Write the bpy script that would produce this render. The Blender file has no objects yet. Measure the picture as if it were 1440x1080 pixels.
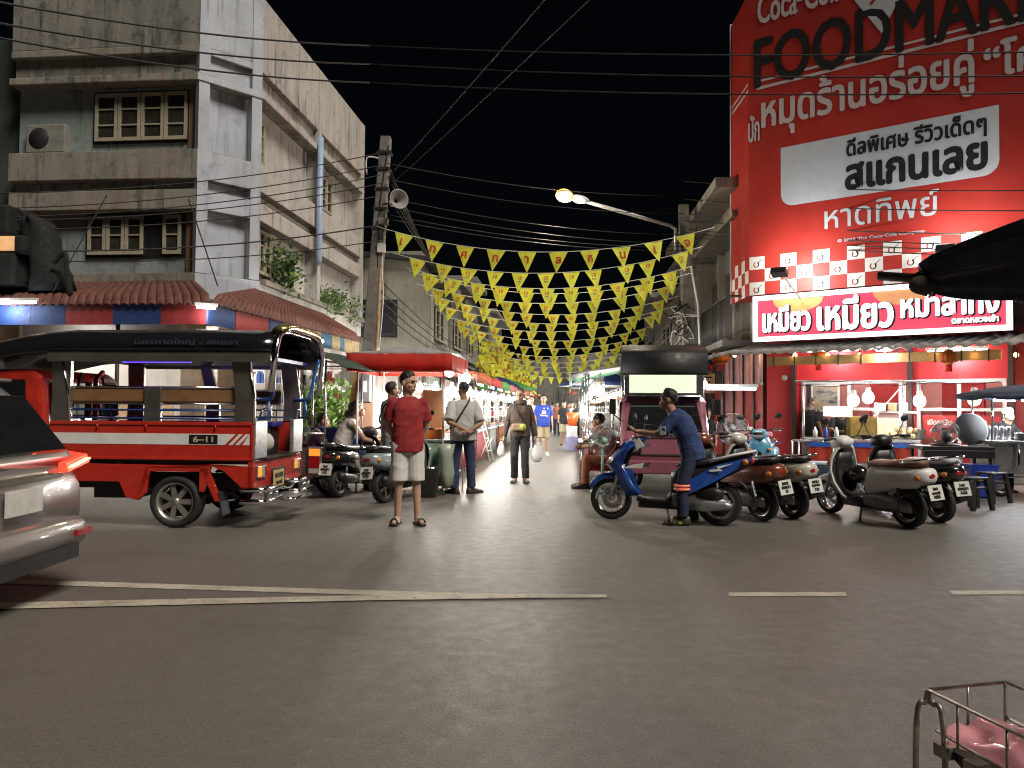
import bpy, math, random
from mathutils import Vector, Matrix, noise
R = math.radians
V = Vector
scene = bpy.context.scene
col = scene.collection
random.seed(7)

# ---------------------------------------------------------------- camera
CAMH = 1.35
cam_d = bpy.data.cameras.new('camera'); cam = bpy.data.objects.new('camera', cam_d); col.objects.link(cam)
cam_d.sensor_width = 36; cam_d.lens = 27; cam_d.clip_start = .05; cam_d.clip_end = 2000
CM = Matrix.Rotation(R(91.75), 3, 'X') @ Matrix.Rotation(R(.45), 3, 'Z')
cam.matrix_world = Matrix.Translation((0, 0, CAMH)) @ CM.to_4x4()
scene.camera = cam
# ---------------------------------------------------------------- night sky, overhead street light, exposure
SUN_EL, SUN_AZ = R(50), R(135)
world = bpy.data.worlds.new('World'); scene.world = world; world.use_nodes = True
wn = world.node_tree
sky = wn.nodes.new('ShaderNodeTexSky'); sky.sky_type = 'NISHITA'; sky.sun_disc = False
sky.sun_elevation = SUN_EL; sky.sun_rotation = SUN_AZ; sky.air_density = 1; sky.dust_density = 4
bg = wn.nodes['Background']; wn.links.new(sky.outputs[0], bg.inputs[0]); bg.inputs[1].default_value = .0006
sun_d = bpy.data.lights.new('sun', 'SUN'); sun = bpy.data.objects.new('sun', sun_d); col.objects.link(sun)
sun_d.energy = 3.4; sun_d.angle = R(20); sun_d.color = (1, .91, .79)
_sd = V((math.sin(SUN_AZ) * math.cos(SUN_EL), math.cos(SUN_AZ) * math.cos(SUN_EL), math.sin(SUN_EL)))
sun.rotation_euler = _sd.to_track_quat('Z', 'Y').to_euler()
scene.view_settings.view_transform = 'Standard'; scene.view_settings.look = 'None'
scene.view_settings.exposure = 0; scene.view_settings.gamma = 1
try:
    cy = scene.cycles
    cy.use_denoising = True; cy.filter_width = 1.1; cy.max_bounces = 6; cy.diffuse_bounces = 3; cy.glossy_bounces = 3
    cy.transmission_bounces = 4; cy.transparent_max_bounces = 8; cy.sample_clamp_indirect = 4; cy.caustics_reflective = False
except Exception:
    pass

# ---------------------------------------------------------------- picture measurements -> places
def ray(px, py):
    return CM @ V(((px - 720) / 1080, (540 - py) / 1080, -1))
def at(px, py, D):
    d = ray(px, py); return V((d.x * D / d.y, D, CAMH + d.z * D / d.y))
def gnd(px, py, z=0):
    d = ray(px, py); t = (z - CAMH) / d.z; return V((d.x * t, d.y * t, z))
def on_plane(px, py, o, n):
    d = ray(px, py); o = V(o); t = (o - V((0, 0, CAMH))).dot(n) / d.dot(n); return V((0, 0, CAMH)) + d * t
SDIR = V((.0741, .99725, 0)); RDIR = V((.99725, -.0741, 0))
def st(X, Y, z=0):                                   # a point in the street's own frame
    return RDIR * X + SDIR * Y + V((0, 0, z))
SRZ = -math.atan2(.0741, .99725)

# ---------------------------------------------------------------- materials
def newmat(name):
    m = bpy.data.materials.new(name); m.use_nodes = True
    nt = m.node_tree; return m, nt, nt.nodes['Principled BSDF']
def noise_node(nt, scale, detail=4, co='Object', stretch=None, rough=.6):
    tc = nt.nodes.new('ShaderNodeTexCoord'); n = nt.nodes.new('ShaderNodeTexNoise')
    n.inputs['Scale'].default_value = scale; n.inputs['Detail'].default_value = detail; n.inputs['Roughness'].default_value = rough
    src = tc.outputs[co]
    if stretch:
        mp = nt.nodes.new('ShaderNodeMapping'); mp.inputs['Scale'].default_value = stretch
        nt.links.new(src, mp.inputs[0]); src = mp.outputs[0]
    nt.links.new(src, n.inputs['Vector']); return n.outputs[0]
def ramp(nt, src, stops):
    r = nt.nodes.new('ShaderNodeValToRGB'); e = r.color_ramp.elements
    while len(e) < len(stops): e.new(.5)
    for i, (p, c) in enumerate(stops):
        e[i].position = p; e[i].color = (c, c, c, 1) if isinstance(c, (int, float)) else (*c, 1)
    nt.links.new(src, r.inputs[0]); return r.outputs[0]
def mix(nt, fac, a, b, mode='MIX'):
    m = nt.nodes.new('ShaderNodeMix'); m.data_type = 'RGBA'; m.blend_type = mode
    for i, s in ((0, fac), (6, a), (7, b)):
        if hasattr(s, 'links') or hasattr(s, 'is_output'): nt.links.new(s, m.inputs[i])
        elif isinstance(s, (int, float)): m.inputs[i].default_value = s
        else: m.inputs[i].default_value = (*s, 1)
    return m.outputs[2]
MC = {}
def mat(name, c, rough=.5, metal=0, var=.18, scale=6, bump=0, bscale=60, emit=0, ec=None, coat=0, trans=0, alpha=1, sub=0):
    if name in MC: return MC[name]
    m, nt, p = newmat(name)
    n = noise_node(nt, scale, 5)
    lo = tuple(max(0, x * (1 - var)) for x in c); hi = tuple(min(1, x * (1 + var)) for x in c)
    nt.links.new(ramp(nt, n, [(.32, lo), (.68, hi)]), p.inputs['Base Color'])
    nt.links.new(ramp(nt, noise_node(nt, scale * 2.3, 3), [(.3, max(.02, rough * .8)), (.7, min(1, rough * 1.2))]), p.inputs['Roughness'])
    p.inputs['Metallic'].default_value = metal
    if bump:
        b = nt.nodes.new('ShaderNodeBump'); b.inputs['Strength'].default_value = bump; b.inputs['Distance'].default_value = .01
        nt.links.new(noise_node(nt, bscale, 4), b.inputs['Height']); nt.links.new(b.outputs[0], p.inputs['Normal'])
    if emit:
        p.inputs['Emission Strength'].default_value = emit; p.inputs['Emission Color'].default_value = (*(ec or c), 1)
    if coat: p.inputs['Coat Weight'].default_value = coat; p.inputs['Coat Roughness'].default_value = .06
    if trans: p.inputs['Transmission Weight'].default_value = trans
    if alpha < 1: p.inputs['Alpha'].default_value = alpha
    MC[name] = m; return m
def cloth_lit(name, c, tl=.45, rough=.8, var=.15):   # thin cloth or plastic that lets light through
    if name in MC: return MC[name]
    m, nt, p = newmat(name)
    n = ramp(nt, noise_node(nt, 5, 4), [(.3, tuple(x * (1 - var) for x in c)), (.7, tuple(min(1, x * (1 + var)) for x in c))])
    nt.links.new(n, p.inputs['Base Color']); p.inputs['Roughness'].default_value = rough
    t = nt.nodes.new('ShaderNodeBsdfTranslucent'); nt.links.new(n, t.inputs[0])
    mx = nt.nodes.new('ShaderNodeMixShader'); mx.inputs[0].default_value = tl
    nt.links.new(p.outputs[0], mx.inputs[1]); nt.links.new(t.outputs[0], mx.inputs[2])
    nt.links.new(mx.outputs[0], nt.nodes['Material Output'].inputs[0]); MC[name] = m; return m
def plaster(name, c, dirt=.75, dc=(.035, .035, .03), tint=None, thr=.5):   # old plaster with streaks of black mould
    if name in MC: return MC[name]
    m, nt, p = newmat(name)
    base = ramp(nt, noise_node(nt, 1.1, 6), [(.3, tuple(x * .72 for x in c)), (.7, c)])
    if tint: base = mix(nt, ramp(nt, noise_node(nt, .8, 3), [(.45, 0), (.62, 1)]), base, tint)
    st_ = ramp(nt, noise_node(nt, 1.6, 7, stretch=(2.0, 2.0, .3), rough=.75), [(thr - .08, 0), (thr + .18, dirt)])
    blo = ramp(nt, noise_node(nt, 3.5, 7, rough=.75), [(.54, 0), (.66, dirt * .8)])
    st_ = mix(nt, 1, st_, ramp(nt, noise_node(nt, .55, 4), [(.42, .12), (.62, 1)]), 'MULTIPLY'); c1 = mix(nt, st_, base, dc); drip = mix(nt, 1, ramp(nt, noise_node(nt, 4.5, 5, stretch=(1.6, 1.6, .07), rough=.6), [(.53, 0), (.63, dirt)]), ramp(nt, noise_node(nt, .9, 5), [(.44, 0), (.6, 1)]), 'MULTIPLY')
    c1 = mix(nt, drip, c1, tuple(x * .9 for x in dc)); c2 = mix(nt, blo, c1, tuple(x * 1.6 for x in dc))
    nt.links.new(c2, p.inputs['Base Color']); p.inputs['Roughness'].default_value = .9
    b = nt.nodes.new('ShaderNodeBump'); b.inputs['Strength'].default_value = .35; b.inputs['Distance'].default_value = .02
    nt.links.new(noise_node(nt, 14, 6), b.inputs['Height']); nt.links.new(b.outputs[0], p.inputs['Normal'])
    MC[name] = m; return m

# ---------------------------------------------------------------- mesh building
def frame(o, x, y):                                  # matrix with columns x, y, x cross y and origin o
    x = V(x).normalized(); y = V(y); z = x.cross(y).normalized(); y = z.cross(x)
    return Matrix(((x.x, y.x, z.x, o[0]), (x.y, y.y, z.y, o[1]), (x.z, y.z, z.z, o[2]), (0, 0, 0, 1)))
_txt = {}
def text_mesh(s):
    if s not in _txt:
        c = bpy.data.curves.new('lettering', 'FONT'); c.body = s; c.size = 1; c.resolution_u = 3
        o = bpy.data.objects.new('lettering', c); col.objects.link(o)
        dg = bpy.context.evaluated_depsgraph_get(); me = bpy.data.meshes.new_from_object(o.evaluated_get(dg))
        vs = [v.co.copy() for v in me.vertices]; fs = [list(p.vertices) for p in me.polygons]
        bpy.data.objects.remove(o); bpy.data.curves.remove(c); bpy.data.meshes.remove(me)
        x0 = min(v.x for v in vs); x1 = max(v.x for v in vs); y0 = min(v.y for v in vs); y1 = max(v.y for v in vs)
        _txt[s] = ([V((v.x - x0, v.y - y0, 0)) for v in vs], fs, x1 - x0, y1 - y0)
    return _txt[s]
class MB:
    def __init__(s, T=None): s.v = []; s.f = []; s.mi = []; s.sm = []; s.ms = []; s.T = T or Matrix()
    def add(s, vs, fs, m, sm=False):
        b = len(s.v); T = s.T; s.v += [T @ V(p) for p in vs]
        if m not in s.ms: s.ms.append(m)
        i = s.ms.index(m)
        for f in fs: s.f.append([b + k for k in f]); s.mi.append(i); s.sm.append(sm)
        return s
    def box(s, c, d, m, rot=None, top=None):
        x, y, z = (k / 2 for k in d); t = top or (1, 1)
        vs = [V((-x, -y, -z)), V((x, -y, -z)), V((x, y, -z)), V((-x, y, -z)), V((-x * t[0], -y * t[1], z)), V((x * t[0], -y * t[1], z)), V((x * t[0], y * t[1], z)), V((-x * t[0], y * t[1], z))]
        if rot is not None: vs = [rot @ v for v in vs]
        c = V(c); return s.add([v + c for v in vs], [(3, 2, 1, 0), (4, 5, 6, 7), (0, 1, 5, 4), (1, 2, 6, 5), (2, 3, 7, 6), (3, 0, 4, 7)], m)
    def bx(s, x0, x1, y0, y1, z0, z1, m): return s.box(((x0 + x1) / 2, (y0 + y1) / 2, (z0 + z1) / 2), (x1 - x0, y1 - y0, z1 - z0), m)
    def beam(s, a, b, w, h, m, up=(0, 0, 1)):
        a = V(a); b = V(b); d = b - a; L = d.length; u = V(up)
        if abs(d.normalized().dot(u)) > .95: u = V((1, 0, 0))
        F = frame((a + b) / 2, d, u.cross(d)).to_3x3(); return s.box((a + b) / 2, (L, w, h), m, F)
    def rings(s, rs, m, cap=True, sm=True, close=True):
        n = len(rs[0]); vs = [p for r in rs for p in r]; fs = []
        for i in range(len(rs) - 1):
            for k in range(n if close else n - 1):
                k2 = (k + 1) % n; fs.append((i * n + k, i * n + k2, (i + 1) * n + k2, (i + 1) * n + k))
        if cap and close: fs += [tuple(range(n - 1, -1, -1)), tuple((len(rs) - 1) * n + k for k in range(n))]
        return s.add(vs, fs, m, sm)
    def tube(s, pts, r, m, n=8, cap=True, smooth=0):
        pts = [V(p) for p in pts]
        rr = list(r) if isinstance(r, (list, tuple)) else [r] * len(pts)
        if smooth and len(pts) > 2:
            q = []; q2 = []
            for i in range(len(pts) - 1):
                p0 = pts[max(i - 1, 0)]; p1 = pts[i]; p2 = pts[i + 1]; p3 = pts[min(i + 2, len(pts) - 1)]
                for k in range(smooth):
                    t = k / smooth; q.append(.5 * ((2 * p1) + (p2 - p0) * t + (2 * p0 - 5 * p1 + 4 * p2 - p3) * t * t + (3 * p1 - p0 - 3 * p2 + p3) * t ** 3)); q2.append(rr[i] * (1 - t) + rr[i + 1] * t)
            pts = q + [pts[-1]]; rr = q2 + [rr[-1]]
        rs = []; u = None
        for i, p in enumerate(pts):
            d = (pts[min(i + 1, len(pts) - 1)] - pts[max(i - 1, 0)])
            if d.length < 1e-6: d = V((0, 0, 1))
            d.normalize()
            if u is None:
                u = d.orthogonal().normalized()
            u = u - d * u.dot(d)
            u = u.normalized() if u.length > 1e-5 else d.orthogonal().normalized()
            w = d.cross(u)
            rs.append([p + (u * math.cos(2 * math.pi * k / n) + w * math.sin(2 * math.pi * k / n)) * rr[i] for k in range(n)])
        return s.rings(rs, m, cap)
    def lathe(s, prof, m, T=None, n=24, a0=0, a1=360, sm=True):   # prof (r, z)
        T = T or Matrix(); full = abs(a1 - a0) >= 360; k = n if full else n + 1
        rs = []
        for r, z in prof: rs.append([T @ V((r * math.cos(R(a0 + (a1 - a0) * i / n)), r * math.sin(R(a0 + (a1 - a0) * i / n)), z)) for i in range(k)])
        return s.rings(rs, m, False, sm, full)
    def prism(s, poly, T, h, m):                      # poly in the xy plane of T, extruded h along its z
        n = len(poly); vs = [T @ V((x, y, 0)) for x, y in poly] + [T @ V((x, y, h)) for x, y in poly]
        fs = [tuple(range(n - 1, -1, -1)), tuple(range(n, 2 * n))] + [(i, (i + 1) % n, n + (i + 1) % n, n + i) for i in range(n)]
        return s.add(vs, fs, m)
    def loftx(s, stn, m, n=18, yc=0):                 # (x, zbottom, ztop, halfwidth, power)
        rs = []
        for q in stn:
            x, zb, zt, hw = q[:4]; e = q[4] if len(q) > 4 else 2.6
            ring = []
            for k in range(n):
                a = 2 * math.pi * k / n; ca, sa = math.cos(a), math.sin(a)
                ring.append(V((x, yc + hw * math.copysign(abs(ca) ** (2 / e), ca), (zb + zt) / 2 + (zt - zb) / 2 * math.copysign(abs(sa) ** (2 / e), sa))))
            rs.append(ring)
        return s.rings(rs, m)
    def ell(s, c, r, m, rot=None, n=14, k=9):
        r = V(r) if not isinstance(r, (int, float)) else V((r, r, r)); rot = rot if rot is not None else Matrix.Identity(3)
        rs = []
        for i in range(k + 1):
            a = math.pi * (i / k) ; a = min(max(a, .03), math.pi - .03)
            rs.append([V(c) + rot @ V((r.x * math.sin(a) * math.cos(2 * math.pi * j / n), r.y * math.sin(a) * math.sin(2 * math.pi * j / n), -r.z * math.cos(a))) for j in range(n)])
        return s.rings(rs, m)
    def quad(s, a, b, c, d, m): return s.add([a, b, c, d], [(0, 1, 2, 3)], m)
    def grid(s, fn, nu, nv, m, sm=True):
        vs = [fn(i / nu, j / nv) for i in range(nu + 1) for j in range(nv + 1)]
        return s.add(vs, [(i * (nv + 1) + j, (i + 1) * (nv + 1) + j, (i + 1) * (nv + 1) + j + 1, i * (nv + 1) + j + 1) for i in range(nu) for j in range(nv)], m, sm)
    def text(s, t, T, h, m, w=None, bold=0, depth=0, cx=.5):   # height h (and width w) fitted, origin at bottom centre
        vs, fs, W, H = text_mesh(t); sy = h / H; sx = w / W if w else sy; ox = -W * sx * cx
        offs = [(0, 0)]
        if bold: offs += [(bold, 0), (-bold, 0), (0, bold), (0, -bold), (bold * .7, bold * .7), (-bold * .7, bold * .7), (bold * .7, -bold * .7), (-bold * .7, -bold * .7)]
        for i, (a, b) in enumerate(offs):
            q = [T @ V((v.x * sx + ox + a, v.y * sy + b, depth + .0006 * i)) for v in vs]
            s.add(q, fs, m)
        return s
    def build(s, name, parent=None, bevel=0, solid=0, label=None, seg=2):
        me = bpy.data.meshes.new(name); me.from_pydata([tuple(p) for p in s.v], [], s.f)
        for m in s.ms: me.materials.append(m)
        me.polygons.foreach_set('material_index', s.mi); me.polygons.foreach_set('use_smooth', s.sm); me.update()
        o = bpy.data.objects.new(name, me); col.objects.link(o)
        if parent: o.parent = parent
        if solid:
            q = o.modifiers.new('solid', 'SOLIDIFY'); q.thickness = solid; q.offset = 0
        if bevel:
            q = o.modifiers.new('bevel', 'BEVEL'); q.width = bevel; q.segments = seg; q.limit_method = 'ANGLE'; q.angle_limit = R(40)
        if label: o['label'] = label
        return o
def tag(o, label, cat, group=None, kind=None):
    if label: o['label'] = label
    if cat: o['category'] = cat
    if group: o['group'] = group
    if kind: o['kind'] = kind
    return o
def thing(name, label, cat, loc=(0, 0, 0), rz=0, group=None):
    o = bpy.data.objects.new(name, None); col.objects.link(o); o.empty_display_size = .1
    o.location = loc; o.rotation_euler = (0, 0, rz); return tag(o, label, cat, group)
def copy_tree(o, parent=None):
    c = o.copy(); col.objects.link(c)
    if parent: c.parent = parent
    for ch in list(o.children): copy_tree(ch, c)
    return c
def struct(o): o['kind'] = 'structure'; return o
def lamp(loc, W, c=(1, .93, .82), r=.06):
    l = bpy.data.lights.new('bulb_light', 'POINT'); l.energy = W; l.color = c; l.shadow_soft_size = r
    o = bpy.data.objects.new('bulb_light', l); col.objects.link(o); o.location = loc; return o
def spot(loc, to, W, c, ang=90, r=.1, blend=.6):
    l = bpy.data.lights.new('flood_beam', 'SPOT'); l.energy = W; l.color = c; l.spot_size = R(ang); l.spot_blend = blend; l.shadow_soft_size = r
    o = bpy.data.objects.new('flood_beam', l); col.objects.link(o); o.location = loc
    o.rotation_euler = (V(loc) - V(to)).to_track_quat('Z', 'Y').to_euler(); return o

# ---------------------------------------------------------------- common materials
BLK = mat('black_plastic', (.015, .015, .017), .42, var=.3)
RUB = mat('rubber', (.017, .017, .018), .75, var=.3, bump=.2)
CHR = mat('chrome', (.75, .76, .78), .12, 1, var=.08)
STL = mat('steel', (.5, .51, .52), .32, 1, var=.15)
ALU = mat('dull_aluminium', (.42, .43, .44), .42, .85, var=.25, scale=14)
DST = mat('dark_steel', (.06, .06, .065), .45, .6)
WHT = mat('white_paint', (.72, .72, .70), .45, var=.08)
WPL = mat('white_plastic', (.78, .78, .76), .35, var=.06)
RDP = mat('red_paint', (.55, .035, .02), .3, var=.12, coat=.6)
GLS = mat('dark_glass', (.012, .013, .015), .05, coat=.5, var=.2)
BLU = mat('blue_paint', (.02, .09, .42), .32, var=.15, coat=.5)
WOOD = mat('plain_wood', (.33, .2, .1), .6, var=.35, scale=9)
CARD = mat('cardboard', (.42, .27, .14), .85, var=.15)
BULB = mat('glowing_bulb', (1, 1, 1), .4, emit=14, ec=(1, .96, .88))
TUBE = mat('glowing_tube', (1, 1, 1), .4, emit=10, ec=(.92, .97, 1))
WARM = mat('warm_bulb', (1, .8, .5), .4, emit=9, ec=(1, .62, .28))
CABLE = mat('cable_black', (.012, .012, .012), .6)
BAGW = cloth_lit('white_bag_plastic', (.85, .85, .84), .4, .35)
# ================================================================ ground
def asphalt():
    m, nt, p = newmat('asphalt')
    big = ramp(nt, noise_node(nt, .35, 5), [(.3, (.132, .122, .108)), (.55, (.142, .132, .118)), (.75, (.152, .142, .128))])
    patch = ramp(nt, noise_node(nt, .9, 6, stretch=(.5, 1.6, 1)), [(.56, 0), (.62, .16)])
    c = mix(nt, patch, big, (.06, .056, .05))
    sp = ramp(nt, noise_node(nt, 70, 8, rough=.95), [(.36, .25), (.46, .8), (.55, 1.1), (.66, 2.6)])
    c = mix(nt, 1, c, sp, 'MULTIPLY')
    oil = ramp(nt, noise_node(nt, 2.6, 4), [(.71, 0), (.8, .4)])
    c = mix(nt, oil, c, (.03, .028, .026))
    vo = nt.nodes.new('ShaderNodeTexVoronoi'); vo.feature = 'DISTANCE_TO_EDGE'; vo.inputs['Scale'].default_value = .55
    tc = nt.nodes.new('ShaderNodeTexCoord'); nm = nt.nodes.new('ShaderNodeMix'); nm.data_type = 'VECTOR'; nm.inputs[0].default_value = .22
    nz = nt.nodes.new('ShaderNodeTexNoise'); nz.inputs['Scale'].default_value = 1.3; nz.inputs['Detail'].default_value = 6
    nt.links.new(tc.outputs['Object'], nz.inputs['Vector']); nt.links.new(tc.outputs['Object'], nm.inputs[4]); nt.links.new(nz.outputs[1], nm.inputs[5])
    nt.links.new(nm.outputs[1], vo.inputs['Vector'])
    cr = mix(nt, 1, ramp(nt, vo.outputs[0], [(.006, .8), (.014, 0)]), ramp(nt, noise_node(nt, .5, 3), [(.5, 0), (.62, 1)]), 'MULTIPLY')
    nt.links.new(c, p.inputs['Base Color'])
    nt.links.new(ramp(nt, noise_node(nt, 9, 6), [(.3, .40), (.7, .58)]), p.inputs['Roughness'])
    b = nt.nodes.new('ShaderNodeBump'); b.inputs['Strength'].default_value = .8; b.inputs['Distance'].default_value = .008
    nt.links.new(noise_node(nt, 80, 6, rough=.85), b.inputs['Height']); nt.links.new(b.outputs[0], p.inputs['Normal'])
    return m
ASPH = asphalt()
g = MB(); g.add([(-300, -60, 0), (300, -60, 0), (300, 700, 0), (-300, 700, 0)], [(0, 1, 2, 3)], ASPH)
struct(g.build('road'))
def paint_mat():
    m, nt, p = newmat('road_paint')
    w = ramp(nt, noise_node(nt, 26, 7, rough=.75), [(.34, 0), (.46, 1)])
    w2 = mix(nt, 1, w, ramp(nt, noise_node(nt, 2.2, 4), [(.25, .45), (.55, 1)]), 'MULTIPLY')
    c = mix(nt, w2, (.12, .11, .095), ramp(nt, noise_node(nt, 5, 4), [(.3, (.36, .33, .26)), (.7, (.5, .47, .39))]))
    nt.links.new(c, p.inputs['Base Color']); p.inputs['Roughness'].default_value = .7
    return m
RPM = paint_mat()
def marking(pts, z=.004):
    m = MB(); q = [gnd(x, y, z) for x, y in pts]; m.add(q, [tuple(range(len(q)))], RPM); struct(m.build('road_marking'))
marking([(-250, 806), (520, 830), (762, 836), (762, 840), (520, 836.5), (-250, 813)])
marking([(-250, 852), (520, 837), (762, 834.5), (853, 836), (853, 840), (762, 840.5), (520, 844), (-250, 862)], .008)
marking([(1024, 833), (1188, 832.5), (1192, 838), (1026, 838.5)])
marking([(1335, 830.5), (1560, 830), (1566, 835.5), (1340, 836)])
CONC = mat('old_concrete', (.2, .19, .175), .85, var=.3, scale=3, bump=.4, bscale=30)

# ================================================================ left corner building
LP1 = at(270, 560, 15); LP1.z = 0
LRZ = -R(5.55)
LX = V((math.cos(LRZ), math.sin(LRZ), 0)); LY = V((-math.sin(LRZ), math.cos(LRZ), 0))
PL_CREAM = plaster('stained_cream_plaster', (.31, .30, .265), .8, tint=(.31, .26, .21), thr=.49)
PL_BLUE = plaster('pale_blue_lit_plaster', (.50, .55, .62), .45, dc=(.09, .1, .11), thr=.56)
PL_SIDE = plaster('streaked_lit_side_plaster', (.53, .52, .51), .7, dc=(.07, .07, .065), tint=(.49, .45, .42), thr=.5)  # corner and side plaster lightened to carry the light they catch
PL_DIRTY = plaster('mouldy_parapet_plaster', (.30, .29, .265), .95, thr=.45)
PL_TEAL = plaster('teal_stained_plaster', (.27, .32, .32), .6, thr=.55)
FRM = mat('window_frame_paint', (.36, .33, .25), .6, var=.15)
PANE = mat('frosted_pane', (.035, .034, .025), .25, var=.3)
lb = thing('corner_building', 'three storey stained plaster corner shophouse with blue chamfered corner, left of the street', 'building', LP1, LRZ)
CX, CY, SL = .86, 1.05, 7.3                         # chamfer and side length
def outl(o, c=0):                                  # plan outline, inset by o on front and side, by c on the chamfer
    k = c * 1.414
    return [(-4.0, o), (-k * .5, o), (0 - k * .5, o), (CX - o, CY + k * .5), (CX - o, CY + SL), (-4.0, CY + SL)]
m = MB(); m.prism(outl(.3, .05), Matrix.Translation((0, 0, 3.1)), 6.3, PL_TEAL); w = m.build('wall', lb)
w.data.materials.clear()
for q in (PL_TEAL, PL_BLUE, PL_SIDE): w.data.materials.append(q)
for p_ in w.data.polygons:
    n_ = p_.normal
    p_.material_index = 1 if (n_.x > .3 and n_.y < -.3) else 2 if n_.x > .9 else 0  # corner and side walls coloured lighter, the way light falls on them
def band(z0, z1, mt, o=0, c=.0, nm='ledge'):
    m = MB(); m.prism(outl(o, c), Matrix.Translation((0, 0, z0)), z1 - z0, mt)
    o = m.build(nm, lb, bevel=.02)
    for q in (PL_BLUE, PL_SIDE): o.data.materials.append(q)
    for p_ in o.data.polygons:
        n_ = p_.normal; p_.material_index = 1 if (n_.x > .3 and n_.y < -.3) else 2 if n_.x > .9 else 0  # front kept darker than corner and side: lighting put into the colour
    return o
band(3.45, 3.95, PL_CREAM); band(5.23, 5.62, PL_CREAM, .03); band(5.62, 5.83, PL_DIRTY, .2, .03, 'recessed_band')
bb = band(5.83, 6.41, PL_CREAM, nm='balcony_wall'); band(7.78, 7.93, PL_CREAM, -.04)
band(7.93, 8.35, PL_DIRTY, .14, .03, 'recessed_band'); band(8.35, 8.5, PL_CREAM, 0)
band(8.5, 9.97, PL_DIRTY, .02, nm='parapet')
m = MB()                                            # pilasters on the blue corner and beside the windows
a = V((0, .0, 0)); b = V((CX, CY, 0)); cd = (b - a).normalized(); cn = V((cd.y, -cd.x, 0))
for t in (.0, 1.0):
    c0 = a.lerp(b, .09 if t == 0 else .91)
    m.beam(c0 + V((0, 0, 3.96)) + cn * -.08, c0 + V((0, 0, 9.9)) + cn * -.075, .22, .16, PL_BLUE, up=cn); m.build('pilaster', lb); m = MB()
for y in (CY + 3.45, CY + 7.2): m.bx(CX - .4, CX + .03, y - .1, y + .1, 3.9, 9.9, PL_SIDE); m.build('pilaster', lb); m = MB()
OSP = plaster('orange_stained_plaster', (.27, .16, .1), .5); m.build('pilaster', lb); m = MB(); m.bx(-.32, -.02, .25, .4, 3.95, 5.2, OSP); m.build('pier', lb); m = MB(); m.bx(-.32, -.02, .25, .4, 6.42, 7.77, OSP); m.build('pier', lb); m = MB()
def window(par, o, xd, w_, z0, z1, cols, rows, openp=(), frame_m=FRM, pane_m=PANE, nm='window'):
    xd = V(xd).normalized(); n = V((xd.y, -xd.x, 0)); o = V(o)
    f = MB(); T = frame(o + V((0, 0, z0)), xd, (0, 0, 1)); h = z1 - z0
    f.prism([(-.05, -.05), (w_ + .05, -.05), (w_ + .05, h + .05), (-.05, h + .05)], T @ Matrix.Translation((0, 0, -.02)), .05, BLK)
    fo = f.build('window', par)
    g = MB(); s_ = MB(); cw = w_ / cols
    for i in range(cols):
        if i in openp: continue
        x0 = i * cw; s_.prism([(x0, 0), (x0 + cw, 0), (x0 + cw, h), (x0, h)], T @ Matrix.Translation((0, 0, .035)), .01, pane_m)
        for (a0, a1, b0, b1) in ((x0 + .01, x0 + .07, 0, h), (x0 + cw - .07, x0 + cw - .01, 0, h), (x0 + .07, x0 + cw - .07, 0, .07), (x0 + .07, x0 + cw - .07, h - .07, h)):
            g.prism([(a0, b0), (a1, b0), (a1, b1), (a0, b1)], T @ Matrix.Translation((0, 0, .046)), .035, frame_m)
        for r_ in range(1, rows):
            zz = h * r_ / rows; g.prism([(x0 + .07, zz - .014), (x0 + cw - .07, zz - .014), (x0 + cw - .07, zz + .014), (x0 + .07, zz + .014)], T @ Matrix.Translation((0, 0, .046)), .025, frame_m)
    g.build('frame', fo); s_.build('pane', fo)
    return fo
window(lb, (-2.32, .3, 0), (1, 0, 0), 1.98, 6.69, 7.66, 4, 3)
window(lb, (-2.42, .3, 0), (1, 0, 0), 2.0, 4.37, 5.16, 5, 2, openp=(3,))
for y0, w_, z0, z1, c_, r_ in ((1.22, .5, 6.55, 7.5, 2, 3), (1.2, .95, 4.2, 5.15, 3, 3), (4.7, .5, 4.15, 5.1, 2, 3), (5.3, .9, 6.6, 7.5, 2, 3)):
    window(lb, (CX - .3, y0, 0), (0, 1, 0), w_, z0, z1, c_, r_)
m = MB(); px_ = CX + .12; m.tube([(px_, CY + 3.2, 8.1), (px_, CY + 3.2, 5.0), (px_ - .05, CY + 3.22, 4.9)], .075, mat('pale_blue_pipe', (.28, .38, .55), .5), 10)
m.build('drain_pipe', lb)
m = MB()
for y0, z0, z1 in ((CY + 1.9, 3.9, 4.1), (CY + 5, 3.9, 4.1)): m.bx(CX - .1, CX + .12, CY + .02, CY + SL, 3.88, 3.99, PL_CREAM); break
m.build('planter_ledge', lb)
# shop front under the awning
SHOPW = mat('shop_white_wall', (.75, .73, .70), .6, var=.06)
FASC = mat('grey_fascia', (.2, .165, .13), .6, var=.12)
BEI = mat('beige_panel', (.46, .36, .25), .75, var=.12)
m = MB()
m.bx(-7.5, -4.05, .6, 1.0, 0, 3.4, BEI); m.bx(-4.0, CX - .5, 5.6, 5.7, 0, 3.1, SHOPW); m.bx(-4.05, -3.75, .5, 5.7, 0, 3.1, SHOPW)
m.bx(CX - .9, CX - .45, 1.1, 1.5, 0, 3.1, BEI); m.bx(CX - .85, CX - .45, 4.5, 4.9, 0, 3.1, SHOPW); m.bx(CX - .85, CX - .45, 7.9, 8.3, 0, 3.1, SHOPW)
m.bx(-3.75, CX - .5, .5, 5.6, 2.95, 3.1, SHOPW); m.bx(-.3, 0, .1, .5, 0, 3.1, BEI)
m.bx(CX - .9, CX - .8, 5.7, 8.3, 0, 3.1, SHOPW)
m.build('shop_wall', lb)
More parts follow.
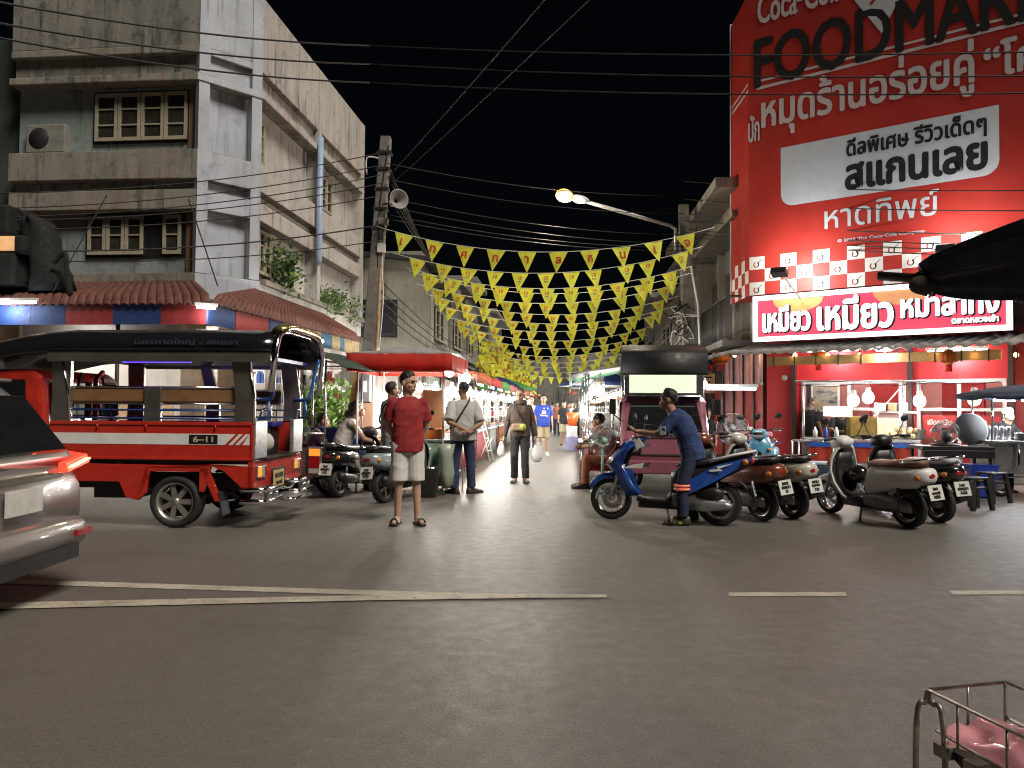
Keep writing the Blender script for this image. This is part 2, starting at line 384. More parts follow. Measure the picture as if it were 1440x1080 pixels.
m = MB(); m.bx(-3.3, -.02, -.35, -.25, 2.62, 2.95, FASC); m.bx(-3.6, CX + .1, -.3, .5, 2.97, 3.08, SHOPW)
m.build('fascia', lb, bevel=.01)
# awning with tiles and coloured valance boards
A0 = at(296, 421, 12.5); A1 = at(508, 478, 19.8)
inv = (Matrix.Translation(LP1) @ Matrix.Rotation(LRZ, 4, 'Z')).inverted()
a0 = inv @ A0; a1 = inv @ A1; zE = A0.z
aw = thing('tiled_awning', 'rust red tiled awning wrapping the corner shop over blue and red boards', 'awning', LP1, LRZ)
TILE = mat('rust_tile', (.13, .05, .038), .7, var=.35, scale=5, bump=.4, bscale=20)
def tile_slope(p0, p1, q0, q1, n, nm):             # p edge (low), q edge (high)
    m = MB(); p0, p1, q0, q1 = V(p0), V(p1), V(q0), V(q1)
    for i in range(n):
        def fn(u, v, i=i):
            s = (i + u) / n; b = math.sin(math.pi * u) * .036 * (1 if 0 < u < 1 else 0)
            e = .10 * math.cos(math.pi / 2 * v) if v < .25 else 0
            dn = -.14 * max(0, 1 - v / .14) ** 1.6
            return p0.lerp(p1, s).lerp(q0.lerp(q1, s), v) + V((0, 0, b + dn + .05))
        m.grid(fn, 5, 8, TILE)
    return m.build(nm, aw, solid=.02)
fl = V((-8.5, a0.y + .05, zE)); cr_ = V((a0.x, a0.y, zE)); fr = V((a1.x, a1.y, zE))
tile_slope(fl, cr_, V((-8.5, .05, 3.72)), V((0, .05, 3.72)), 64, 'tile_slope')
tile_slope(cr_, fr, V((CX - .02, CY - .2, 3.68)), V((CX, a1.y, 3.66)), 40, 'tile_slope')
VB = mat('valance_blue', (.02, .05, .17), .6); VR = mat('valance_red', (.3, .035, .035), .6); VC = mat('valance_cream', (.5, .38, .22), .6, var=.3); VT = mat('valance_teal', (.05, .19, .33), .6)
def board(p0, p1, mt, zt=zE - .03, h=.37, lab=None):
    m = MB(); m.beam(V((p0[0], p0[1], zt - h / 2)), V((p1[0], p1[1], zt - h / 2)), .03, h, mt); m.build('valance_board', aw, label=lab)
def fx(px): return (inv @ at(px, 440, 12.6)).x
for x0, x1, mt in ((-8.4, fx(27), VB), (fx(27), fx(80), VB), (fx(80), fx(152), VR), (fx(152), fx(224), VB), (fx(224), fx(293), VR)):
    board((x0, a0.y + .08), (x1 - .008, a0.y + .08), mt)
ys = [0, .125, .30, .44, .535, .565, .65, .74, .815, .85, 1.0]
for i, mt in enumerate((VB, VR, VB, VR, VT, VC, VT, VC, VT, VC)):
    board(cr_.lerp(fr, ys[i]) + V((-.06, .02, 0)), cr_.lerp(fr, ys[i + 1]) + V((-.06, -.008, 0)), mt)
m = MB()
for x in (-6.8, -3.9, -.2): m = MB(); m.tube([(x, a0.y + .25, 0), (x, a0.y + .25, zE)], .035, DST); m.build('post', aw)
def tube_light(c, L, ang, label, W=0):
    t = thing('fluorescent_lamp', label, 'lamp', c, ang)
    b = MB(); b.box((0, 0, .03), (L, .06, .05), WPL); b.build('housing', t)
    b = MB(); b.tube([(-L / 2 + .03, 0, -.02), (L / 2 - .03, 0, -.02)], .02, TUBE, 8); b.build('tube', t)
    if W: lamp(V(c) - V((0, 0, .12)), W, (.9, .95, 1), .15)
    return t
WL = Matrix.Translation(LP1) @ Matrix.Rotation(LRZ, 4, 'Z')
tube_light(at(5, 424, 12.7), 1.2, LRZ, 'white fluorescent tube under the awning above the beige wall', 25)
tube_light(at(290, 431, 12.45), .35, LRZ + .6, 'short white lamp on the awning corner', 14)
tube_light(WL @ V((-1.9, -.9, 2.98)), 1.2, LRZ, 'fluorescent tube behind the awning boards above grey fascia', 40)
for X, Y in ((-2.6, 2.6), (-.9, 2.6), (-1.2, 4.6)): lamp(WL @ V((X, Y, 2.7)), 60, (1, .93, .84), .2)
lamp(WL @ V((CX + .6, 5.2, 2.7)), 60, (1, .9, .8), .15); lamp(WL @ V((CX + .5, 7.6, 2.6)), 40, (1, .9, .8), .15)

# air conditioner, plants, dark box with lit window
ac = thing('air_conditioner', 'grey outdoor air conditioner unit standing on the upper balcony ledge', 'air conditioner', WL @ V((-3.3, .12, 6.41)), LRZ)
GRY = mat('grey_appliance', (.22, .22, .2), .6)
m = MB(); m.bx(-.42, .42, 0, .3, .04, .62, GRY); m.build('casing', ac, bevel=.02)
m = MB(); m.lathe([(.0, 0), (.22, 0), (.23, -.015), (.22, -.02)], DST, frame((-.14, -.003, .33), (1, 0, 0), (0, 0, 1)), 20); m.build('fan_grille', ac)
m = MB(); m.bx(-.35, -.25, .02, .28, 0, .04, DST); m.bx(.25, .35, .02, .28, 0, .04, DST); m.build('foot', ac)
LEAF = mat('dark_leaf', (.035, .085, .02), .5, var=.5, scale=30); LEAF2 = mat('pale_leaf', (.12, .2, .03), .5, var=.3, scale=30); STEM = mat('stem', (.09, .06, .035), .8)
def bush(name, label, cat, loc, n, rad, leaf=.1, mt=LEAF, stem=True, big=0, group=None, seed=1):
    rnd = random.Random(seed); t = thing(name, label, cat, loc, 0, group); f = MB(); sm = MB()
    clus = [V((rnd.uniform(-1, 1) * rad[0] * .75, rnd.uniform(-1, 1) * rad[1] * .75, rad[2] * (.35 + rnd.random() * 1.3))) for _ in range(14)]
    for c in clus: sm.tube([(0, 0, 0), c * .5 + V((0, 0, .05)), c], [.014, .01, .004], STEM, 5)
    for i in range(n):
        c = rnd.choice(clus); p = c + V((rnd.gauss(0, .33) * rad[0], rnd.gauss(0, .33) * rad[1], rnd.gauss(0, .3) * rad[2]))
        d = V((rnd.gauss(0, 1), rnd.gauss(0, 1), rnd.gauss(0, .7))).normalized(); L = leaf * rnd.uniform(.6, 1.5); s_ = d.orthogonal().normalized() * L * .3
        f.add([p, p + d * L * .5 + s_ + V((0, 0, .01)), p + d * L, p + d * L * .5 - s_ - V((0, 0, .01))], [(0, 1, 2, 3)], mt if rnd.random() < .75 else LEAF2)
    for i in range(big):
        p = V((rnd.uniform(.1, .9) * rad[0], rnd.uniform(-1.1, .9) * rad[1], rad[2] * rnd.uniform(.4, 1.3))); L = leaf * rnd.uniform(.5, .8)
        f.add([p + V((L * math.cos(k * .785), -.5 * L * math.cos(k * .785) + rnd.uniform(-.02, .02), L * math.sin(k * .785))) for k in range(8)], [tuple(range(8))], LEAF2)
    f.build('foliage', t); sm.build('stem', t); return t
def lside(px, py): return on_plane(px, py, WL @ V((CX, 3, 0)), LX)
bush('potted_shrub', 'large bushy shrub with pale round leaves on the blue building ledge', 'shrub', lside(398, 412) - LX * .05, 520, (.42, .5, .52), .13, big=6, seed=3)
bush('ledge_shrub', 'dark small leaved shrub on the ledge beside the drain pipe', 'shrub', lside(462, 442) - LX * .05, 420, (.35, .6, .38), .11, seed=5)
bush('creeping_plant', 'sparse trailing plant on the ledge near the utility pole', 'plant', lside(492, 455), 220, (.3, .6, .42), .1, seed=8)
db = thing('lit_signbox', 'dark cabinet with a warm lit window beside the stained facade', 'cabinet', at(5, 392, 13.2), LRZ)
DK = mat('dark_grime', (.009, .011, .010), .95, var=.4)
m = MB(); m.bx(-1.2, .34, -.2, .7, -.1, .42, DK); m.bx(-1.2, .2, -.2, .6, .72, 1.25, DK); m.bx(.32, .5, -.2, .5, .42, .72, DK); m.bx(-1.2, .34, .3, .6, .42, .72, DK); m.build('casing', db, bevel=.05)
m = MB(); m.bx(-1.2, .31, -.18, -.1, .46, .70, mat('warm_lit_window', (.6, .35, .18), .5, emit=.55, ec=(1, .55, .25), var=.5, scale=4)); m.build('lit_window', db)
m = MB(); m.rings([[V((x + (w * math.cos(a) * (1 + .18 * math.sin(a * 4 + z * 5))), .25 + .3 * math.sin(a) * (1 + .15 * math.sin(a * 5 + z * 7)), z)) for a in [2 * math.pi * k / 24 for k in range(24)]] for x, w, z in ((.72, .36, -.2), (.70, .3, .1), (.58, .26, .45), (.5, .26, .8), (.46, .2, 1.0), (.42, .12, 1.1))], DK, True); m.build('cover', db)
m = MB(); m.tube([(.95, -.05, .25), (1.15, -.05, .42), (1.2, -.05, .1), (1.28, -.05, -.3)], .04, DK, 8, smooth=4); m.build('hose', db)
# neighbour far left
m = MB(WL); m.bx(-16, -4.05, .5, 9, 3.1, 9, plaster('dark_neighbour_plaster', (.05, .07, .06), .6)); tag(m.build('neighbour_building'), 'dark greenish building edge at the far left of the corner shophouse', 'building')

# ================================================================ buildings further up the left side
gb = thing('grey_building', 'low grey concrete house with dark window behind the utility pole', 'building', st(-5.1, 24), SRZ)
PLG = plaster('grey_green_plaster', (.27, .27, .23), .6, thr=.55)
PLP = plaster('pale_plaster', (.42, .42, .37), .5, thr=.56)
m = MB(); m.bx(-3.6, .4, 0, 1.8, 0, 6.3, PLG); m.build('wall', gb)
m = MB(); m.add([(-3.8, -.25, 6.3), (.6, -.25, 5.95), (.6, 2, 5.95), (-3.8, 2, 6.3), (-3.8, -.25, 6.45), (.6, -.25, 6.1), (.6, 2, 6.1), (-3.8, 2, 6.45)], [(0, 3, 2, 1), (4, 5, 6, 7), (0, 1, 5, 4), (1, 2, 6, 5), (2, 3, 7, 6), (3, 0, 4, 7)], DST); m.build('roof', gb)
window(gb, (-2.4, 0, 0), (1, 0, 0), 2.0, 3.6, 4.7, 2, 1, frame_m=DST, pane_m=BLK)
def shophouse(label, X, Y, w, h, mt, seed, side=-1, dep=5):
    rnd = random.Random(seed); b = thing('shophouse', label, 'building', st(X, Y), SRZ, 'shophouses along the market street')
    m = MB(); x0, x1 = (-dep, 0) if side < 0 else (0, dep)
    m.bx(x0, x1, 0, w, 0, h, mt); m.build('wall', b)
    xo = 0; m = MB()
    for z in (3.2, h - .3): m = MB(); m.bx(*( (-.1, .5) if side < 0 else (-.5, .1)), .03, w - .03, z, z + .25, PL_DIRTY); m.build('ledge', b)
    m = MB(); m.bx(*((-.05, 1.1) if side < 0 else (-1.1, .05)), .02, w - .02, 2.75, 2.83, DST); m.build('canopy', b)
    for k in range(2):
        z0 = 3.7 + k * 2.3
        if z0 + 1.2 < h: window(b, (0, .5 + k * .3, 0) if side < 0 else (0, w - .5, 0), (0, 1, 0) if side < 0 else (0, -1, 0), w * .5, z0, z0 + 1.1, 2, 2)
    return b
shophouse('pale shophouse with a dark upright window, beside grey concrete house', -4.7, 25.9, 3.6, 5.9, PLP, 1)
for i, (Y, w, h, lab) in enumerate(((29.6, 4, 6.4, 'brownish shophouse just past the pale shophouse on the left'), (33.7, 4.2, 7.2, 'tall dim shophouse in the middle of the left row'), (38, 5, 6.2, 'dim shophouse far up the left row behind green canopies'), (43.1, 9, 7, 'long dark building at the far end of the left row'))):
    shophouse(lab, -4.6, Y, w, h, (PL_DIRTY, PLG, PL_CREAM, PL_DIRTY)[i], i + 3)
m = MB(); m.prism([(-9, 0), (9, 0), (9, 5.2), (4, 6.4), (-3, 5.6), (-9, 6.2)], frame(st(0, 75), RDIR, (0, 0, 1)), 6, PL_DIRTY)
tag(m.build('far_building'), 'dark building closing the far end of the market street', 'building')
# ================================================================ right corner building with the red billboard
RC = at(1063, 560, 18); RC.z = 0
RU = V((.792, -.610, 0)).normalized(); RN = V((RU.y, -RU.x, 0))      # along the front, out of the front
RRZ = math.atan2(RU.y, RU.x)
RW = Matrix.Translation(RC) @ Matrix.Rotation(RRZ, 4, 'Z')           # local x along the front, y into the building
def rl(px, py, o=0):                                                 # photo point -> (x, z) on the front plane, o metres out
    p = RW.inverted() @ on_plane(px, py, RC + RN * o, RN); return p.x, p.z
REDW = mat('red_wall_paint', (.52, .025, .03), .5, var=.08, scale=3)
REDB = mat('billboard_red', (.42, .03, .022), .5, var=.16, scale=.7)
SIGNW = mat('billboard_white', (.55, .60, .66), .5, var=.05)
SIGNP = mat('billboard_pink_white', (.60, .54, .56), .5, var=.05)
SIGNK = mat('billboard_black', (.012, .012, .014), .6)
RWP = mat('checker_white', (.74, .74, .73), .5, var=.05)
rb = thing('restaurant_building', 'tall corner restaurant building with red ground floor under a huge red billboard', 'building', RC, RRZ)
SU = RW.inverted().to_3x3() @ V((.06, 1, 0)).normalized()            # direction of the street side wall, local
S0 = V((.15, .35, 0))
def side(t, z=0, o=0): return S0 + SU * t + V((-SU.y * -1, SU.x * -1, 0)).normalized() * 0 + V((-SU.y, SU.x, 0)) * o + V((0, 0, z))
BW = plaster('grey_stained_back_wall', (.30, .27, .24), .6, thr=.52)
m = MB(); m.add([S0 + V((.1, .1, 3.0)), V((9.5, .5, 3.0)), V((9.5, 6, 3.0)), side(5.2, 3.0, -1.2), S0 + V((.1, .1, 11.8)), V((9.5, .5, 11.8)), V((9.5, 6, 11.8)), side(5.2, 11.8, -1.2)],
    [(3, 2, 1, 0), (4, 5, 6, 7), (0, 1, 5, 4), (1, 2, 6, 5), (2, 3, 7, 6), (3, 0, 4, 7)], BW); m.build('upper_wall', rb)
# ground floor: red pillar, piers, shopfront frames, side panels
xa, _ = rl(1081, 560); xb, _ = rl(1117, 560)
P_top = 3.0
m = MB()
xw0, _ = rl(1128, 560); 
m.bx(.25, .95, .02, .7, 0, P_top, REDW)                              # corner pillar
def bay(px0, px1): return rl(px0, 540)[0], rl(px1, 540)[0]
f1 = bay(1126, 1268); f2 = bay(1288, 1415)
ztop = rl(1200, 535)[1]
m.bx(.95, f1[0], .1, .35, 0, P_top, REDW); m.bx(f1[0], f1[1], .1, .35, ztop, P_top, REDW); m.bx(f1[1], f2[0], .1, .35, 0, P_top, REDW)
m.bx(f2[0], f2[1], .1, .35, ztop, P_top, REDW); m.bx(f2[1], 9.5, .1, .35, 0, P_top, REDW)
m.build('wall', rb)
m = MB(); m.bx(-.3, 9.5, -.75, .1, 0, .14, CONC); m.build('kerb', rb, bevel=.02)
BRN = mat('brown_post', (.05, .025, .02), .5)
for px in (1117, 1280, 1422):
    x, _ = rl(px, 540); m = MB(); m.bx(x - .045, x + .045, -.08, .08, .14, P_top, BRN); m.build('post', rb)
AL = mat('shopfront_aluminium', (.62, .62, .62), .4, .3, var=.06)
INW = mat('interior_red_panel', (.55, .05, .05), .6, var=.1)
PINKW = mat('interior_pink_wall', (.72, .36, .34), .6, var=.08)
def shopfront(fx0, fx1, mids, label):
    t = MB(); w = .07
    for x in [fx0 + w / 2] + mids + [fx1 - w / 2]: t.bx(x - w / 2, x + w / 2, .06, .16, .14, ztop, AL)
    t.bx(fx0, fx1, .065, .155, ztop - w, ztop + .003, AL); t.bx(fx0 + w, fx1 - w, .07, .15, .14, .26, AL)
    zt = rl(1200, 575)[1]; t.bx(fx0 + w, fx1 - w, .07, .15, zt - .03, zt + .03, AL)
    return t.build('shopfront_frame', rb)
m1 = [rl(1193, 560)[0]]; m2 = [rl(1348, 560)[0]]
shopfront(*f1, m1, ''); shopfront(*f2, m2, '')
m = MB(); m.bx(.95, 9.4, 2.2, 2.3, .14, 3.0, PINKW); m.bx(.95, 9.4, .4, 2.2, .1, .14, CONC); m.bx(.95, 9.4, .4, 2.2, 2.9, 2.97, SHOPW)
m.bx(f1[0], f1[1], .9, 1.3, .14, .9, INW); m.bx(f2[0] + .3, f2[1] - .5, 1.2, 1.5, .14, 2.0, INW); m.bx(f1[0] + 1, f1[1], 2.0, 2.2, .14, 2.4, INW); m.build('interior', rb)
for X in (f1[0] + .9, f2[0] + .9): lamp(RW @ V((X, 1.2, 2.7)), 30, (1, .85, .75), .15)
# posters and writing on the shopfronts
def panel(name, label, px0, py0, px1, py1, o, mt, cat='poster', extra=None):
    x0, z1 = rl(px0, py0, o); x1, z0 = rl(px1, py1, o); m = MB(RW); m.bx(x0, x1, -o - .015, -o, z0, z1, mt)
    if extra: extra(m, x0, x1, z0, z1, o + .015)
    return tag(m.build(name), label, cat)
def fT(x, z, o): return frame((x, -o - .004, z), (1, 0, 0), (0, 0, 1))
WR = mat('poster_white', (.75, .72, .68), .5)
def rocks():
    m, nt, p = newmat('stone_photo'); n = ramp(nt, noise_node(nt, 5, 6, stretch=(1, 1, 2)), [(.35, (.08, .07, .06)), (.5, (.34, .31, .28)), (.6, (.42, .29, .13)), (.7, (.5, .46, .4))]); nt.links.new(n, p.inputs[0]); return m
def ex1(m, x0, x1, z0, z1, o): m.bx(x0 + .04, x1 - .04, -o - .006, -o, z0 + .04, z1 - .04, rocks())
panel('wall_poster', 'white bordered poster of grey and ochre rock beside the black shirted man', 1141, 541, 1181, 579, .03, WR, extra=ex1)
def ex2(m, x0, x1, z0, z1, o):
    c = (x0 + x1) / 2; h = z1 - z0
    m.text('เปิดทุกวัน', fT(c, z0 + h * .5, o), h * .33, WR, w=(x1 - x0) * .7, bold=.006); m.text('open daily', fT(c, z0 + h * .22, o), h * .18, WR, w=(x1 - x0) * .56, bold=.004)
panel('hours_poster', 'red poster reading open daily in white on the restaurant window', 1298, 584, 1345, 616, -.045, REDW, extra=ex2)
def ex3(m, x0, x1, z0, z1, o):
    c = (x0 + x1) / 2; h = z1 - z0
    m.text('เวลา', fT(c, z0 + h * .62, o), h * .14, WR, bold=.003); m.text('10.00 - 24.00', fT(c, z0 + h * .33, o), h * .2, WR, w=(x1 - x0) * .8, bold=.005)
    m.bx(x0 + .1, x1 - .1, -o - .006, -o, z0 + h * .57, z0 + h * .585, WR); m.bx(x0 + .1, x1 - .1, -o - .006, -o, z0 + h * .24, z0 + h * .255, WR)
panel('hours_poster', 'red poster with white opening hours ending at 24.00', 1356, 584, 1407, 616, -.045, REDW, extra=ex3)
# side wall along the street
m = MB(); RF = RW.inverted() @ Matrix.Identity(4)
L = 6.0
def sbox(mb, t0, t1, o0, o1, z0, z1, mt):
    q = [side(t, z, o) for z in (z0, z1) for t, o in ((t0, o0), (t1, o0), (t1, o1), (t0, o1))]
    mb.add(q, [(0, 1, 2, 3), (7, 6, 5, 4), (0, 4, 5, 1), (1, 5, 6, 2), (2, 6, 7, 3), (3, 7, 4, 0)], mt)
for t0, t1 in ((0, .05), (.9, 1.0), (2.0, 2.1), (3.1, 3.25), (4.4, 4.6), (5.9, 6.0)): sbox(m, t0, t1, 0, .1, 0, 3.0, BRN)
for t0, t1 in ((.05, .9), (1.0, 2.0), (2.1, 3.1), (3.25, 4.4), (4.6, 5.9)): sbox(m, t0, t1, -.02, .06, 0, 1.95, REDW)
m.build('side_panel', rb)
m = MB(); 
for t0, t1 in ((.05, .9), (1.0, 2.0), (2.1, 3.1), (3.25, 4.4)):
    for k in range(2):
        a = t0 + (t1 - t0) * k / 2; b = t0 + (t1 - t0) * (k + 1) / 2
        sbox(m, a, a + .04, .0, .07, 1.95, 2.85, AL); sbox(m, b - .04, b, .0, .07, 1.95, 2.85, AL)
    sbox(m, t0, t1, 0, .065, 1.95, 2.0, AL); sbox(m, t0, t1, 0, .065, 2.8, 2.85, AL)
m.build('side_window', rb)
m = MB()
for t0, t1 in ((.06, .9), (1.0, 2.0), (2.1, 3.1), (3.25, 4.4)): sbox(m, t0, t1, .01, .03, 1.98, 2.82, mat('lit_side_pane', (.5, .2, .2), .15, emit=.2, ec=(1, .4, .4), var=.6, scale=3))
m.build('side_pane', rb)
# corrugated canopy over the corner
ASB = mat('asbestos_sheet', (.26, .25, .235), .9, var=.35, scale=4)
def corr(name, par, p0, p1, q0, q1, nwave, mt, amp=.03):
    m = MB(); p0, p1, q0, q1 = V(p0), V(p1), V(q0), V(q1)
    def fn(u, v): return p0.lerp(p1, u).lerp(q0.lerp(q1, u), v) + V((0, 0, amp * math.sin(u * nwave * 2 * math.pi)))
    m.grid(fn, nwave * 8, 3, mt); return m.build(name, par, solid=.015)
zc = rl(1250, 490, .95)[1]
cn_ = thing('corrugated_canopy', 'grey corrugated canopy over the red restaurant shopfront', 'canopy', RC, RRZ)
cpt = V((-.75, -.95, zc)); sp_ = side(5.5, zc + .02, 1.25)
corr('roof_sheet', cn_, (-.6, -.95, zc), (9.5, -.95, zc), (.2, .2, zc + .32), (9.5, .2, zc + .32), 40, ASB)
corr('roof_sheet', cn_, sp_, (-.6, -.95, zc), side(5.5, zc + .35, 0), (.2, .2, zc + .32), 22, ASB)
m = MB(); BAM = mat('yellow_beam', (.40, .25, .09), .6, var=.2); zb = zc - .06
m.beam((.55, -.8, zb - .12), (f2[1] + .0, -.8, zb - .12), .05, .19, BAM); m.build('fascia_beam', cn_, bevel=.01)
m = MB()
for k in range(12): x = .7 + k * .45; m.bx(x - .012, x + .012, -.83, -.78, zb - .24, zb - .005, DST)
m.build('clip', cn_)
# balcony along the street side, railing, roof
bal = thing('balcony', 'dark iron balcony railing above the canopy beside the billboard', 'balcony', RC, RRZ)
m = MB(); zr0, zr1 = zc + .4, zc + 1.45
for i in range(52): p = side(.2 + i * .13, 0, .95); m.tube([p + V((0, 0, zr0)), p + V((0, 0, zr1))], .009, DST, 5)
m.build('baluster', bal)
m = MB(); m.tube([side(.0, zr1, .95), side(7, zr1, .95)], .03, DST, 8); m.tube([side(.0, zr0 + .05, .95), side(7, zr0 + .05, .95)], .02, DST, 8); m.tube([side(.0, zr1, .95), side(.0, zr1, 0)], .03, DST); m.build('rail', bal)
m = MB(); sbox(m, 0, 7.2, -.1, 1.05, zr0 - .14, zr0, CONC); m.build('slab', bal)
bb2 = thing('row_house', 'plain grey row house with deep eaves behind the billboard', 'building', RC, RRZ)
m = MB(); sbox(m, .6, 9, -1.5, -.05, zr0, 7.0, BW); m.build('wall', bb2)
m = MB()
for t in (.9, 2.9, 4.9, 6.9): sbox(m, t, t + .22, -.05, .12, zr0, 6.2, PL_CREAM)
m.build('pilaster', bb2)
m = MB(); sbox(m, .3, 9, -.2, .75, 6.05, 6.2, PL_CREAM); sbox(m, .3, 9, -.25, 1.15, 6.75, 7.0, PL_CREAM); sbox(m, .3, 9, -.05, .4, 6.2, 6.75, PL_CREAM); m.build('eaves', bb2)
m = MB()
for t in (1.3, 3.3, 5.3): sbox(m, t, t + 1.2, -.045, .02, zr0 + .1, zr0 + 2.3, mat('dark_shutter', (.07, .06, .05), .7))
m.build('shutter', bb2)
for i, (Y, w, h, lab) in enumerate(((25, 4, 6.5, 'dim house behind the right utility pole'), (29.2, 5, 6, 'darker house next along the right side behind the bunting'), (34.4, 8, 6.6, 'long dim building far along the right side'))):
    shophouse(lab, 4.1, Y, w, h, (PL_DIRTY, BW, PL_DIRTY)[i], i + 20, side=1)

# ---------------------------------------------------------------- billboard
bz0 = rl(1063, 415, .45)[1]; BT = 11.05; BL = 9.3; dep = 1.45
bd = thing('billboard', 'huge red drinks billboard with white Thai lettering over the restaurant', 'billboard', RC, RRZ)
def W0(px, py): return rl(px, py, .45)
xs = 0.0
SD = RW.inverted().to_3x3() @ V((0.02, 1, 0))
c0 = V((xs, -.45, 0)); c1 = c0 + SD * dep
m = MB(); m.add([c0 + V((0, 0, bz0)), V((BL, -.45, bz0)), V((BL, .3, bz0)), V((.4, .6, bz0)), c1 + V((0, 0, bz0)), c0 + V((0, 0, BT)), V((BL, -.45, BT)), V((BL, .3, BT)), V((.4, .6, BT)), c1 + V((0, 0, BT))],
    [(4, 3, 2, 1, 0), (5, 6, 7, 8, 9), (0, 1, 6, 5), (1, 2, 7, 6), (2, 3, 8, 7), (3, 4, 9, 8), (4, 0, 5, 9)], REDB); m.build('panel', bd)
bt = MB(); fo = .452
def BT_(x, z): return frame((x, -fo, z), (1, 0, 0), (0, 0, 1))
def bpoly(mb, pts, mt, o=.004, px=True):
    q = [W0(*p) if px else p for p in pts]; mb.add([V((x, -.45 - o, z)) for x, z in q], [tuple(range(len(q)))], mt)
def btext(mb, t, p0, p1, h, mt, bold=0):            # baseline from photo point p0 to p1 (straight on the board), height h in m
    x0, z0 = W0(*p0); x1, z1 = W0(*p1); z = (z0 + z1) / 2
    mb.text(t, BT_((x0 + x1) / 2, z), h, mt, w=x1 - x0, bold=bold, depth=.006)
def zz(px, py): return W0(px, py)[1]
# headline panel border lines
for d, wd in ((0, .07), (.17, .05)):
    x0, z0 = W0(1064, 127); z0 += d; xl = xs
    x1 = BL - .1
    bt.add([V((x0, -fo - .004, z0)), V((x1, -fo - .004, z0)), V((x1, -fo - .004, z0 + wd)), V((x0, -fo - .004, z0 + wd))], [(0, 1, 2, 3)], SIGNP)
bt2 = MB()                                           # border on the side return
for d, wd in ((0, .07), (.17, .05)):
    za = zz(1064, 127) + d; zb_ = za
    n_ = V((-SD.y, SD.x, 0)) * .006
    bt.add([c0 + n_ + V((0, 0, za)), c1 + n_ + V((0, 0, zb_)), c1 + n_ + V((0, 0, zb_ + wd)), c0 + n_ + V((0, 0, za + wd))], [(0, 1, 2, 3)], SIGNP)
hF = zz(1240, 25) - zz(1240, 70)
btext(bt, 'FOODMARKET', (1062, 108), (1600, 10), zz(1150, 28) - zz(1150, 98), SIGNK, .03)
# script-like drink name at the top
btext(bt, 'Coca‑Cola', (1066, 30), (1185, 4), zz(1120, -22) - zz(1120, 18), SIGNP, .015)
bpoly(bt, [(1201, 0), (1240, 47), (1265, -2), (1280, -60), (1190, -60)], SIGNW, .012)
bpoly(bt, [(1222, 6), (1226, 8), (1238, -8), (1236, -12)], REDB, .014)
btext(bt, 'ปัก', (1053, 202), (1068, 196), zz(1060, 163) - zz(1060, 200), SIGNP, .01)
btext(bt, 'หมุดร้านอร่อยคู่', (1072, 198), (1369, 130), zz(1200, 115) - zz(1200, 187), SIGNP, .022)
btext(bt, '“โค้ก”', (1385, 110), (1530, 80), zz(1415, 62) - zz(1415, 112), SIGNP, .022)
# white rounded panel (its code square is left out)
x0, zA = W0(1098, 250); x1, _ = W0(1405, 180); zl = zz(1250, 268); zh = zz(1250, 178)
def rrect(x0, x1, z0, z1, r):
    p = []
    for cx, cz, a in ((x1 - r, z0 + r, 270), (x1 - .01, z1 - .01, None), (x0 + .01, z1 - .01, None), (x0 + r, z0 + r, 180)):
        if a is None: p.append((cx + (.01 if cx > (x0 + x1) / 2 else -.01), cz + .01))
        else: p += [(cx + r * math.cos(R(a + k * 15)), cz + r * math.sin(R(a + k * 15))) for k in range(7)]
    return p
bpoly(bt, rrect(x0, x1, zl, zh, .28), SIGNW, .004, False)
btext(bt, 'ดีลพิเศษ รีวิวเด็ดๆ', (1191, 223), (1387, 194), zz(1289, 176) - zz(1289, 209), SIGNK, .012)
btext(bt, 'สแกนเลย', (1190, 267), (1387, 236), zz(1289, 216) - zz(1289, 252), SIGNK, .03)
btext(bt, 'หาดทิพย์', (1160, 324), (1320, 300), zz(1250, 278) - zz(1250, 313), SIGNW, .006)
btext(bt, '© 2025 The Coca‑Cola Company.', (1178, 342), (1302, 328), .085, SIGNW, .003)
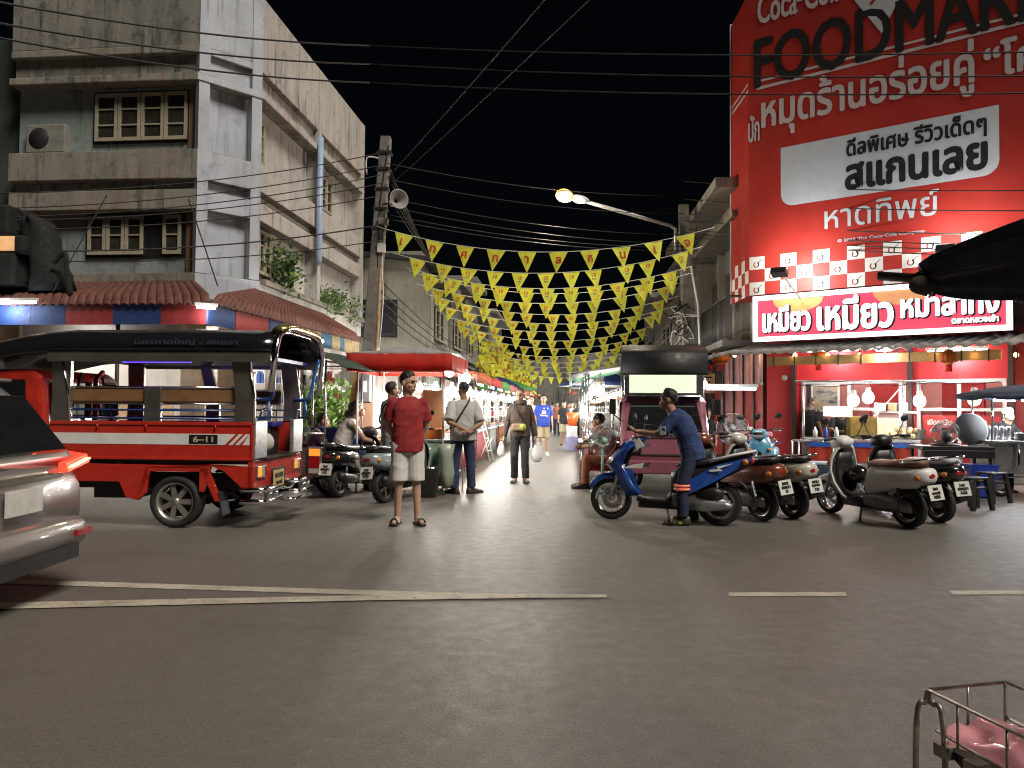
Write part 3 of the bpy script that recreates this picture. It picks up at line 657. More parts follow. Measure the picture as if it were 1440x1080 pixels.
# checker band
zk = [zz(1063, y) for y in (415, 393, 371, 349)]
zk = [bz0 + k * (zz(1110, 355) - bz0) / 3.05 for k in range(4)]
cw = W0(1097, 390)[0] - W0(1075, 390)[0]
n_ = int(BL / cw)
for r_ in range(3):
    for k in range(n_):
        if (k + r_) % 2 == 0:
            x = .02 + k * cw; a = V((x, -fo - .003, zk[r_])); bt.add([a, a + V((cw, 0, 0)), a + V((cw, 0, zk[1] - zk[0])), a + V((0, 0, zk[1] - zk[0]))], [(0, 1, 2, 3)], RWP)
            cx, cz = x + cw * .45, zk[r_] + (zk[1] - zk[0]) * .38; rr = cw * .2
            arc = [(cx + rr * math.cos(R(q)), cz + rr * math.sin(R(q))) for q in range(120, 421, 30)] + [(cx + rr * .6 * math.cos(R(q)), cz + rr * .7 * math.sin(R(q)) ) for q in range(420, 119, -30)]
            for i in range(10): bt.add([V((*arc[i][:1], -fo - .006, arc[i][1])), V((arc[i + 1][0], -fo - .006, arc[i + 1][1])), V((arc[20 - i][0], -fo - .006, arc[20 - i][1])), V((arc[21 - i][0], -fo - .006, arc[21 - i][1]))], [(0, 1, 2, 3)], REDB if i < 5 else SIGNK)
            bt.add([V((cx + rr * .3, -fo - .007, cz + rr * .4)), V((cx + rr * .5, -fo - .007, cz + rr * .3)), V((cx + rr * 2, -fo - .007, cz + rr * 1.7)), V((cx + rr * 1.9, -fo - .007, cz + rr * 1.8))], [(0, 1, 2, 3)], SIGNK)
    cs = dep / 5
    for k in range(5):
        if (k + r_) % 2 == 1:
            n2 = V((-SD.y, SD.x, 0)) * .004; a = c0 + SD * (k * cs) + n2 + V((0, 0, zk[r_])); hz = zk[1] - zk[0]
            bt.add([a, a + SD * cs, a + SD * cs + V((0, 0, hz)), a + V((0, 0, hz))], [(3, 2, 1, 0)], RWP)
bt.build('printed_lettering', bd)
m = MB(); m.tube([c1 + V((0, 0, bz0)) + V((-.02, 0, 0)), c1 + V((-.02, 0, BT))], .03, SIGNP, 6); m.build('edge_trim', bd)

# ---------------------------------------------------------------- shop sign lightbox
sz0, sz1 = rl(1058, 482, .62)[1] + .02, rl(1058, 417.5, .62)[1]
sx0, sx1 = rl(1059, 450, .62)[0], rl(1424, 450, .62)[0]
sg = thing('shop_sign', 'bright red corrugated shop sign with white Thai letters and white frame', 'sign', RC, RRZ)
LETW = mat('lit_letters', (.9, .9, .9), .5, emit=1.3, ec=(1, 1, 1), var=.03)
SFR = mat('lit_sign_frame', (.85, .85, .85), .5, emit=1.8, ec=(1, 1, 1), var=.03)
SRED = mat('sign_red_sheet', (.62, .03, .06), .45, emit=.85, ec=(1, .11, .19), var=.1)
SYEL = mat('sign_yellow_sheet', (.7, .4, .1), .45, emit=.55, ec=(1, .42, .25), var=.1)
m = MB(); yb, yf = -.3, -.62
def cor(u, v):
    x = sx0 + .1 + (sx1 - sx0 - .2) * u; return V((x, yf + .02 + (.018 if (int(u * 176) % 2) else 0), sz0 + .1 + (sz1 - sz0 - .2) * v))
m.grid(cor, 352, 1, SRED, sm=False)
gx = MB()
o = m.build('sheet', sg)
o.data.materials.append(SYEL)
for p in o.data.polygons:
    c = p.center; cxs = [sx0 + (sx1 - sx0) * q for q in (.27, .66)]
for (cx, w_) in ((.20, .55), (.62, .55)):
    y_ = MB(); X = sx0 + (sx1 - sx0) * cx
    pts = [(X + w_ * math.cos(R(a)), sz1 - .11 + .30 * math.sin(R(a))) for a in range(180, 361, 20)]
    y_.add([V((x, yf + .012, z)) for x, z in pts], [tuple(range(len(pts)))], SYEL); y_.build('sun_patch', sg)
m = MB(); m.bx(sx0 + .02, sx1 - .02, yf + .06, yb, sz0 + .02, sz1 - .02, DST); m.build('housing', sg)
m = MB()
for a in ((sx0, sx1, sz0, sz0 + .1), (sx0, sx1, sz1 - .1, sz1), (sx0, sx0 + .1, sz0 + .1, sz1 - .1), (sx1 - .1, sx1, sz0 + .1, sz1 - .1)): m.bx(a[0], a[1], yf - .02, yf + .07, a[2], a[3], SFR)
m.build('frame', sg)
lt = MB(); sh = MB()
def stext(t, x0, x1, z, h, bold=.022):
    X0 = sx0 + (sx1 - sx0) * x0; X1 = sx0 + (sx1 - sx0) * x1
    for mb, off, dx, b in ((sh, .02, .018, bold + .014), (lt, .05, 0, bold)):
        mb.text(t, frame(((X0 + X1) / 2 + dx, yf - off, z - (.015 if mb is sh else 0)), (1, 0, 0), (0, 0, 1)), h, SIGNK if mb is sh else LETW, w=X1 - X0, bold=b)
H_ = sz1 - sz0
stext('เหมียว', .05, .255, sz0 + H_ * .2, H_ * .55, .022); stext('เหมียว', .29, .585, sz0 + H_ * .18, H_ * .66, .027); stext('หม่าล่าทั่ง', .62, .955, sz0 + H_ * .34, H_ * .52, .022)
stext('ตลาดหลวงเช้า', .80, .955, sz0 + H_ * .17, H_ * .13, .008)
lt.build('letters', sg); sh.build('letter_shadow', sg)
# flood lights on the billboard
def flood(px, py, label):
    x, z = rl(px, py, 1.7); f = thing('flood_light', label, 'lamp', RW @ V((x, -1.7, z)), RRZ)
    b = MB(); b.box((0, 0, 0), (.32, .22, .13), BLK, Matrix.Rotation(R(-25), 3, 'X')); b.build('housing', f, bevel=.015)
    b = MB(); b.tube([(0, .05, 0), (.05, .4, -.15), (.12, 1.0, -.45)], .02, WPL, 6); b.build('arm', f)
    b = MB(); b.box((0, .12, .06), (.24, .02, .08), BULB, Matrix.Rotation(R(-25), 3, 'X')); b.build('lens', f)
    p = RW @ V((x, -1.5, z + .12)); spot(p, RW @ V((x + .3, -.45, z + .5)), 210, (1, .96, .9), 155, .12, 1)
flood(1096, 383, 'small black flood light on a white arm before the checker band'); flood(1330, 352, 'black flood light partly hidden behind the dark tarpaulin')
# warm bulbs and lanterns along the beam
for i, px in enumerate((994, 1033, 1075, 1118, 1164, 1209, 1261, 1316, 1371, 1429)):
    if px < 1080: p = at(px, 500, 18.3 + (1075 - px) * .03)
    else: x, z = rl(px, 499, .75); p = RW @ V((x, -.75, z))
    b = thing('warm_bulb', 'small warm glowing bulb in the string under the restaurant canopy', 'bulb', p, 0, 'warm bulbs under the restaurant canopy')
    q = MB(); q.ell((0, 0, 0), .045, WARM, n=10, k=6); q.build('bulb', b); q = MB(); q.lathe([(.02, .04), (.02, .1), (.005, .11)], BLK, n=8); q.build('cap', b)
    lamp(p + RN * .06 + V((0, 0, -.02)), 6, (1, .62, .3), .05)
LANT = cloth_lit('lantern_cloth', (.55, .14, .03), .6); LANG = mat('lantern_gold', (.45, .26, .06), .4, .5)
def lantern(px, py, D, label, s=1):
    p = at(px, py, D); t = thing('paper_lantern', label, 'lantern', p)
    b = MB(); n = 28
    b.lathe([(.09 * s, -.13 * s)] + [((.09 + .14 * math.cos(R(a)) ** .8) * s * 1, .13 * s * math.sin(R(a))) for a in range(-75, 76, 15)] + [(.09 * s, .13 * s)], LANT, n=n); b.build('shade', t)
    b = MB(); b.lathe([(.0, .13 * s), (.095 * s, .13 * s), (.095 * s, .17 * s), (0, .17 * s)], LANG, n=16); b.lathe([(.0, -.17 * s), (.095 * s, -.17 * s), (.095 * s, -.13 * s), (0, -.13 * s)], LANG, n=16)
    for k in range(16): a = k * math.pi / 8; b.tube([((.09 + .143 * math.cos(R(q)) ** .8) * s * math.cos(a), (.09 + .143 * math.cos(R(q)) ** .8) * s * math.sin(a), .13 * s * math.sin(R(q))) if 0 else ((.092 + .142 * math.cos(R(q)) ** .8) * s * math.cos(a) , (.092 + .142 * math.cos(R(q)) ** .8) * s * math.sin(a), .13 * s * math.sin(R(q))) for q in range(-75, 76, 25)], .004, LANG, 4)
    b.build('rib_cage', t)
    b = MB(); b.lathe([(.06 * s, -.17 * s), (.075 * s, -.34 * s), (.0, -.34 * s)], cloth_lit('tassel_red', (.5, .03, .02), .4), n=14); b.build('tassel', t)
    b = MB(); b.tube([(0, 0, .17 * s), (0, 0, .4 * s)], .006, DST, 5); b.build('cord', t)
lantern(1013, 503, 20, 'orange paper lantern at the street corner of the canopy')
x, z = rl(1151, 502, .6); q = RW @ V((x, -.6, z)); lantern(1151, 502, q.y, 'orange paper lantern above the black shirted man', .85)
x, z = rl(1334, 502, .7); q = RW @ V((x, -.7, z)); lantern(1334, 502, q.y, 'orange paper lantern above the opening hours poster', .85)
for px, py, L in ((1243, 491, .35),): x, z = rl(px, py, .9); tube_light(RW @ V((x, -.9, z)), L, RRZ, 'short white tube light fixed to the yellow beam', 60)
for px in (1170, 1345):
    x, z = rl(px, 495, .35); tube_light(RW @ V((x, -.3, z + .05)), 1.1, RRZ, 'pink glowing tube light at the top of the red wall, ' + ('over the rock poster' if px < 1200 else 'over the hours posters'), 45)
# corner lamp, small round vent, no parking sign
m = MB(); m.lathe([(.0, 0), (.07, 0), (.06, .03), (0, .04)], WPL, frame(RW @ V((rl(1103, 531)[0], .02, rl(1103, 531)[1])), RU, (0, 0, 1)), 16); tag(m.build('wall_bell'), 'small round white bell on the red corner pillar', 'bell')
p = at(991, 508, 20.5); ns = thing('parking_sign', 'round blue and red no parking sign with a plate below, behind the lantern', 'sign', p)
SBL = mat('sign_blue', (.03, .1, .4), .5); SRD = mat('sign_red', (.55, .04, .03), .5)
m = MB(); F = frame((0, 0, 0), (1, 0, 0), (0, 0, 1)); m.lathe([(0, 0), (.29, 0), (.29, .02), (0, .02)], SRD, F, 28); m.lathe([(0, .02), (.23, .022), (0, .024)], SBL, F, 28)
m.prism([(-.19, .14), (-.14, .19), (.19, -.14), (.14, -.19)], F @ Matrix.Translation((0, 0, .024)), .004, SRD); m.build('disc', ns)
m = MB(); m.bx(-.27, .27, -.02, 0, -.85, -.33, mat('sign_tan', (.5, .36, .2), .6))
for k in range(3): m.bx(-.2, .2 - k * .05, -.024, -.02, -.45 - k * .13, -.41 - k * .13, SIGNK)
m.build('plate', ns)
m = MB(); m.tube([(0, .03, -p.z), (0, .03, .35)], .03, STL); m.build('post', ns)
# ================================================================ vehicles
RIMM = mat('alloy_rim', (.5, .48, .44), .35, .85, var=.15)
def wheel(par, x, y, z, r, w, kind='alloy', name='wheel', rr=.66, lab=None):     # axle along local y
    F = frame((x, y, z), (1, 0, 0), (0, 0, 1))                                   # z of F = -y
    wo = MB(); prof = [(r * rr, -w * .42), (r * .9, -w * .5), (r * .975, -w * .42), (r, -w * .2), (r, w * .2), (r * .975, w * .42), (r * .9, w * .5), (r * rr, w * .42), (r * rr, -w * .42)]
    wo.lathe(prof, RUB, F, 32); o = wo.build(name, par, label=lab)
    m = MB(); ri = r * rr; M_ = RIMM if kind != 'spoke' else CHR
    m.lathe([(ri * 1.01, -w * .42), (ri * .93, -w * .4), (ri * .88, -w * .15), (ri * .88, w * .15), (ri * .93, w * .4), (ri * 1.01, w * .42)], M_, F, 32)
    if kind == 'spoke':
        m.lathe([(0, -w * .5), (r * .12, -w * .5), (r * .12, w * .5), (0, w * .5)], STL, F, 12)
        for k in range(28): a = 2 * math.pi * k / 28; s = .35 if k % 2 else -.35; zz_ = w * .4 * (1 if k % 4 < 2 else -1); m.tube([F @ V((r * .1 * math.cos(a), r * .1 * math.sin(a), zz_)), F @ V((ri * .9 * math.cos(a + s), ri * .9 * math.sin(a + s), 0))], .0022, STL, 4)
        m.lathe([(r * .25, w * .62), (r * .5, w * .62), (r * .5, w * .66), (r * .25, w * .66), (r * .25, w * .62)], STL, F, 24)
    elif kind == 'steel':
        m.lathe([(0, .02), (ri * .5, .03), (ri * .88, -w * .1), (ri * .88, -w * .14), (0, 0)], M_, F, 24)
    else:
        n = 7 if kind == 'alloy' else 5
        m.lathe([(0, w * .38), (ri * .2, w * .36), (ri * .24, w * .25), (0, w * .2)], M_, F, 16)
        for sd in ((1,) if kind == 'alloy' else (1, -1)):
            for k in range(n):
                a = 2 * math.pi * k / n; ca, sa = math.cos(a), math.sin(a); p = lambda q, t, zz_: F @ V((q * ca - t * sa, q * sa + t * ca, zz_))
                z1, z2 = (w * .34, w * .24) if kind == 'alloy' else (w * .2 * sd, w * .1 * sd)
                tw = ri * .12
                m.add([p(ri * .15, -tw, z1), p(ri * .92, -tw * 1.25, z2), p(ri * .92, tw * 1.25, z2), p(ri * .15, tw, z1), p(ri * .15, -tw, z1 - .03 * sd), p(ri * .92, -tw, z2 - .03 * sd), p(ri * .92, tw, z2 - .03 * sd), p(ri * .15, tw, z1 - .03 * sd)],
                      [(0, 1, 2, 3), (7, 6, 5, 4), (0, 4, 5, 1), (1, 5, 6, 2), (2, 6, 7, 3), (3, 7, 4, 0)], M_)
        m.lathe([(0, -.01), (ri * .8, -.01), (ri * .8, -.02), (0, -.02)], DST, F, 20)
    m.build('rim', o); return o
PLW = mat('plate_white', (.62, .62, .58), .5); PLY = mat('plate_yellow', (.55, .42, .15), .5)
def plate(par, T, w, h, lines, base=PLW):
    m = MB(); m.prism([(-w / 2, 0), (w / 2, 0), (w / 2, h), (-w / 2, h)], T, .006, base); o = m.build('licence_plate', par)
    t = MB(); n = len(lines)
    hs = h * .8 / n
    for i, l in enumerate(lines): t.text(l, T @ Matrix.Translation((0, h * .1 + (n - 1 - i) * hs + hs * .12, .008)), hs * .72, SIGNK, bold=.003)
    t.build('plate_lettering', o); return o
# ---------------------------------------------------------------- red passenger pickup (songthaew)
SRED2 = mat('songthaew_red', (.48, .03, .018), .3, var=.12, coat=.7)
so = at(357, 600, 8.4)
sw = thing('passenger_pickup', 'red passenger pickup with black roof, chrome rails and open benches', 'pickup truck', (so.x, so.y, 0), -R(2.9))
Wd = 1.6
m = MB()                                            # bed body, side walls with skirt
for y0, y1 in ((0, .05), (Wd - .05, Wd)):
    F = frame((0, y1, 0), (1, 0, 0), (0, 0, 1))
    m.prism([(-2.3, .76), (0, .76), (0, 1.15), (-2.3, 1.15)], F, .05, SRED2)
    m.prism([(-2.35, .70), (0, .68), (0, .44), (-.12, .44), (-.32, .62), (-.47, .69), (-.55, .40), (-.60, .40), (-.60, .665), (-1.17, .665), (-1.2, .38), (-1.28, .30), (-1.42, .33), (-1.5, .5), (-2.35, .5)][::1], F, .05, SRED2)
m.bx(-2.3, 0, .05, Wd - .05, .7, .75, DST)
m.bx(-2.34, -2.29, .0, Wd, .7, 1.1, SRED2); m.bx(-2.3, 0.0, -.012, .0, 1.125, 1.165, SRED2); m.bx(-2.3, 0.0, -.012, .0, .745, .775, SRED2); m.bx(-.03, .004, -.012, .0, .775, 1.125, SRED2)
m.build('body', sw, bevel=.006)
m = MB(); F = frame((0, 0, 0), (1, 0, 0), (0, 0, 1))
m.prism([(-2.29, .915), (-.32, .915), (-.2, 1.035), (-2.29, 1.035)], F, .003, WHT)
for k in range(2): x = -.28 + k * .075; m.prism([(x, .915), (x + .045, .915), (x + .16, 1.035), (x + .115, 1.035)], F, .003, WHT)
m.prism([(-.125, .915), (-.045, .915), (-.045, 1.0), (-.045, 1.035), (-.008 - .0, 1.035)][:3] + [(-.045, 1.035), (-.01 - .0, 1.035)][:1], F, .003, WHT)
m.prism([(-.72, .925), (-.40, .925), (-.40, 1.025), (-.72, 1.025)], F @ Matrix.Translation((0, 0, .003)), .003, BLK)
m.text('6–11', F @ Matrix.Translation((-.56, .945, .008)), .06, mat('stencil_gold', (.45, .42, .3), .5), w=.22, bold=.003)
m.build('side_stripe', sw)
m = MB()
for x in (-1.75, -1.2, -.42): m.tube([(x, -.02, 1.09), (x, -.02, 1.13)], .009, SRED2)
for x in (-.5, -1.3): m.bx(x - .1, x + .1, -.012, -.002, .742, .752, DST)
m.build('hook', sw)
wheel(sw, -.88, .1, .285, .285, .19, 'alloy', rr=.74); wheel(sw, -.88, Wd - .1, .285, .285, .19, 'alloy'); wheel(sw, -3.7, .1, .285, .285, .19, 'alloy'); wheel(sw, -3.7, Wd - .1, .285, .285, .19, 'alloy')
for y in (0.02, Wd - .06):
    m = MB(); F = frame((0, y + .04, 0), (1, 0, 0), (0, 0, 1)); 
    m.prism([(-1.2, .66), (-.52, .66), (-.36, .30), (-.42, .30), (-.57, .62), (-1.15, .62), (-1.24, .38), (-1.28, .38)], F, .06, SRED2); m.build('wheel_arch', sw)
for y in (.0, Wd - .22):
    m = MB(); m.box((-.36, y + .11, .27), (.012, .22, .26), RUB, Matrix.Rotation(R(-8), 3, 'Y')); m.build('mud_flap', sw); m2 = MB(); m2.box((-.355, y + .11, .22), (.02, .2, .15), mat('flap_steel', (.2, .23, .3), .35, .8), Matrix.Rotation(R(-8), 3, 'Y')); m2.build('flap_plate', sw)
m = MB(); m.bx(-4.3, -.1, .3, .38, .4, .5, DST); m.bx(-4.3, -.1, Wd - .38, Wd - .3, .4, .5, DST); m.tube([(-.88, .1, .285), (-.88, Wd - .1, .285)], .05, DST); m.bx(-1.9, -1.4, .2, .6, .3, .55, DST); m.ell((-.88, .8, .29), .13, DST); m.build('chassis', sw)
# rear face
m = MB(); m.bx(-.06, .0, .0, Wd, .44, .745, SRED2); m.bx(0, .003, .55, 1.02, .44, .62, BLK); m.build('rear_panel', sw, bevel=.006)
m = MB(); m.bx(-.02, .03, .30, Wd - .3, .745, .775, CHR); m.build('entry_sill', sw)
for y0, y1 in ((.0, .36), (Wd - .36, Wd)): m = MB(); m.bx(-.03, .02, y0, y1, .76, 1.18, ALU); m.build('corner_panel', sw, bevel=.01)
AMB = mat('amber_lamp', (.7, .25, .02), .3, emit=.7, ec=(1, .4, .05)); TLR = mat('red_lens', (.35, .01, .015), .15, coat=.6); TLW = mat('clear_lens', (.5, .48, .42), .1, coat=.6)
for y in (.06, Wd - .34):
    m = MB(); m.bx(0, .03, y, y + .28, .55, .68, CHR); o = m.build('rear_light', sw, bevel=.006); q = MB(); q.bx(.03, .036, y + .015, y + .11, .565, .668, AMB); q.build('indicator', o); q = MB(); q.bx(.03, .036, y + .115, y + .19, .565, .668, TLW); q.build('reverse_lens', o); q = MB(); q.bx(.03, .036, y + .195, y + .265, .565, .668, TLR); q.build('brake_lens', o)
plate(sw, frame((.04, .68, .40), (0, 1, 0), (0, 0, 1)), .34, .2, ['10-2478', 'น่าน'][:1] + ['นครศรี'], PLY)
m = MB()
for y0, y1 in ((-.04, .5), (Wd - .5, Wd + .04)):
    for z in (.30, .43): m.tube([(-.12, y0, z), (.12, y0 + .02, z), (.14, y0 + .06, z), (.14, y1 - .02, z)], .032, CHR, 10)
    for q in (.12, .3): m.bx(.1, .155, y0 + q, y0 + q + .1, .31, .42, ALU); m.lathe([(0, .01), (.03, .008), (.03, 0)], CHR, frame((.157, y0 + q + .05, .365), (0, 1, 0), (0, 0, 1)), 12)
m.bx(-.05, .3, .5, Wd - .5, .26, .285, ALU); m.tube([(.3, .5, .275), (.3, Wd - .5, .275)], .02, CHR); m.tube([(.12, .5, .28), (.3, .52, .275)], .02, CHR)
m.build('rear_bumper', sw)
# pillars, roof
POL = mat('polished_panel', (.40, .385, .35), .34, .9, var=.12, scale=3)
def pillar(x0, x1, y, lean=.05, z0=1.15, nm='pillar'):
    m = MB(); F = frame((0, y + .06, 0), (1, 0, 0), (0, 0, 1))
    m.prism([(x0, z0), (x1, z0), (x1 + .0, 1.45), (x1 - lean * 1.5, 1.93), (x0 - lean, 1.93), (x0 + .01, 1.45)], F, .06, POL); return m.build(nm, sw, bevel=.008)
for y in (0, Wd - .06): pillar(-.225, 0, y); pillar(-2.3, -2.08, y, .0)
pillar(-1.25, -1.07, Wd - .06, .1); 
m = MB(); m.bx(-1.25, -1.06, .02, .07, 1.15, 1.55, POL); m.build('post', sw, bevel=.008)
m = MB()
for y, ys in ((-.004, 1), (Wd + .004, -1)):
    m.tube([(.0, y, 1.15), (.0, y, 1.45), (-.08, y, 1.93)], .014, CHR); m.tube([(-2.07, y, 1.15), (-2.1, y, 1.5), (-2.2, y, 1.93)], .012, CHR); 
m.build('pillar_trim', sw)
BRF = mat('black_roof_paint', (.01, .01, .012), .18, coat=.8, var=.1)
m = MB()                                             # roof shell: arched, falling towards the cab
def roofsec(x, dz):
    r = []
    for k in range(15):
        t = k / 14; yy = -.06 + (Wd + .12) * t; e = abs(2 * t - 1)
        r.append(V((x, yy, 1.93 + dz + .27 * (1 - e ** 4.5) ** .6)))
    return r
rs = [roofsec(x, dz) for x, dz in ((-4.0, -.35), (-3.4, -.2), (-2.7, -.05), (-2.2, 0), (-1, .01), (0, 0), (.22, -.005))]
m.rings(rs, BRF, False, True, False); m.build('roof', sw, solid=.03)
for y in (-.075, Wd + .045): m = MB(); m.bx(-2.3, .2, y, y + .03, 1.82, 1.945, POL); m.bx(-2.3, .2, y - .006 if y < 0 else y, y + .0 if y < 0 else y + .036, 1.925, 1.945, CHR); m.build('roof_valance', sw)
m = MB(); m.text('นครหาดใหญ่ - สงขลา', frame((-.75, -.066, 2.0), (1, 0, 0), (0, .18, 1)), .075, mat('faded_roof_letter', (.035, .035, .06), .4), w=1.15, bold=.003); m.build('roof_lettering', sw)
BLT = mat('blue_tube', (.015, .06, .24), .3, coat=.5)
m = MB()
ar = [V((.25, -.06 + (Wd + .12) * k / 20, 1.96 + .27 * (1 - abs(2 * k / 20 - 1) ** 4.5) ** .6)) for k in range(21)]
m.tube([(.2, -.06, 1.5)] + ar + [(.2, Wd + .06, 1.5)], .035, CHR, 8); m.build('rear_arch', sw)
m = MB(); n_ = 14
m.rings([[V((.23 + .09 * math.sin(a) , p.y * (1) , p.z + .02 + .05 * math.cos(a))) for a in [k * math.pi / 4 for k in range(8)]] for p in ar[2:-2]], mat('gilded_crest', (.30, .24, .10), .3, .8, var=.5, scale=12), True); m.build('roof_crest', sw)
for y in (.06, Wd - .06):
    s = 1 if y < 1 else -1
    m = MB(); m.tube([(.22, y - .06 * s, 1.95), (.18, y, 1.75), (.16, y + .06 * s, 1.52), (.12, y + .1 * s, 1.43), (.0, y + .06 * s, 1.42), (-.08, y, 1.42)], .024, BLT, 8, smooth=4); m.tube([(.1, y + .1 * s, 1.42), (.1, y + .12 * s, 1.2), (.0, y + .05 * s, 1.2)], .018, BLT, 8); m.build('grab_rail', sw)
    m = MB(); m.tube([(-.01, y + .1 * s, 1.18), (.02, y + .14 * s, 1.3), (.06, y + .25 * s, 1.31), (.06, y + .27 * s, 1.28)], .014, CHR, 8, smooth=3); m.build('hand_hook', sw)
m = MB()
for y in (.03, Wd - .05):
    for z in (1.29, 1.2): m.tube([(-2.3, y, z), (-.1, y, z)], .011, BLT)
m.build('side_rail', sw)
PAD = mat('brown_pad', (.22, .115, .05), .55, var=.15); BPAD = mat('blue_vinyl', (.02, .04, .25), .35, coat=.2)
for y in (.055, Wd - .115):
    m = MB(); m.bx(-2.1, -.24, y, y + .06, 1.37, 1.535, PAD); o = m.build('back_pad', sw, bevel=.02)
    q = MB(); q.tube([(-2.1, y - .004, 1.545), (-.24, y - .004, 1.545)], .01, CHR); q.tube([(-2.1, y - .004, 1.36), (-.24, y - .004, 1.36)], .01, CHR); q.build('pad_rail', o)
for y in (.1, Wd - .45): m = MB(); m.bx(-2.2, -.2, y, y + .35, 1.08, 1.15, BPAD); m.bx(-2.15, -.25, y + .02, y + .33, .75, 1.08, DST); m.build('bench', sw, bevel=.02)
m = MB(); m.bx(-2.25, .1, .03, Wd - .03, 1.86, 1.9, mat('purple_headliner', (.05, .02, .25), .4)); m.build('headliner', sw)
m = MB(); m.bx(-1.7, -.9, .35, .4, 1.835, 1.86, mat('blue_led', (.1, .05, 1), .4, emit=2.5, ec=(.12, .05, 1))); m.build('ceiling_light', sw)
# cab
m = MB(); q = []
for y, ins in ((.04, .0), (Wd - .04, .0)): q.append([(-4.75, .45), (-4.75, .85), (-4.55, .98), (-3.95, 1.08), (-3.35, 1.68), (-3.2, 1.74), (-2.55, 1.74), (-2.42, 1.66), (-2.38, 1.1), (-2.38, .45)])
F = frame((0, Wd - .04, 0), (1, 0, 0), (0, 0, 1)); m.prism(q[0], F, Wd - .08, SRED2); cabo = m.build('cab', sw, bevel=.07, seg=3)
def gl(name, pts, T, par=sw, mt=GLS): m = MB(); m.prism(pts, T, .012, mt); return m.build(name, par)
F = frame((-2.372, 0, 0), (0, 1, 0), (0, 0, 1))
gl('rear_window', [(.16, 1.2), (.76, 1.2), (.76, 1.6), (.2, 1.6), (.16, 1.55)], F); gl('rear_window', [(.86, 1.2), (1.44, 1.2), (1.44, 1.55), (1.4, 1.6), (.86, 1.6)], F)
m = MB(); m.bx(-2.4, -2.35, .78, .84, 1.18, 1.62, SRED2); 
for k in range(8): m.bx(-2.385, -2.36, .2 + k * .15, .27 + k * .15, 1.0, 1.14, SRED2)
m.tube([(-2.3, .3, 1.1), (-2.3, .55, 1.72)], .015, DST); m.tube([(-2.3, 1.2, 1.1), (-2.3, .95, 1.72)], .015, DST); m.tube([(-2.31, .85, 1.15), (-2.31, .86, 1.65), (-2.31, 1.0, 1.75)], .03, SRED2); m.build('cab_guard', sw)
F = frame((0, .036, 0), (1, 0, 0), (0, 0, 1)); gl('door_window', [(-3.75, 1.15), (-2.6, 1.15), (-2.62, 1.62), (-3.33, 1.62)], F)
F = frame((0, Wd - .02, 0), (1, 0, 0), (0, 0, 1)); gl('door_window', [(-3.75, 1.15), (-2.6, 1.15), (-2.62, 1.62), (-3.33, 1.62)], F)
m = MB(); m.prism([(-4.3, .4), (-3.95, .75), (-3.45, .75), (-3.1, .4)], frame((0, .05, 0), (1, 0, 0), (0, 0, 1)), .03, SRED2); m.build('front_arch', sw)
m = MB(); m.ell((-.2, .95, .9), (.13, .13, .13), mat('pale_sack', (.5, .5, .45), .7, var=.2)); tag(m.build('parcel_sack'), 'pale round sack on the floor inside the red pickup', 'sack'); bpy.data.objects['parcel_sack'].location = sw.location
# ---------------------------------------------------------------- grey car leaving on the left
GM = mat('car_taupe', (.20, .185, .18), .35, .3, coat=.8, var=.05)
ca = thing('hatchback_car', 'taupe grey hatchback car with glowing red tail lights passing at the left edge', 'car', (-3.16, 4.95, 0), R(1.5))
m = MB()                                             # x backwards is -; rear plane at x=0, car extends to -x
m.loftx([(-4.15, .35, .7, .55), (-4.05, .28, .82, .74, 3.5), (-3.4, .25, .92, .83, 4), (-2.9, .24, .98, .85, 4), (-1.0, .24, 1.02, .86, 4), (-.35, .27, 1.0, .85, 4), (-.08, .33, .96, .82, 4), (0, .42, .86, .74, 4)], GM, 40); m.build('body', ca)
m = MB(); m.loftx([(-3.1, .9, .96, .7, 4), (-2.4, .9, 1.4, .66, 4), (-2.0, .9, 1.6, .62, 4), (-1.2, .9, 1.66, .62, 4), (-.55, .9, 1.58, .63, 4), (-.28, .9, 1.34, .68, 4), (-.05, .9, .98, .74, 4)], GM, 40); m.build('cabin', ca)
m = MB(); F = frame((-.045, 0, .985), (0, 1, 0), (-.27, 0, .36))
m.prism([(-.6, .02), (.6, .02), (.55, .5), (-.55, .5)], F, .04, GLS); m.build('rear_window', ca, bevel=.01)
for s in (-1, 1):
    F = frame((0, .845 * s - (.0 if s > 0 else 0), 0), (1, 0, 0), (0, 0, 1))
    gl('side_window', [(-2.75, 1.0), (-.75, 1.0), (-.85, 1.42), (-2.2, 1.42)], F @ Matrix.Translation((0, 0, .17 if s > 0 else -.18)), ca)
TLE = mat('tail_light_glow', (1, .05, .02), .3, emit=2.2, ec=(1, .04, .02)); TLH = mat('tail_light_core', (1, .3, .1), .3, emit=12, ec=(1, .28, .07))
for s in (-1, 1):
    m = MB(); m.add([V((-.02, s * .48, .87)), V((-.02, s * .80, .92)), V((-.2, s * .865, .95)), V((-.2, s * .865, 1.0)), V((-.04, s * .80, .98)), V((-.02, s * .48, .935)), V((.05, s * .48, .87)), V((.03, s * .80, .92)), V((-.2, s * .875, .95)), V((-.2, s * .875, 1.0)), V((.01, s * .80, .98)), V((.03, s * .48, .935))],
        [(0, 1, 2, 3, 4, 5), (6, 7, 8, 9, 10, 11), (0, 1, 7, 6), (1, 2, 8, 7), (2, 3, 9, 8), (3, 4, 10, 9), (4, 5, 11, 10), (5, 0, 6, 11)], TLE); o = m.build('tail_light', ca)
    q = MB(); q.beam((.055, s * .5, .905), (.034, s * .78, .95), .012, .025, TLH, up=(1, 0, 0)); q.build('light_strip', o)
m = MB(); m.bx(-.02, .03, -.46, .46, .84, .875, CHR); m.build('chrome_strip', ca, bevel=.008)
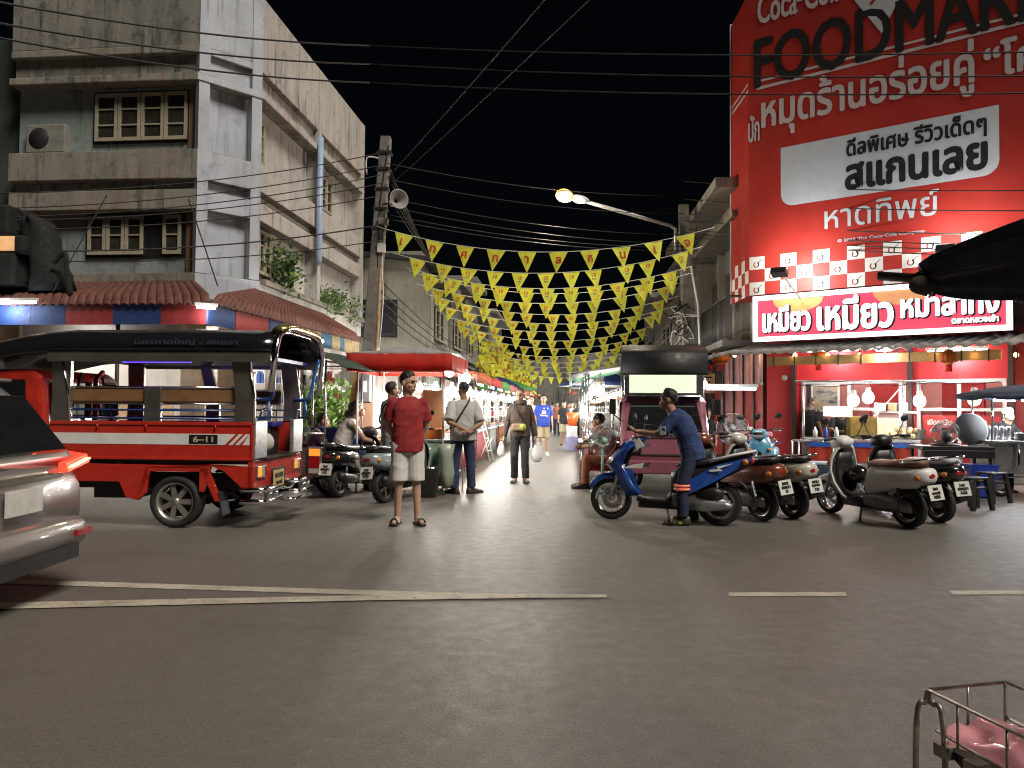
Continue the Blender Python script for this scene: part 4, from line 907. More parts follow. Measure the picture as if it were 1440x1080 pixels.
m = MB(); m.loftx([(-.3, .3, .56, .87, 5), (-.02, .3, .56, .84, 5), (.06, .34, .52, .72, 5)], GM, 30); m.bx(.02, .075, -.6, .6, .26, .36, BLK); m.build('rear_bumper', ca)
m = MB(); m.bx(.03, .045, -.19, .19, .64, .80, PLW); m.build('licence_plate', ca)
m = MB()
for s in (-.66, .66): m.bx(.06, .085, s - .1, s + .1, .41, .45, TLR)
m.build('reflector', ca)
m = MB(); m.tube([(-.32, 0, 1.53), (-.25, 0, 1.56)], .02, BLK); m.loftx([(-.75, 1.52, 1.56, .6, 6), (-.42, 1.5, 1.53, .58, 6)], GM, 20); m.build('roof_spoiler', ca)
for x in (-.78, -3.3):
    for y in (-.76, .76): wheel(ca, x, y, .3, .3, .2, 'five')
# ---------------------------------------------------------------- pink food truck
PNK = mat('pink_truck_paint', (.27, .085, .125), .35, coat=.6, var=.08)
kp = gnd(935, 672); kt = thing('food_truck', 'pink cab-over mini truck with lit menu box and black awning on top', 'food truck', (2.34, 11.7, 0), -R(8))
hw = .68
m = MB()                                            # faces -y (towards the street corner); profile in y,z
pf = [(0, .35), (-.02, .62), (.04, .88), (.16, .99), (.58, 1.48), (.70, 1.545), (1.5, 1.56), (1.55, .35)]
F = frame((-hw, 0, 0), (0, 1, 0), (0, 0, 1)); m.prism(pf, F, hw * 2, PNK); m.build('cab', kt, bevel=.11, seg=4)
F = frame((0, .178, 1.01), (1, 0, 0), (0, .42, .49))
gl('windscreen', [(-.57, 0), (.57, 0), (.51, .545), (-.51, .545)], F @ Matrix.Translation((0, 0, .012)), kt)
for s in (-1, 1):
    gl('side_window', [(.35, 1.05), (1.3, 1.05), (1.3, 1.46), (.60, 1.46)], frame((s * (hw + .004) - (.0 if s > 0 else .0), 0, 0), (0, 1, 0), (0, 0, 1)) @ Matrix.Translation((0, 0, -.006)), kt)
    m = MB(); m.bx(s * .5 - .14, s * .5 + .14, -.05, .0, .66, .84, BLK); o = m.build('headlight', kt, bevel=.02); q = MB(); q.ell((s * .5 + .02, -.05, .75), (.085, .03, .065), TLW); q.build('lens', o)
    m = MB(); m.tube([(s * .66, .35, 1.15), (s * .78, .28, 1.25), (s * .78, .28, 1.45)], .012, BLK); m.box((s * .8, .28, 1.38), (.1, .05, .24), BLK); m.build('wing_mirror', kt, bevel=.015)
m = MB()
for x0, x1 in ((-.1, -.38), (.3, .02)): m.tube([(x0 + .3, .15, 1.01), (x0 * .5, .19, 1.06), (x1, .22, 1.10)], .009, BLK); m.tube([(x1 - .2, .25, 1.13), (x1 + .25, .21, 1.085)], .007, BLK)
m.build('wiper', kt)
m = MB(); m.bx(-hw, hw, -.1, .0, .36, .56, PNK); m.bx(-.4, .4, -.03, .01, .62, .66, BLK); m.build('front_bumper', kt, bevel=.02)
m = MB(); m.bx(-.3, .3, .02, .05, .92, .96, CHR); m.build('badge_bar', kt)
for s in (-1, 1):
    for y in (.75, 2.5): wheel(kt, s * .58, y, .27, .27, .15, 'steel')
m = MB(); m.bx(-hw, hw, 1.6, 3.2, .45, .95, PNK); m.bx(-hw, hw, 1.6, 1.66, .95, 2.2, STL); m.build('cargo_bed', kt)
m = MB()
for x in (-hw + .03, hw - .03):
    for y in (1.6, 3.15): m.tube([(x, y, .95), (x, y, 2.3)], .02, STL)
m.build('canopy_post', kt)
m = MB(); m.bx(-.62, .62, .45, .9, 1.57, 2.1, mat('menu_box_steel', (.4, .4, .42), .3, .9)); m.build('menu_box', kt, bevel=.01)
m = MB(); m.bx(-.54, .50, .43, .448, 1.60, 1.92, mat('menu_glow', (.85, .9, .7), .4, emit=1.05, ec=(.86, 1, .68), var=.5, scale=3)); m.build('menu_light', kt)
BTP = mat('black_tarp', (.012, .013, .015), .55, var=.3)
m = MB(); m.rings([[V((x, y, z)) for x in (-.66, .66)] for y, z in ((.27, 1.88), (.255, 1.93), (.27, 2.20), (.42, 2.27), (.9, 2.38), (2.6, 2.42), (3.2, 2.3))], BTP, False, True, False); m.build('awning', kt, solid=.03)
m = MB(); m.tube([(-.6, .6, 2.0), (-.6, .29, 2.1)], .015, STL); m.tube([(.6, .6, 2.0), (.6, .29, 2.1)], .015, STL); m.build('awning_strut', kt)
p = kt.matrix_basis @ V((0, 0, 0)); pass
# ---------------------------------------------------------------- motor scooters
def scooter(label, loc, rz, style='retro', ca_=WHT, cb_=BLK, seat=BLK, lean=0, pl=('1กค', 'สงขลา', '2841'), spoke=False, helmet=False, rack=False, group='parked motor scooters', front='round'):
    t = thing('motor_scooter', label, 'motor scooter', loc, rz, group); t.rotation_euler = (R(lean), 0, rz)
    sp = style == 'sport'; rw = .255 if sp else .225; fx_, rx_ = .64, -.64; W_ = .085 if sp else .1
    wheel(t, fx_, 0, rw, rw, W_, 'spoke' if (sp or spoke) else 'five', 'front_wheel', .74); wheel(t, rx_, 0, rw, rw, W_ * 1.15, 'five', 'rear_wheel', .72)
    # fork, fender
    hx, hz = .36, .93
    m = MB()
    for s in (-1, 1): m.tube([(fx_, s * .075, rw), (fx_ - .10, s * .07, rw + .3), (fx_ - .16, s * .04, rw + .42)], [.018, .022, .026], STL, 8)
    m.tube([(fx_ - .14, 0, rw + .35), (hx, 0, hz)], .03, BLK); m.build('front_fork', t)
    m = MB(); rs = []
    for k in range(13):
        a = R(28 + k * (125 if sp else 135) / 12); r = rw + .035; wid = .075 * (1 - .35 * abs(k / 12 - .4))
        c, s_ = math.cos(a), math.sin(a); e = (V((c, 0, s_)))
        rs.append([V((fx_, 0, rw)) + e * (r + q) + V((0, y, 0)) for y, q in ((-wid, -.05), (-wid, -.01), (-wid * .6, .018), (0, .028), (wid * .6, .018), (wid, -.01), (wid, -.05))])
    m.rings(rs, ca_, False, True, False); m.build('front_fender', t, solid=.008)
    if sp:
        m = MB()                                      # front cowl: pointed, leaning
        m.rings([[V((x + dx * .9, y * w, z + dz)) for y, dx, dz in ((-1, -.16, .02), (-.75, -.05, 0), (-.3, .03, 0), (0, .05, 0), (.3, .03, 0), (.75, -.05, 0), (1, -.16, .02))] for x, z, w in ((.42, .30, .08), (.50, .42, .15), (.56, .56, .19), (.66, .68, .17), (.60, .76, .18), (.50, .86, .17), (.40, .95, .12), (.34, .985, .07))], ca_, False, True, False)
        m.build('front_cowl', t, solid=.012)
        m = MB()
        for s in (-1, 1): m.add([V((.46, s * .2, .63)), V((.22, s * .205, .64)), V((.20, s * .205, .70)), V((.34, s * .2, .675))], [(0, 1, 2, 3)], WHT); m.add([V((.30, s * .165, .86)), V((.20, s * .185, .90)), V((.27, s * .155, .985)), V((.34, s * .13, .975))], [(0, 1, 2, 3)], WHT)
        m.build('cowl_panel', t, solid=.012)
        for s in (-1, 1):
            m = MB(); m.ell((.63, s * .085, .705), (.06, .07, .035), TLW, Matrix.Rotation(R(35), 3, 'Y')); m.build('headlight', t)
        m = MB(); m.add([V((.53, -.08, .86)), V((.53, .08, .86)), V((.47, .10, .93)), V((.47, -.10, .93))], [(0, 1, 2, 3)], GLS); m.build('visor', t, solid=.01)
    else:
        m = MB()                                      # leg shield
        m.rings([[V((x + dx, y * w, z)) for y, dx in ((-1, -.10), (-.8, -.05), (-.4, -.01), (0, .03), (.4, -.01), (.8, -.05), (1, -.10))] for x, z, w in ((.22, .22, .13), (.33, .3, .17), (.42, .45, .2), (.46, .6, .21), (.45, .75, .19), (.41, .86, .13), (.39, .9, .08))], ca_, False, True, False)
        m.build('leg_shield', t, solid=.03)
        m = MB(); m.rings([[V((x - .05, y * w, z)) for y in (-1, -.5, 0, .5, 1)] for x, z, w in ((.20, .28, .12), (.28, .35, .15), (.36, .5, .17), (.38, .7, .16), (.36, .82, .11))], cb_, False, True, False); m.build('inner_shield', t, solid=.02)
        m = MB(); m.loftx([(.50, .88, .96, .05), (.46, .85, 1.0, .1), (.36, .86, 1.03, .13), (.26, .9, 1.0, .09)], ca_ if front != 'dark' else BLK); m.build('handlebar_cowl', t)
        m = MB(); m.ell((.50, 0, .93), (.035, .075, .075), TLW); m.build('headlight', t)
        m = MB()
        for s in (-1, 1): m.ell((.44, s * .15, .68), (.03, .035, .03), AMBO)
        m.build('front_indicator', t)
    hz2 = 1.0
    m = MB(); m.tube([(.27, -.34, hz2), (.33, -.2, hz2 + .01), (.36, 0, hz2 - .03), (.33, .2, hz2 + .01), (.27, .34, hz2)], .012, DST, 8, smooth=3); o = m.build('handlebar', t)
    for s in (-1, 1):
        m = MB(); m.tube([(.28, s * .23, hz2 + .005), (.255, s * .36, hz2 - .002)], .019, BLK, 8); m.build('grip', o); m = MB(); m.tube([(.345, s * .22, hz2), (.34, s * .36, hz2 - .02)], .006, STL, 6); m.build('lever', o)
        m = MB(); m.tube([(.31, s * .2, hz2 + .01), (.30, s * .26, hz2 + .12), (.29, s * .30, hz2 + .2)], .006, BLK, 6); m.ell((.285, s * .31, hz2 + .235), (.016, .065, .045), BLK, Matrix.Rotation(s * .25, 3, 'X')); m.build('mirror', t)
    m = MB(); m.loftx([(.30, .24, .30, .13, 5), (.1, .235, .285, .16, 5), (-.18, .235, .30, .15, 5)], BLK); m.bx(-.2, .28, -.12, .12, .17, .235, BLK); m.build('floorboard', t)
    # rear body
    m = MB(); zr = .04 if sp else 0
    if sp: stn = [(-.10, .3, .62, .10), (-.2, .32, .66, .14), (-.45, .42, .70, .155), (-.7, .55, .76, .15), (-.92, .66, .80, .12), (-1.0, .72, .81, .05)]
    else: stn = [(-.10, .28, .62, .11), (-.16, .30, .68, .15), (-.36, .38, .70, .185), (-.6, .44, .71, .2), (-.8, .47, .71, .185), (-.94, .52, .71, .13), (-.99, .57, .68, .06)]
    m.loftx(stn, cb_ if sp else ca_, 22); m.build('rear_body', t)
    if sp:
        for s in (-1, 1):
            m = MB(); m.add([V((-.22, s * .165, .33)), V((-.40, s * .175, .40)), V((-.62, s * .172, .52)), V((-1.02, s * .10, .775)), V((-.98, s * .11, .80)), V((-.62, s * .165, .70)), V((-.34, s * .17, .53))], [(0, 1, 2, 3, 4, 5, 6)], ca_); m.build('side_panel', t, solid=.014)
            m = MB(); m.add([V((-.56, s * .184, .625)), V((-.70, s * .177, .64)), V((-.66, s * .177, .665)), V((-.82, s * .158, .73)), V((-.63, s * .177, .685)), V((-.65, s * .178, .66)), V((-.54, s * .184, .645))], [(0, 1, 2, 3, 4, 5, 6)], WHT); m.build('decal', t, solid=.004)
        m = MB(); m.loftx([(-.15, .66, .70, .09), (-.25, .66, .74, .13), (-.5, .68, .755, .145), (-.75, .74, .82, .13), (-.95, .79, .855, .09), (-1.02, .81, .85, .05)], seat, 18); m.build('seat', t)
        m = MB()
        for s in (-1, 1): m.tube([(-.55, s * .155, .74), (-.8, s * .15, .82), (-1.02, s * .09, .87)], .016, WHT, 6)
        m.tube([(-1.02, -.09, .87), (-1.04, 0, .875), (-1.02, .09, .87)], .016, WHT, 6); m.build('grab_rail', t)
    else:
        m = MB(); m.loftx([(-.14, .68, .73, .10), (-.22, .67, .765, .14), (-.45, .68, .765, .15), (-.6, .69, .79, .145), (-.85, .71, .805, .12), (-.92, .72, .79, .06)], seat, 18); m.build('seat', t)
        m = MB(); m.tube([(-.7, -.15, .76), (-.92, -.13, .80), (-1.0, 0, .815), (-.92, .13, .80), (-.7, .15, .76)], .014, CHR if not rack else BLK, 6, smooth=3); m.build('grab_rail', t)
    zt = .76 if sp else .62; xt = -1.0 if sp else -.965
    m = MB(); m.ell((xt, 0, zt), (.035, .075 if sp else .07, .04), TLR); m.build('tail_light', t)
    m = MB()
    for s in (-1, 1): m.ell((xt + .06, s * .13, zt - .015), (.04, .035, .035), AMBO)
    m.build('rear_indicator', t)
    m = MB(); m.rings([[V((x, y, z)) for y in (-.075, 0, .075)] for x, z in ((-.72, .50), (-.88, .52), (-.98, .42), (-1.04, .30))], BLK, False, True, False); m.build('rear_fender', t, solid=.015)
    plate(t, frame((-1.045, 0, .36), (0, -1, 0), (.25, 0, 1)), .2, .17, pl)
    # engine, muffler, shock, stand
    m = MB(); m.loftx([(-.12, .2, .36, .07), (-.3, .16, .38, .06), (-.55, .17, .36, .055), (-.78, .19, .30, .045)], mat('engine_grey', (.22, .22, .22), .4, .7), 14, yc=.10); m.ell((-.2, .02, .3), (.16, .12, .1), DST); m.build('engine', t)
    m = MB(); m.loftx([(-.34, .22, .30, .03), (-.45, .19, .33, .05), (-.75, .22, .38, .055), (-.86, .26, .38, .045)], CHR if sp else BLK, 14, yc=-.15); m.build('muffler', t)
    if sp:
        m = MB(); m.loftx([(-.35, .18, .27, .04), (-.5, .16, .30, .05), (-.72, .2, .29, .045), (-.8, .22, .27, .03)], ALU, 14, yc=.14); m.loftx([(-.42, .32, .42, .05), (-.6, .3, .45, .06), (-.7, .33, .42, .05)], BLK, 14, yc=.12); m.build('engine_case', t)
    m = MB(); m.tube([(rx_, .13, rw), (-.72 + .1, .12, .55)], .024, DST); m.tube([(rx_, -.12, rw), (-.62, -.12, .52)], .024, DST); m.build('rear_shock', t)
    m = MB(); m.tube([(-.05, .12, .22), (-.12, .24, .03)], .012, DST); m.box((-.13, .25, .02), (.06, .03, .015), DST); m.build('kickstand', t)
    if helmet:
        hm = MB(); hm.ell((0, 0, 0), (.14, .12, .12), mat('gloss_black', (.012, .012, .014), .12, coat=1)); hm.bx(.1, .16, -.07, .07, -.02, .03, GLS); ho = hm.build('helmet'); ho.matrix_world = Matrix.Translation(loc) @ Matrix.Rotation(rz, 4, 'Z') @ Matrix.Translation((.17, 0, .55)); tag(ho, 'glossy black helmet hanging in front of the retro scooter seat', 'helmet')
    return t
AMBO = mat('amber_lens', (.55, .18, .02), .2, coat=.5)
CRM = mat('cream_paint', (.58, .56, .48), .3, coat=.6, var=.08); BRNP = mat('copper_paint', (.22, .07, .04), .3, .3, coat=.6, var=.1); TEAL = mat('grey_teal_paint', (.25, .33, .33), .3, .2, coat=.6, var=.08)
BRS = mat('brown_seat', (.16, .075, .05), .5, var=.15); GBK = mat('gloss_black_paint', (.014, .014, .016), .15, coat=1); WST = mat('pale_seat', (.5, .5, .58), .5); SKY = mat('sky_blue_paint', (.08, .3, .46), .35, coat=.5)
def heading(pr, pf):                                 # rear and front contact points in the photo -> location, angle
    a = gnd(*pr); b = gnd(*pf); d = (b - a); return (a + b) / 2, math.atan2(d.y, d.x)
lo, an = heading((1008, 739), (862, 730))
scooter('blue and white sport scooter with wire spoked front wheel, ridden by the leaning man', lo, an, 'sport', BLU, BLK, BLK, lean=2)
bpy.data.objects
l0, a0_ = heading((1281, 742), (1168, 721)); scooter('white retro scooter with brown seat, black helmet and round orange indicators', l0, a0_, 'retro', WHT, BLK, BRS, lean=-4, spoke=True, helmet=True, pl=('1กจ', 'นครศรี', '1035'))
l1, a1_ = heading((1327, 735), (1222, 714)); scooter('gloss black scooter with pale seat, behind the white retro scooter', l1, a1_, 'retro', GBK, BLK, WST, lean=-3, pl=('1กก', 'สงขลา', '3433'), front='dark')
scooter('cream scooter with black tail panel, seen from behind', (3.28, 10.2, 0), R(113), 'retro', CRM, BLK, BLK, lean=-4, pl=('กทม', 'กรุงเทพ', '729'))
scooter('copper brown scooter seen from behind next to the blue scooter', (2.78, 9.95, 0), R(117), 'retro', BRNP, BLK, BLK, lean=-5, pl=('ขกษ', 'สงขลา', '13'))
scooter('sky blue scooter parked nose out beside the red pillar', (4.35, 13.2, 0), R(-115), 'retro', SKY, SKY, BLK, lean=3)
pg_ = gnd(548, 706); scooter('grey teal scooter seen from behind with a white number plate', (pg_.x + .2, pg_.y + .48, 0), R(66), 'retro', TEAL, BLK, BLK, lean=-5, pl=('1กต', 'สงขลา', '9733'))
pg_ = gnd(480, 700); bk = scooter('black scooter with high handlebars hitched to a tin sidecar', (pg_.x + .12, pg_.y + .65, 0), R(74), 'retro', GBK, GBK, BLK, lean=0, pl=('9กธ', 'สงขลา', '512'), front='dark')
# tin sidecar with lamp board
sc = thing('sidecar_cart', 'tin sidecar cart with tail lamps under a dark green canopy', 'cart', (pg_.x - .45, pg_.y + .42, 0), R(-12))
TIN = mat('dull_tin', (.24, .22, .21), .45, .7, var=.3)
m = MB(); m.bx(-.55, .38, -.6, -.57, .3, .74, TIN); m.bx(-.55, .38, -.6, .8, .3, .34, DST); m.bx(-.55, -.52, -.6, .8, .3, .74, TIN); m.bx(.35, .38, -.6, .8, .3, .74, TIN); m.build('tub', sc)
m = MB(); m.bx(.14, .36, -.64, -.60, .33, .76, ALU); o = m.build('lamp_board', sc, bevel=.01)
for nm, z0, z1, mt in (('indicator_lens', .63, .73, AMB), ('brake_lens', .46, .62, TLR), ('clear_lens', .38, .45, TLW)): q = MB(); q.bx(.17, .33, -.66, -.64, z0, z1, mt); q.build(nm, o)
wheel(sc, .25, -.1, .24, .24, .1, 'spoke'); wheel(sc, -.45, -.1, .24, .24, .1, 'spoke')
m = MB()
for x, y in ((-.5, -.55), (.36, -.55), (-.5, .78), (.36, .78)): m.tube([(x, y, .3), (x, y, 2.02)], .017, STL)
m.tube([(-.5, -.55, 2.0), (.36, -.55, 2.0), (.36, .78, 2.0), (-.5, .78, 2.0), (-.5, -.55, 2.0)], .014, STL); m.tube([(-.5, -.57, .95), (.36, -.57, .95)], .014, STL); m.build('frame', sc)
DGR = cloth_lit('dark_green_tarp', (.05, .08, .06), .15)
m = MB(); m.rings([[V((x, y, z)) for y in (-.75, .95)] for x, z in ((-.75, 1.95), (-.7, 2.06), (-.1, 2.2), (.5, 2.03), (.75, 1.9))], DGR, False, True, False); m.build('canopy', sc, solid=.012)
m = MB(); m.bx(-.5, .33, .2, .75, .6, .68, BPAD); m.bx(-.5, .33, .7, .78, .68, 1.0, BPAD); m.build('seat', sc, bevel=.02)
# ================================================================ people
SKIN = mat('skin', (.42, .25, .165), .55, var=.08, sub=0); SKIND = mat('skin_tan', (.31, .17, .105), .55, var=.1); SKINL = mat('skin_light', (.52, .33, .235), .55, var=.08)
HAIR = mat('black_hair', (.012, .010, .009), .45, var=.4, scale=60, bump=.6, bscale=90); EYE = mat('dark_eye', (.012, .01, .01), .25); LIP = mat('lips', (.24, .09, .075), .5)
def remesh(mb, vox, smooth=2, fold=0, seed=0, fs=5):
    o = mb.build('shape'); q = o.modifiers.new('r', 'REMESH'); q.mode = 'VOXEL'; q.voxel_size = vox
    if smooth: q = o.modifiers.new('s', 'SMOOTH'); q.iterations = smooth; q.factor = .5
    dg = bpy.context.evaluated_depsgraph_get(); me = bpy.data.meshes.new_from_object(o.evaluated_get(dg))
    old = o.data; bpy.data.objects.remove(o); bpy.data.meshes.remove(old); me.materials.clear()
    if fold:
        ns = [v.normal.copy() for v in me.vertices]
        for v, n in zip(me.vertices, ns):
            p = v.co; w = p.x * 2 + p.y * 1.3
            f = noise.noise(V((p.x * fs + seed, p.y * fs, p.z * fs * .8))) + .6 * noise.noise(V((p.x * fs * 2.2 + seed, p.y * fs * 2.2 + 4, p.z * fs * 1.5 + p.x * 6)))
            rid = 1 - abs(noise.noise(V((p.x * fs * .7 + seed * 2, p.y * fs * .7, p.z * fs * 1.3 + w * 2)))) * 3
            v.co = p + n * (fold * f + fold * .7 * max(0, rid))
    me.polygons.foreach_set('use_smooth', [True] * len(me.polygons)); return me
def link(name, me, par, mats, label=None):
    for m in mats: me.materials.append(m)
    o = bpy.data.objects.new(name, me); col.objects.link(o); o.parent = par
    if label: o['label'] = label
    return o
_X = BLK
def frus(mb, a, b, r0, r1, n=14, ry=None):           # flat ended limb
    mb.tube([a, V(a).lerp(V(b), .5), b], [r0, (r0 + r1) / 2, r1], _X, n)
def caps(mb, a, b, r0, r1): mb.ell(a, r0, _X, n=12, k=8); mb.ell(b, r1, _X, n=12, k=8); frus(mb, a, b, r0, r1)
def spline(pts, t):
    n = len(pts) - 1; f = min(max(t * n, 0), n - 1e-6); i = int(f); u = f - i
    p0, p1, p2, p3 = pts[max(i - 1, 0)], pts[i], pts[i + 1], pts[min(i + 2, n)]
    return .5 * ((2 * p1) + (p2 - p0) * u + (2 * p0 - 5 * p1 + 4 * p2 - p3) * u * u + (3 * p1 - p0 - 3 * p2 + p3) * u ** 3)
def trunk(mb, pts, lat, prof, n=18, e=2.4):          # prof: (t, rx, ry)
    rs = []; lat = V(lat).normalized()
    for t, rx, ry in prof:
        c = spline(pts, t); d = (spline(pts, min(1, t + .03)) - spline(pts, max(0, t - .03))).normalized(); f = lat.cross(d).normalized() * -1; l = f.cross(d).normalized() * 1
        if l.dot(lat) < 0: l = -l
        rs.append([c + l * rx * math.copysign(abs(math.cos(a)) ** (2 / e), math.cos(a)) + f * ry * math.copysign(abs(math.sin(a)) ** (2 / e), math.sin(a)) for a in [2 * math.pi * k / n for k in range(n)]])
    mb.rings(rs, _X)
def person(label, loc, rz, H=1.7, pose=None, skin=SKIN, top=None, sleeve='short', bottom=None, leg='long', shoe=None, bare=False, hair='short', look=0, nod=0, vox=.01, bulk=1, cap=None, extra=None, group=None, fat=1, hands=True, topz=None, tuck=False):
    t = thing('person', label, 'person', loc, rz, group); s = H / 1.7
    J = dict(pel=(0, 0, .92), mid=(0, .0, 1.10), chest=(0, -.01, 1.27), neck=(0, -.015, 1.42), head=(0, .015, 1.568),
             shL=(-.15 * bulk, -.01, 1.348), shR=(.15 * bulk, -.01, 1.348), elL=(-.2 * bulk, -.03, 1.10), elR=(.2 * bulk, -.03, 1.10), wrL=(-.225 * bulk, .05, .86), wrR=(.225 * bulk, .05, .86),
             hipL=(-.085, 0, .88), hipR=(.085, 0, .88), knL=(-.095, .015, .48), knR=(.095, .015, .48), anL=(-.10, -.02, .075), anR=(.10, -.02, .075), toL=(-.12, .16, .02), toR=(.12, .16, .02), hdL=None, hdR=None)
    J.update(pose or {}); J = {k: (V(v) * s if v is not None else None) for k, v in J.items()}
    lat = (J['shR'] - J['shL']).normalized()
    sp0 = J['pel'] - (J['mid'] - J['pel']).normalized() * .12 * s; sp = [sp0, J['pel'], J['mid'], J['chest'], J['neck']]
    b = MB()
    prof = [(0, .07, .06), (.08, .135, .095), (.25, .155 * fat ** .5, .11 * fat), (.5, .14 * fat, .10 * fat), (.75, .15 * bulk, .115), (.88, .142 * bulk, .09), (.95, .095, .07), (1, .055, .055)]
    trunk(b, sp, lat, [(q, x * s, y * s) for q, x, y in prof])
    # head
    hm = Matrix.Rotation(look, 3, 'Z') @ Matrix.Rotation(-nod, 3, 'X'); hc = J['head']
    def hp(x, y, z): return hc + hm @ (V((x, y, z)) * s)
    caps(b, J['neck'] - V((0, 0, .05)) * s, hp(0, -.012, -.05), .06 * s, .052 * s)
    b.ell(hp(0, -.012, .03), V((.079, .096, .093)) * s, _X, hm); b.ell(hp(0, .022, -.035), V((.065, .068, .078)) * s, _X, hm); b.ell(hp(0, .055, -.088), V((.03, .028, .022)) * s, _X, hm)
    b.tube([hp(0, .088, .018), hp(0, .104, -.012), hp(0, .112, -.026), hp(0, .09, -.036)], [.007 * s, .011 * s, .014 * s, .008 * s], _X, 8); b.ell(hp(0, .108, -.026), .013 * s, _X)
    b.ell(hp(0, .088, -.058), V((.024, .012, .008)) * s, _X, hm); b.ell(hp(0, .086, -.07), V((.022, .012, .008)) * s, _X, hm)
    b.ell(hp(0, .078, .034), V((.05, .018, .012)) * s, _X, hm)
    for q in (-1, 1): b.ell(hp(q * .078, -.012, -.008), V((.011, .024, .034)) * s, _X, hm); b.ell(hp(q * .04, .06, -.025), V((.022, .022, .02)) * s, _X, hm)
    # limbs
    for q in 'LR':
        caps(b, J['sh' + q], J['el' + q], .052 * s * bulk, .040 * s); caps(b, J['el' + q], J['wr' + q], .040 * s, .027 * s); b.ell(J['sh' + q], .052 * s * bulk, _X)
        caps(b, J['hip' + q], J['kn' + q], .085 * s, .052 * s); caps(b, J['kn' + q], J['an' + q], .050 * s, .034 * s)
        cf = J['kn' + q].lerp(J['an' + q], .3); fd = (J['to' + q] - J['an' + q]); fd.z = 0; fd = fd.normalized() if fd.length > 1e-4 else V((0, 1, 0))
        b.ell(cf - fd * .018 * s, V((.045, .05, .09)) * s, _X)
        caps(b, J['an' + q] - V((0, 0, .02)) * s - fd * .02, J['to' + q] + V((0, 0, .015)) * s, .036 * s, .026 * s); b.ell(J['to' + q].lerp(J['an' + q], .3) + V((0, 0, .0)), V((.042, .042, .028)) * s, _X)
        if hands:
            wr = J['wr' + q]; hd = (J['hd' + q] if J['hd' + q] is not None else (wr - J['el' + q]) + V((0, .03, 0))); d = hd.normalized()
            sd = 1 if q == 'R' else -1
            side_ = V((0, 1, .2)); side_ = (side_ - d * side_.dot(d)).normalized(); nrm = d.cross(side_).normalized() * sd
            b.ell(wr + d * .05 * s, V((.04, .018, .052)) * s, _X, Matrix((side_, nrm, d)).transposed())
            for k in range(4):
                o_ = (k - 1.5) * .0205 * s; L = (.032, .038, .036, .028)[k] * s; base = wr + d * .09 * s + side_ * -o_
                d1 = (d - nrm * .35).normalized(); d2 = (d - nrm * .95).normalized(); p1 = base + d1 * L; p2 = p1 + d2 * L * .9; p3 = p2 + (d2 - nrm * .6).normalized() * L * .6
                b.tube([base - d * .02 * s, base, p1, p2, p3], [.0095 * s, .0095 * s, .009 * s, .0085 * s, .006 * s], _X, 7)
            b.tube([wr + d * .025 * s + side_ * .022 * s, wr + d * .055 * s + side_ * .05 * s - nrm * .01, wr + d * .085 * s + side_ * .056 * s - nrm * .018, wr + d * .105 * s + side_ * .05 * s - nrm * .025], [.014 * s, .0125 * s, .011 * s, .008 * s], _X, 7)
    me = remesh(b, vox, 2)
    bo = link('body', me, t, [skin, EYE, LIP, HAIR])
    ip = [(hp(q * .031, .087, .008), .0105 * s, 1) for q in (-1, 1)] + [(hp(q * .036 + e * .014, .09, .032), .010 * s, 3) for q in (-1, 1) for e in (-1, 0, 1)] + [(hp(e * .013, .098, -.064), .0095 * s, 2) for e in (-1, 0, 1)]
    near = (hc, .16 * s)
    for p in me.polygons:
        c = p.center
        if (c - near[0]).length < near[1]:
            for e, r, mi in ip:
                dd = c - e
                if abs(dd.z) < r * .75 and dd.length < max(r * 1.7, vox * 1.1): p.material_index = mi
    # hair
    if hair:
        hb = MB(); n1, n2 = 26, 14; rs = []
        lim = {'short': .035, 'buzz': .045, 'bun': .0, 'long': -.01}[hair]; th0 = {'short': .016, 'buzz': .005, 'bun': .013, 'long': .016}[hair]
        for i in range(n2 + 1):
            a = math.pi * .5 * (1 - i / n2); ring = []
            for k in range(n1):
                f = 2 * math.pi * k / n1; dirx, diry = math.cos(f), math.sin(f)
                frontness = max(0, diry); back = max(0, -diry); jag = .012 * noise.noise(V((dirx * 5 + look, diry * 5, 3.3))) + .006 * math.sin(f * 13)
                zb = lim + jag + .03 * frontness - (.105 if hair != 'buzz' else .085) * back - .05 * (1 - abs(diry))
                zt = .093; u = i / n2; th = th0 * min(1, .12 + 1.6 * u); z = zb + (zt + th - zb) * math.sin(u * math.pi / 2); 
                zz_ = min(max((z) / (.093 + th), -1), 1); rad = math.sqrt(max(0, 1 - zz_ * zz_))
                j = 1 + (.05 * noise.noise(V((dirx * 6, diry * 6, z * 60))) if hair == 'short' else 0); fr_ = 1.04 if (hair == 'short' and diry > .3 and u > .5) else 1
                ring.append(hp((.076 + th) * rad * dirx * j, -.012 + (.096 + th) * rad * diry * j, .03 + z * (1 if z < 0 else fr_)))
            rs.append(ring)
        hb.rings(rs, _X, True)
        if hair == 'bun': hb.ell(hp(0, -.13, -.015), V((.04, .04, .04)) * s, _X); hb.ell(hp(0, -.09, -.01), V((.055, .05, .06)) * s, _X)
        if hair == 'long':
            trunk(hb, [hp(0, -.03, .02), hp(0, -.07, -.08), hp(0, -.09, -.2), hp(0, -.10, -.32)], lat, [(0, .07 * s, .06 * s), (.4, .08 * s, .045 * s), (.8, .075 * s, .035 * s), (1, .03 * s, .02 * s)])
        hme = remesh(hb, max(vox * .8, .007), 1, .0045, 3, 45); link('hair', hme, t, [HAIR])
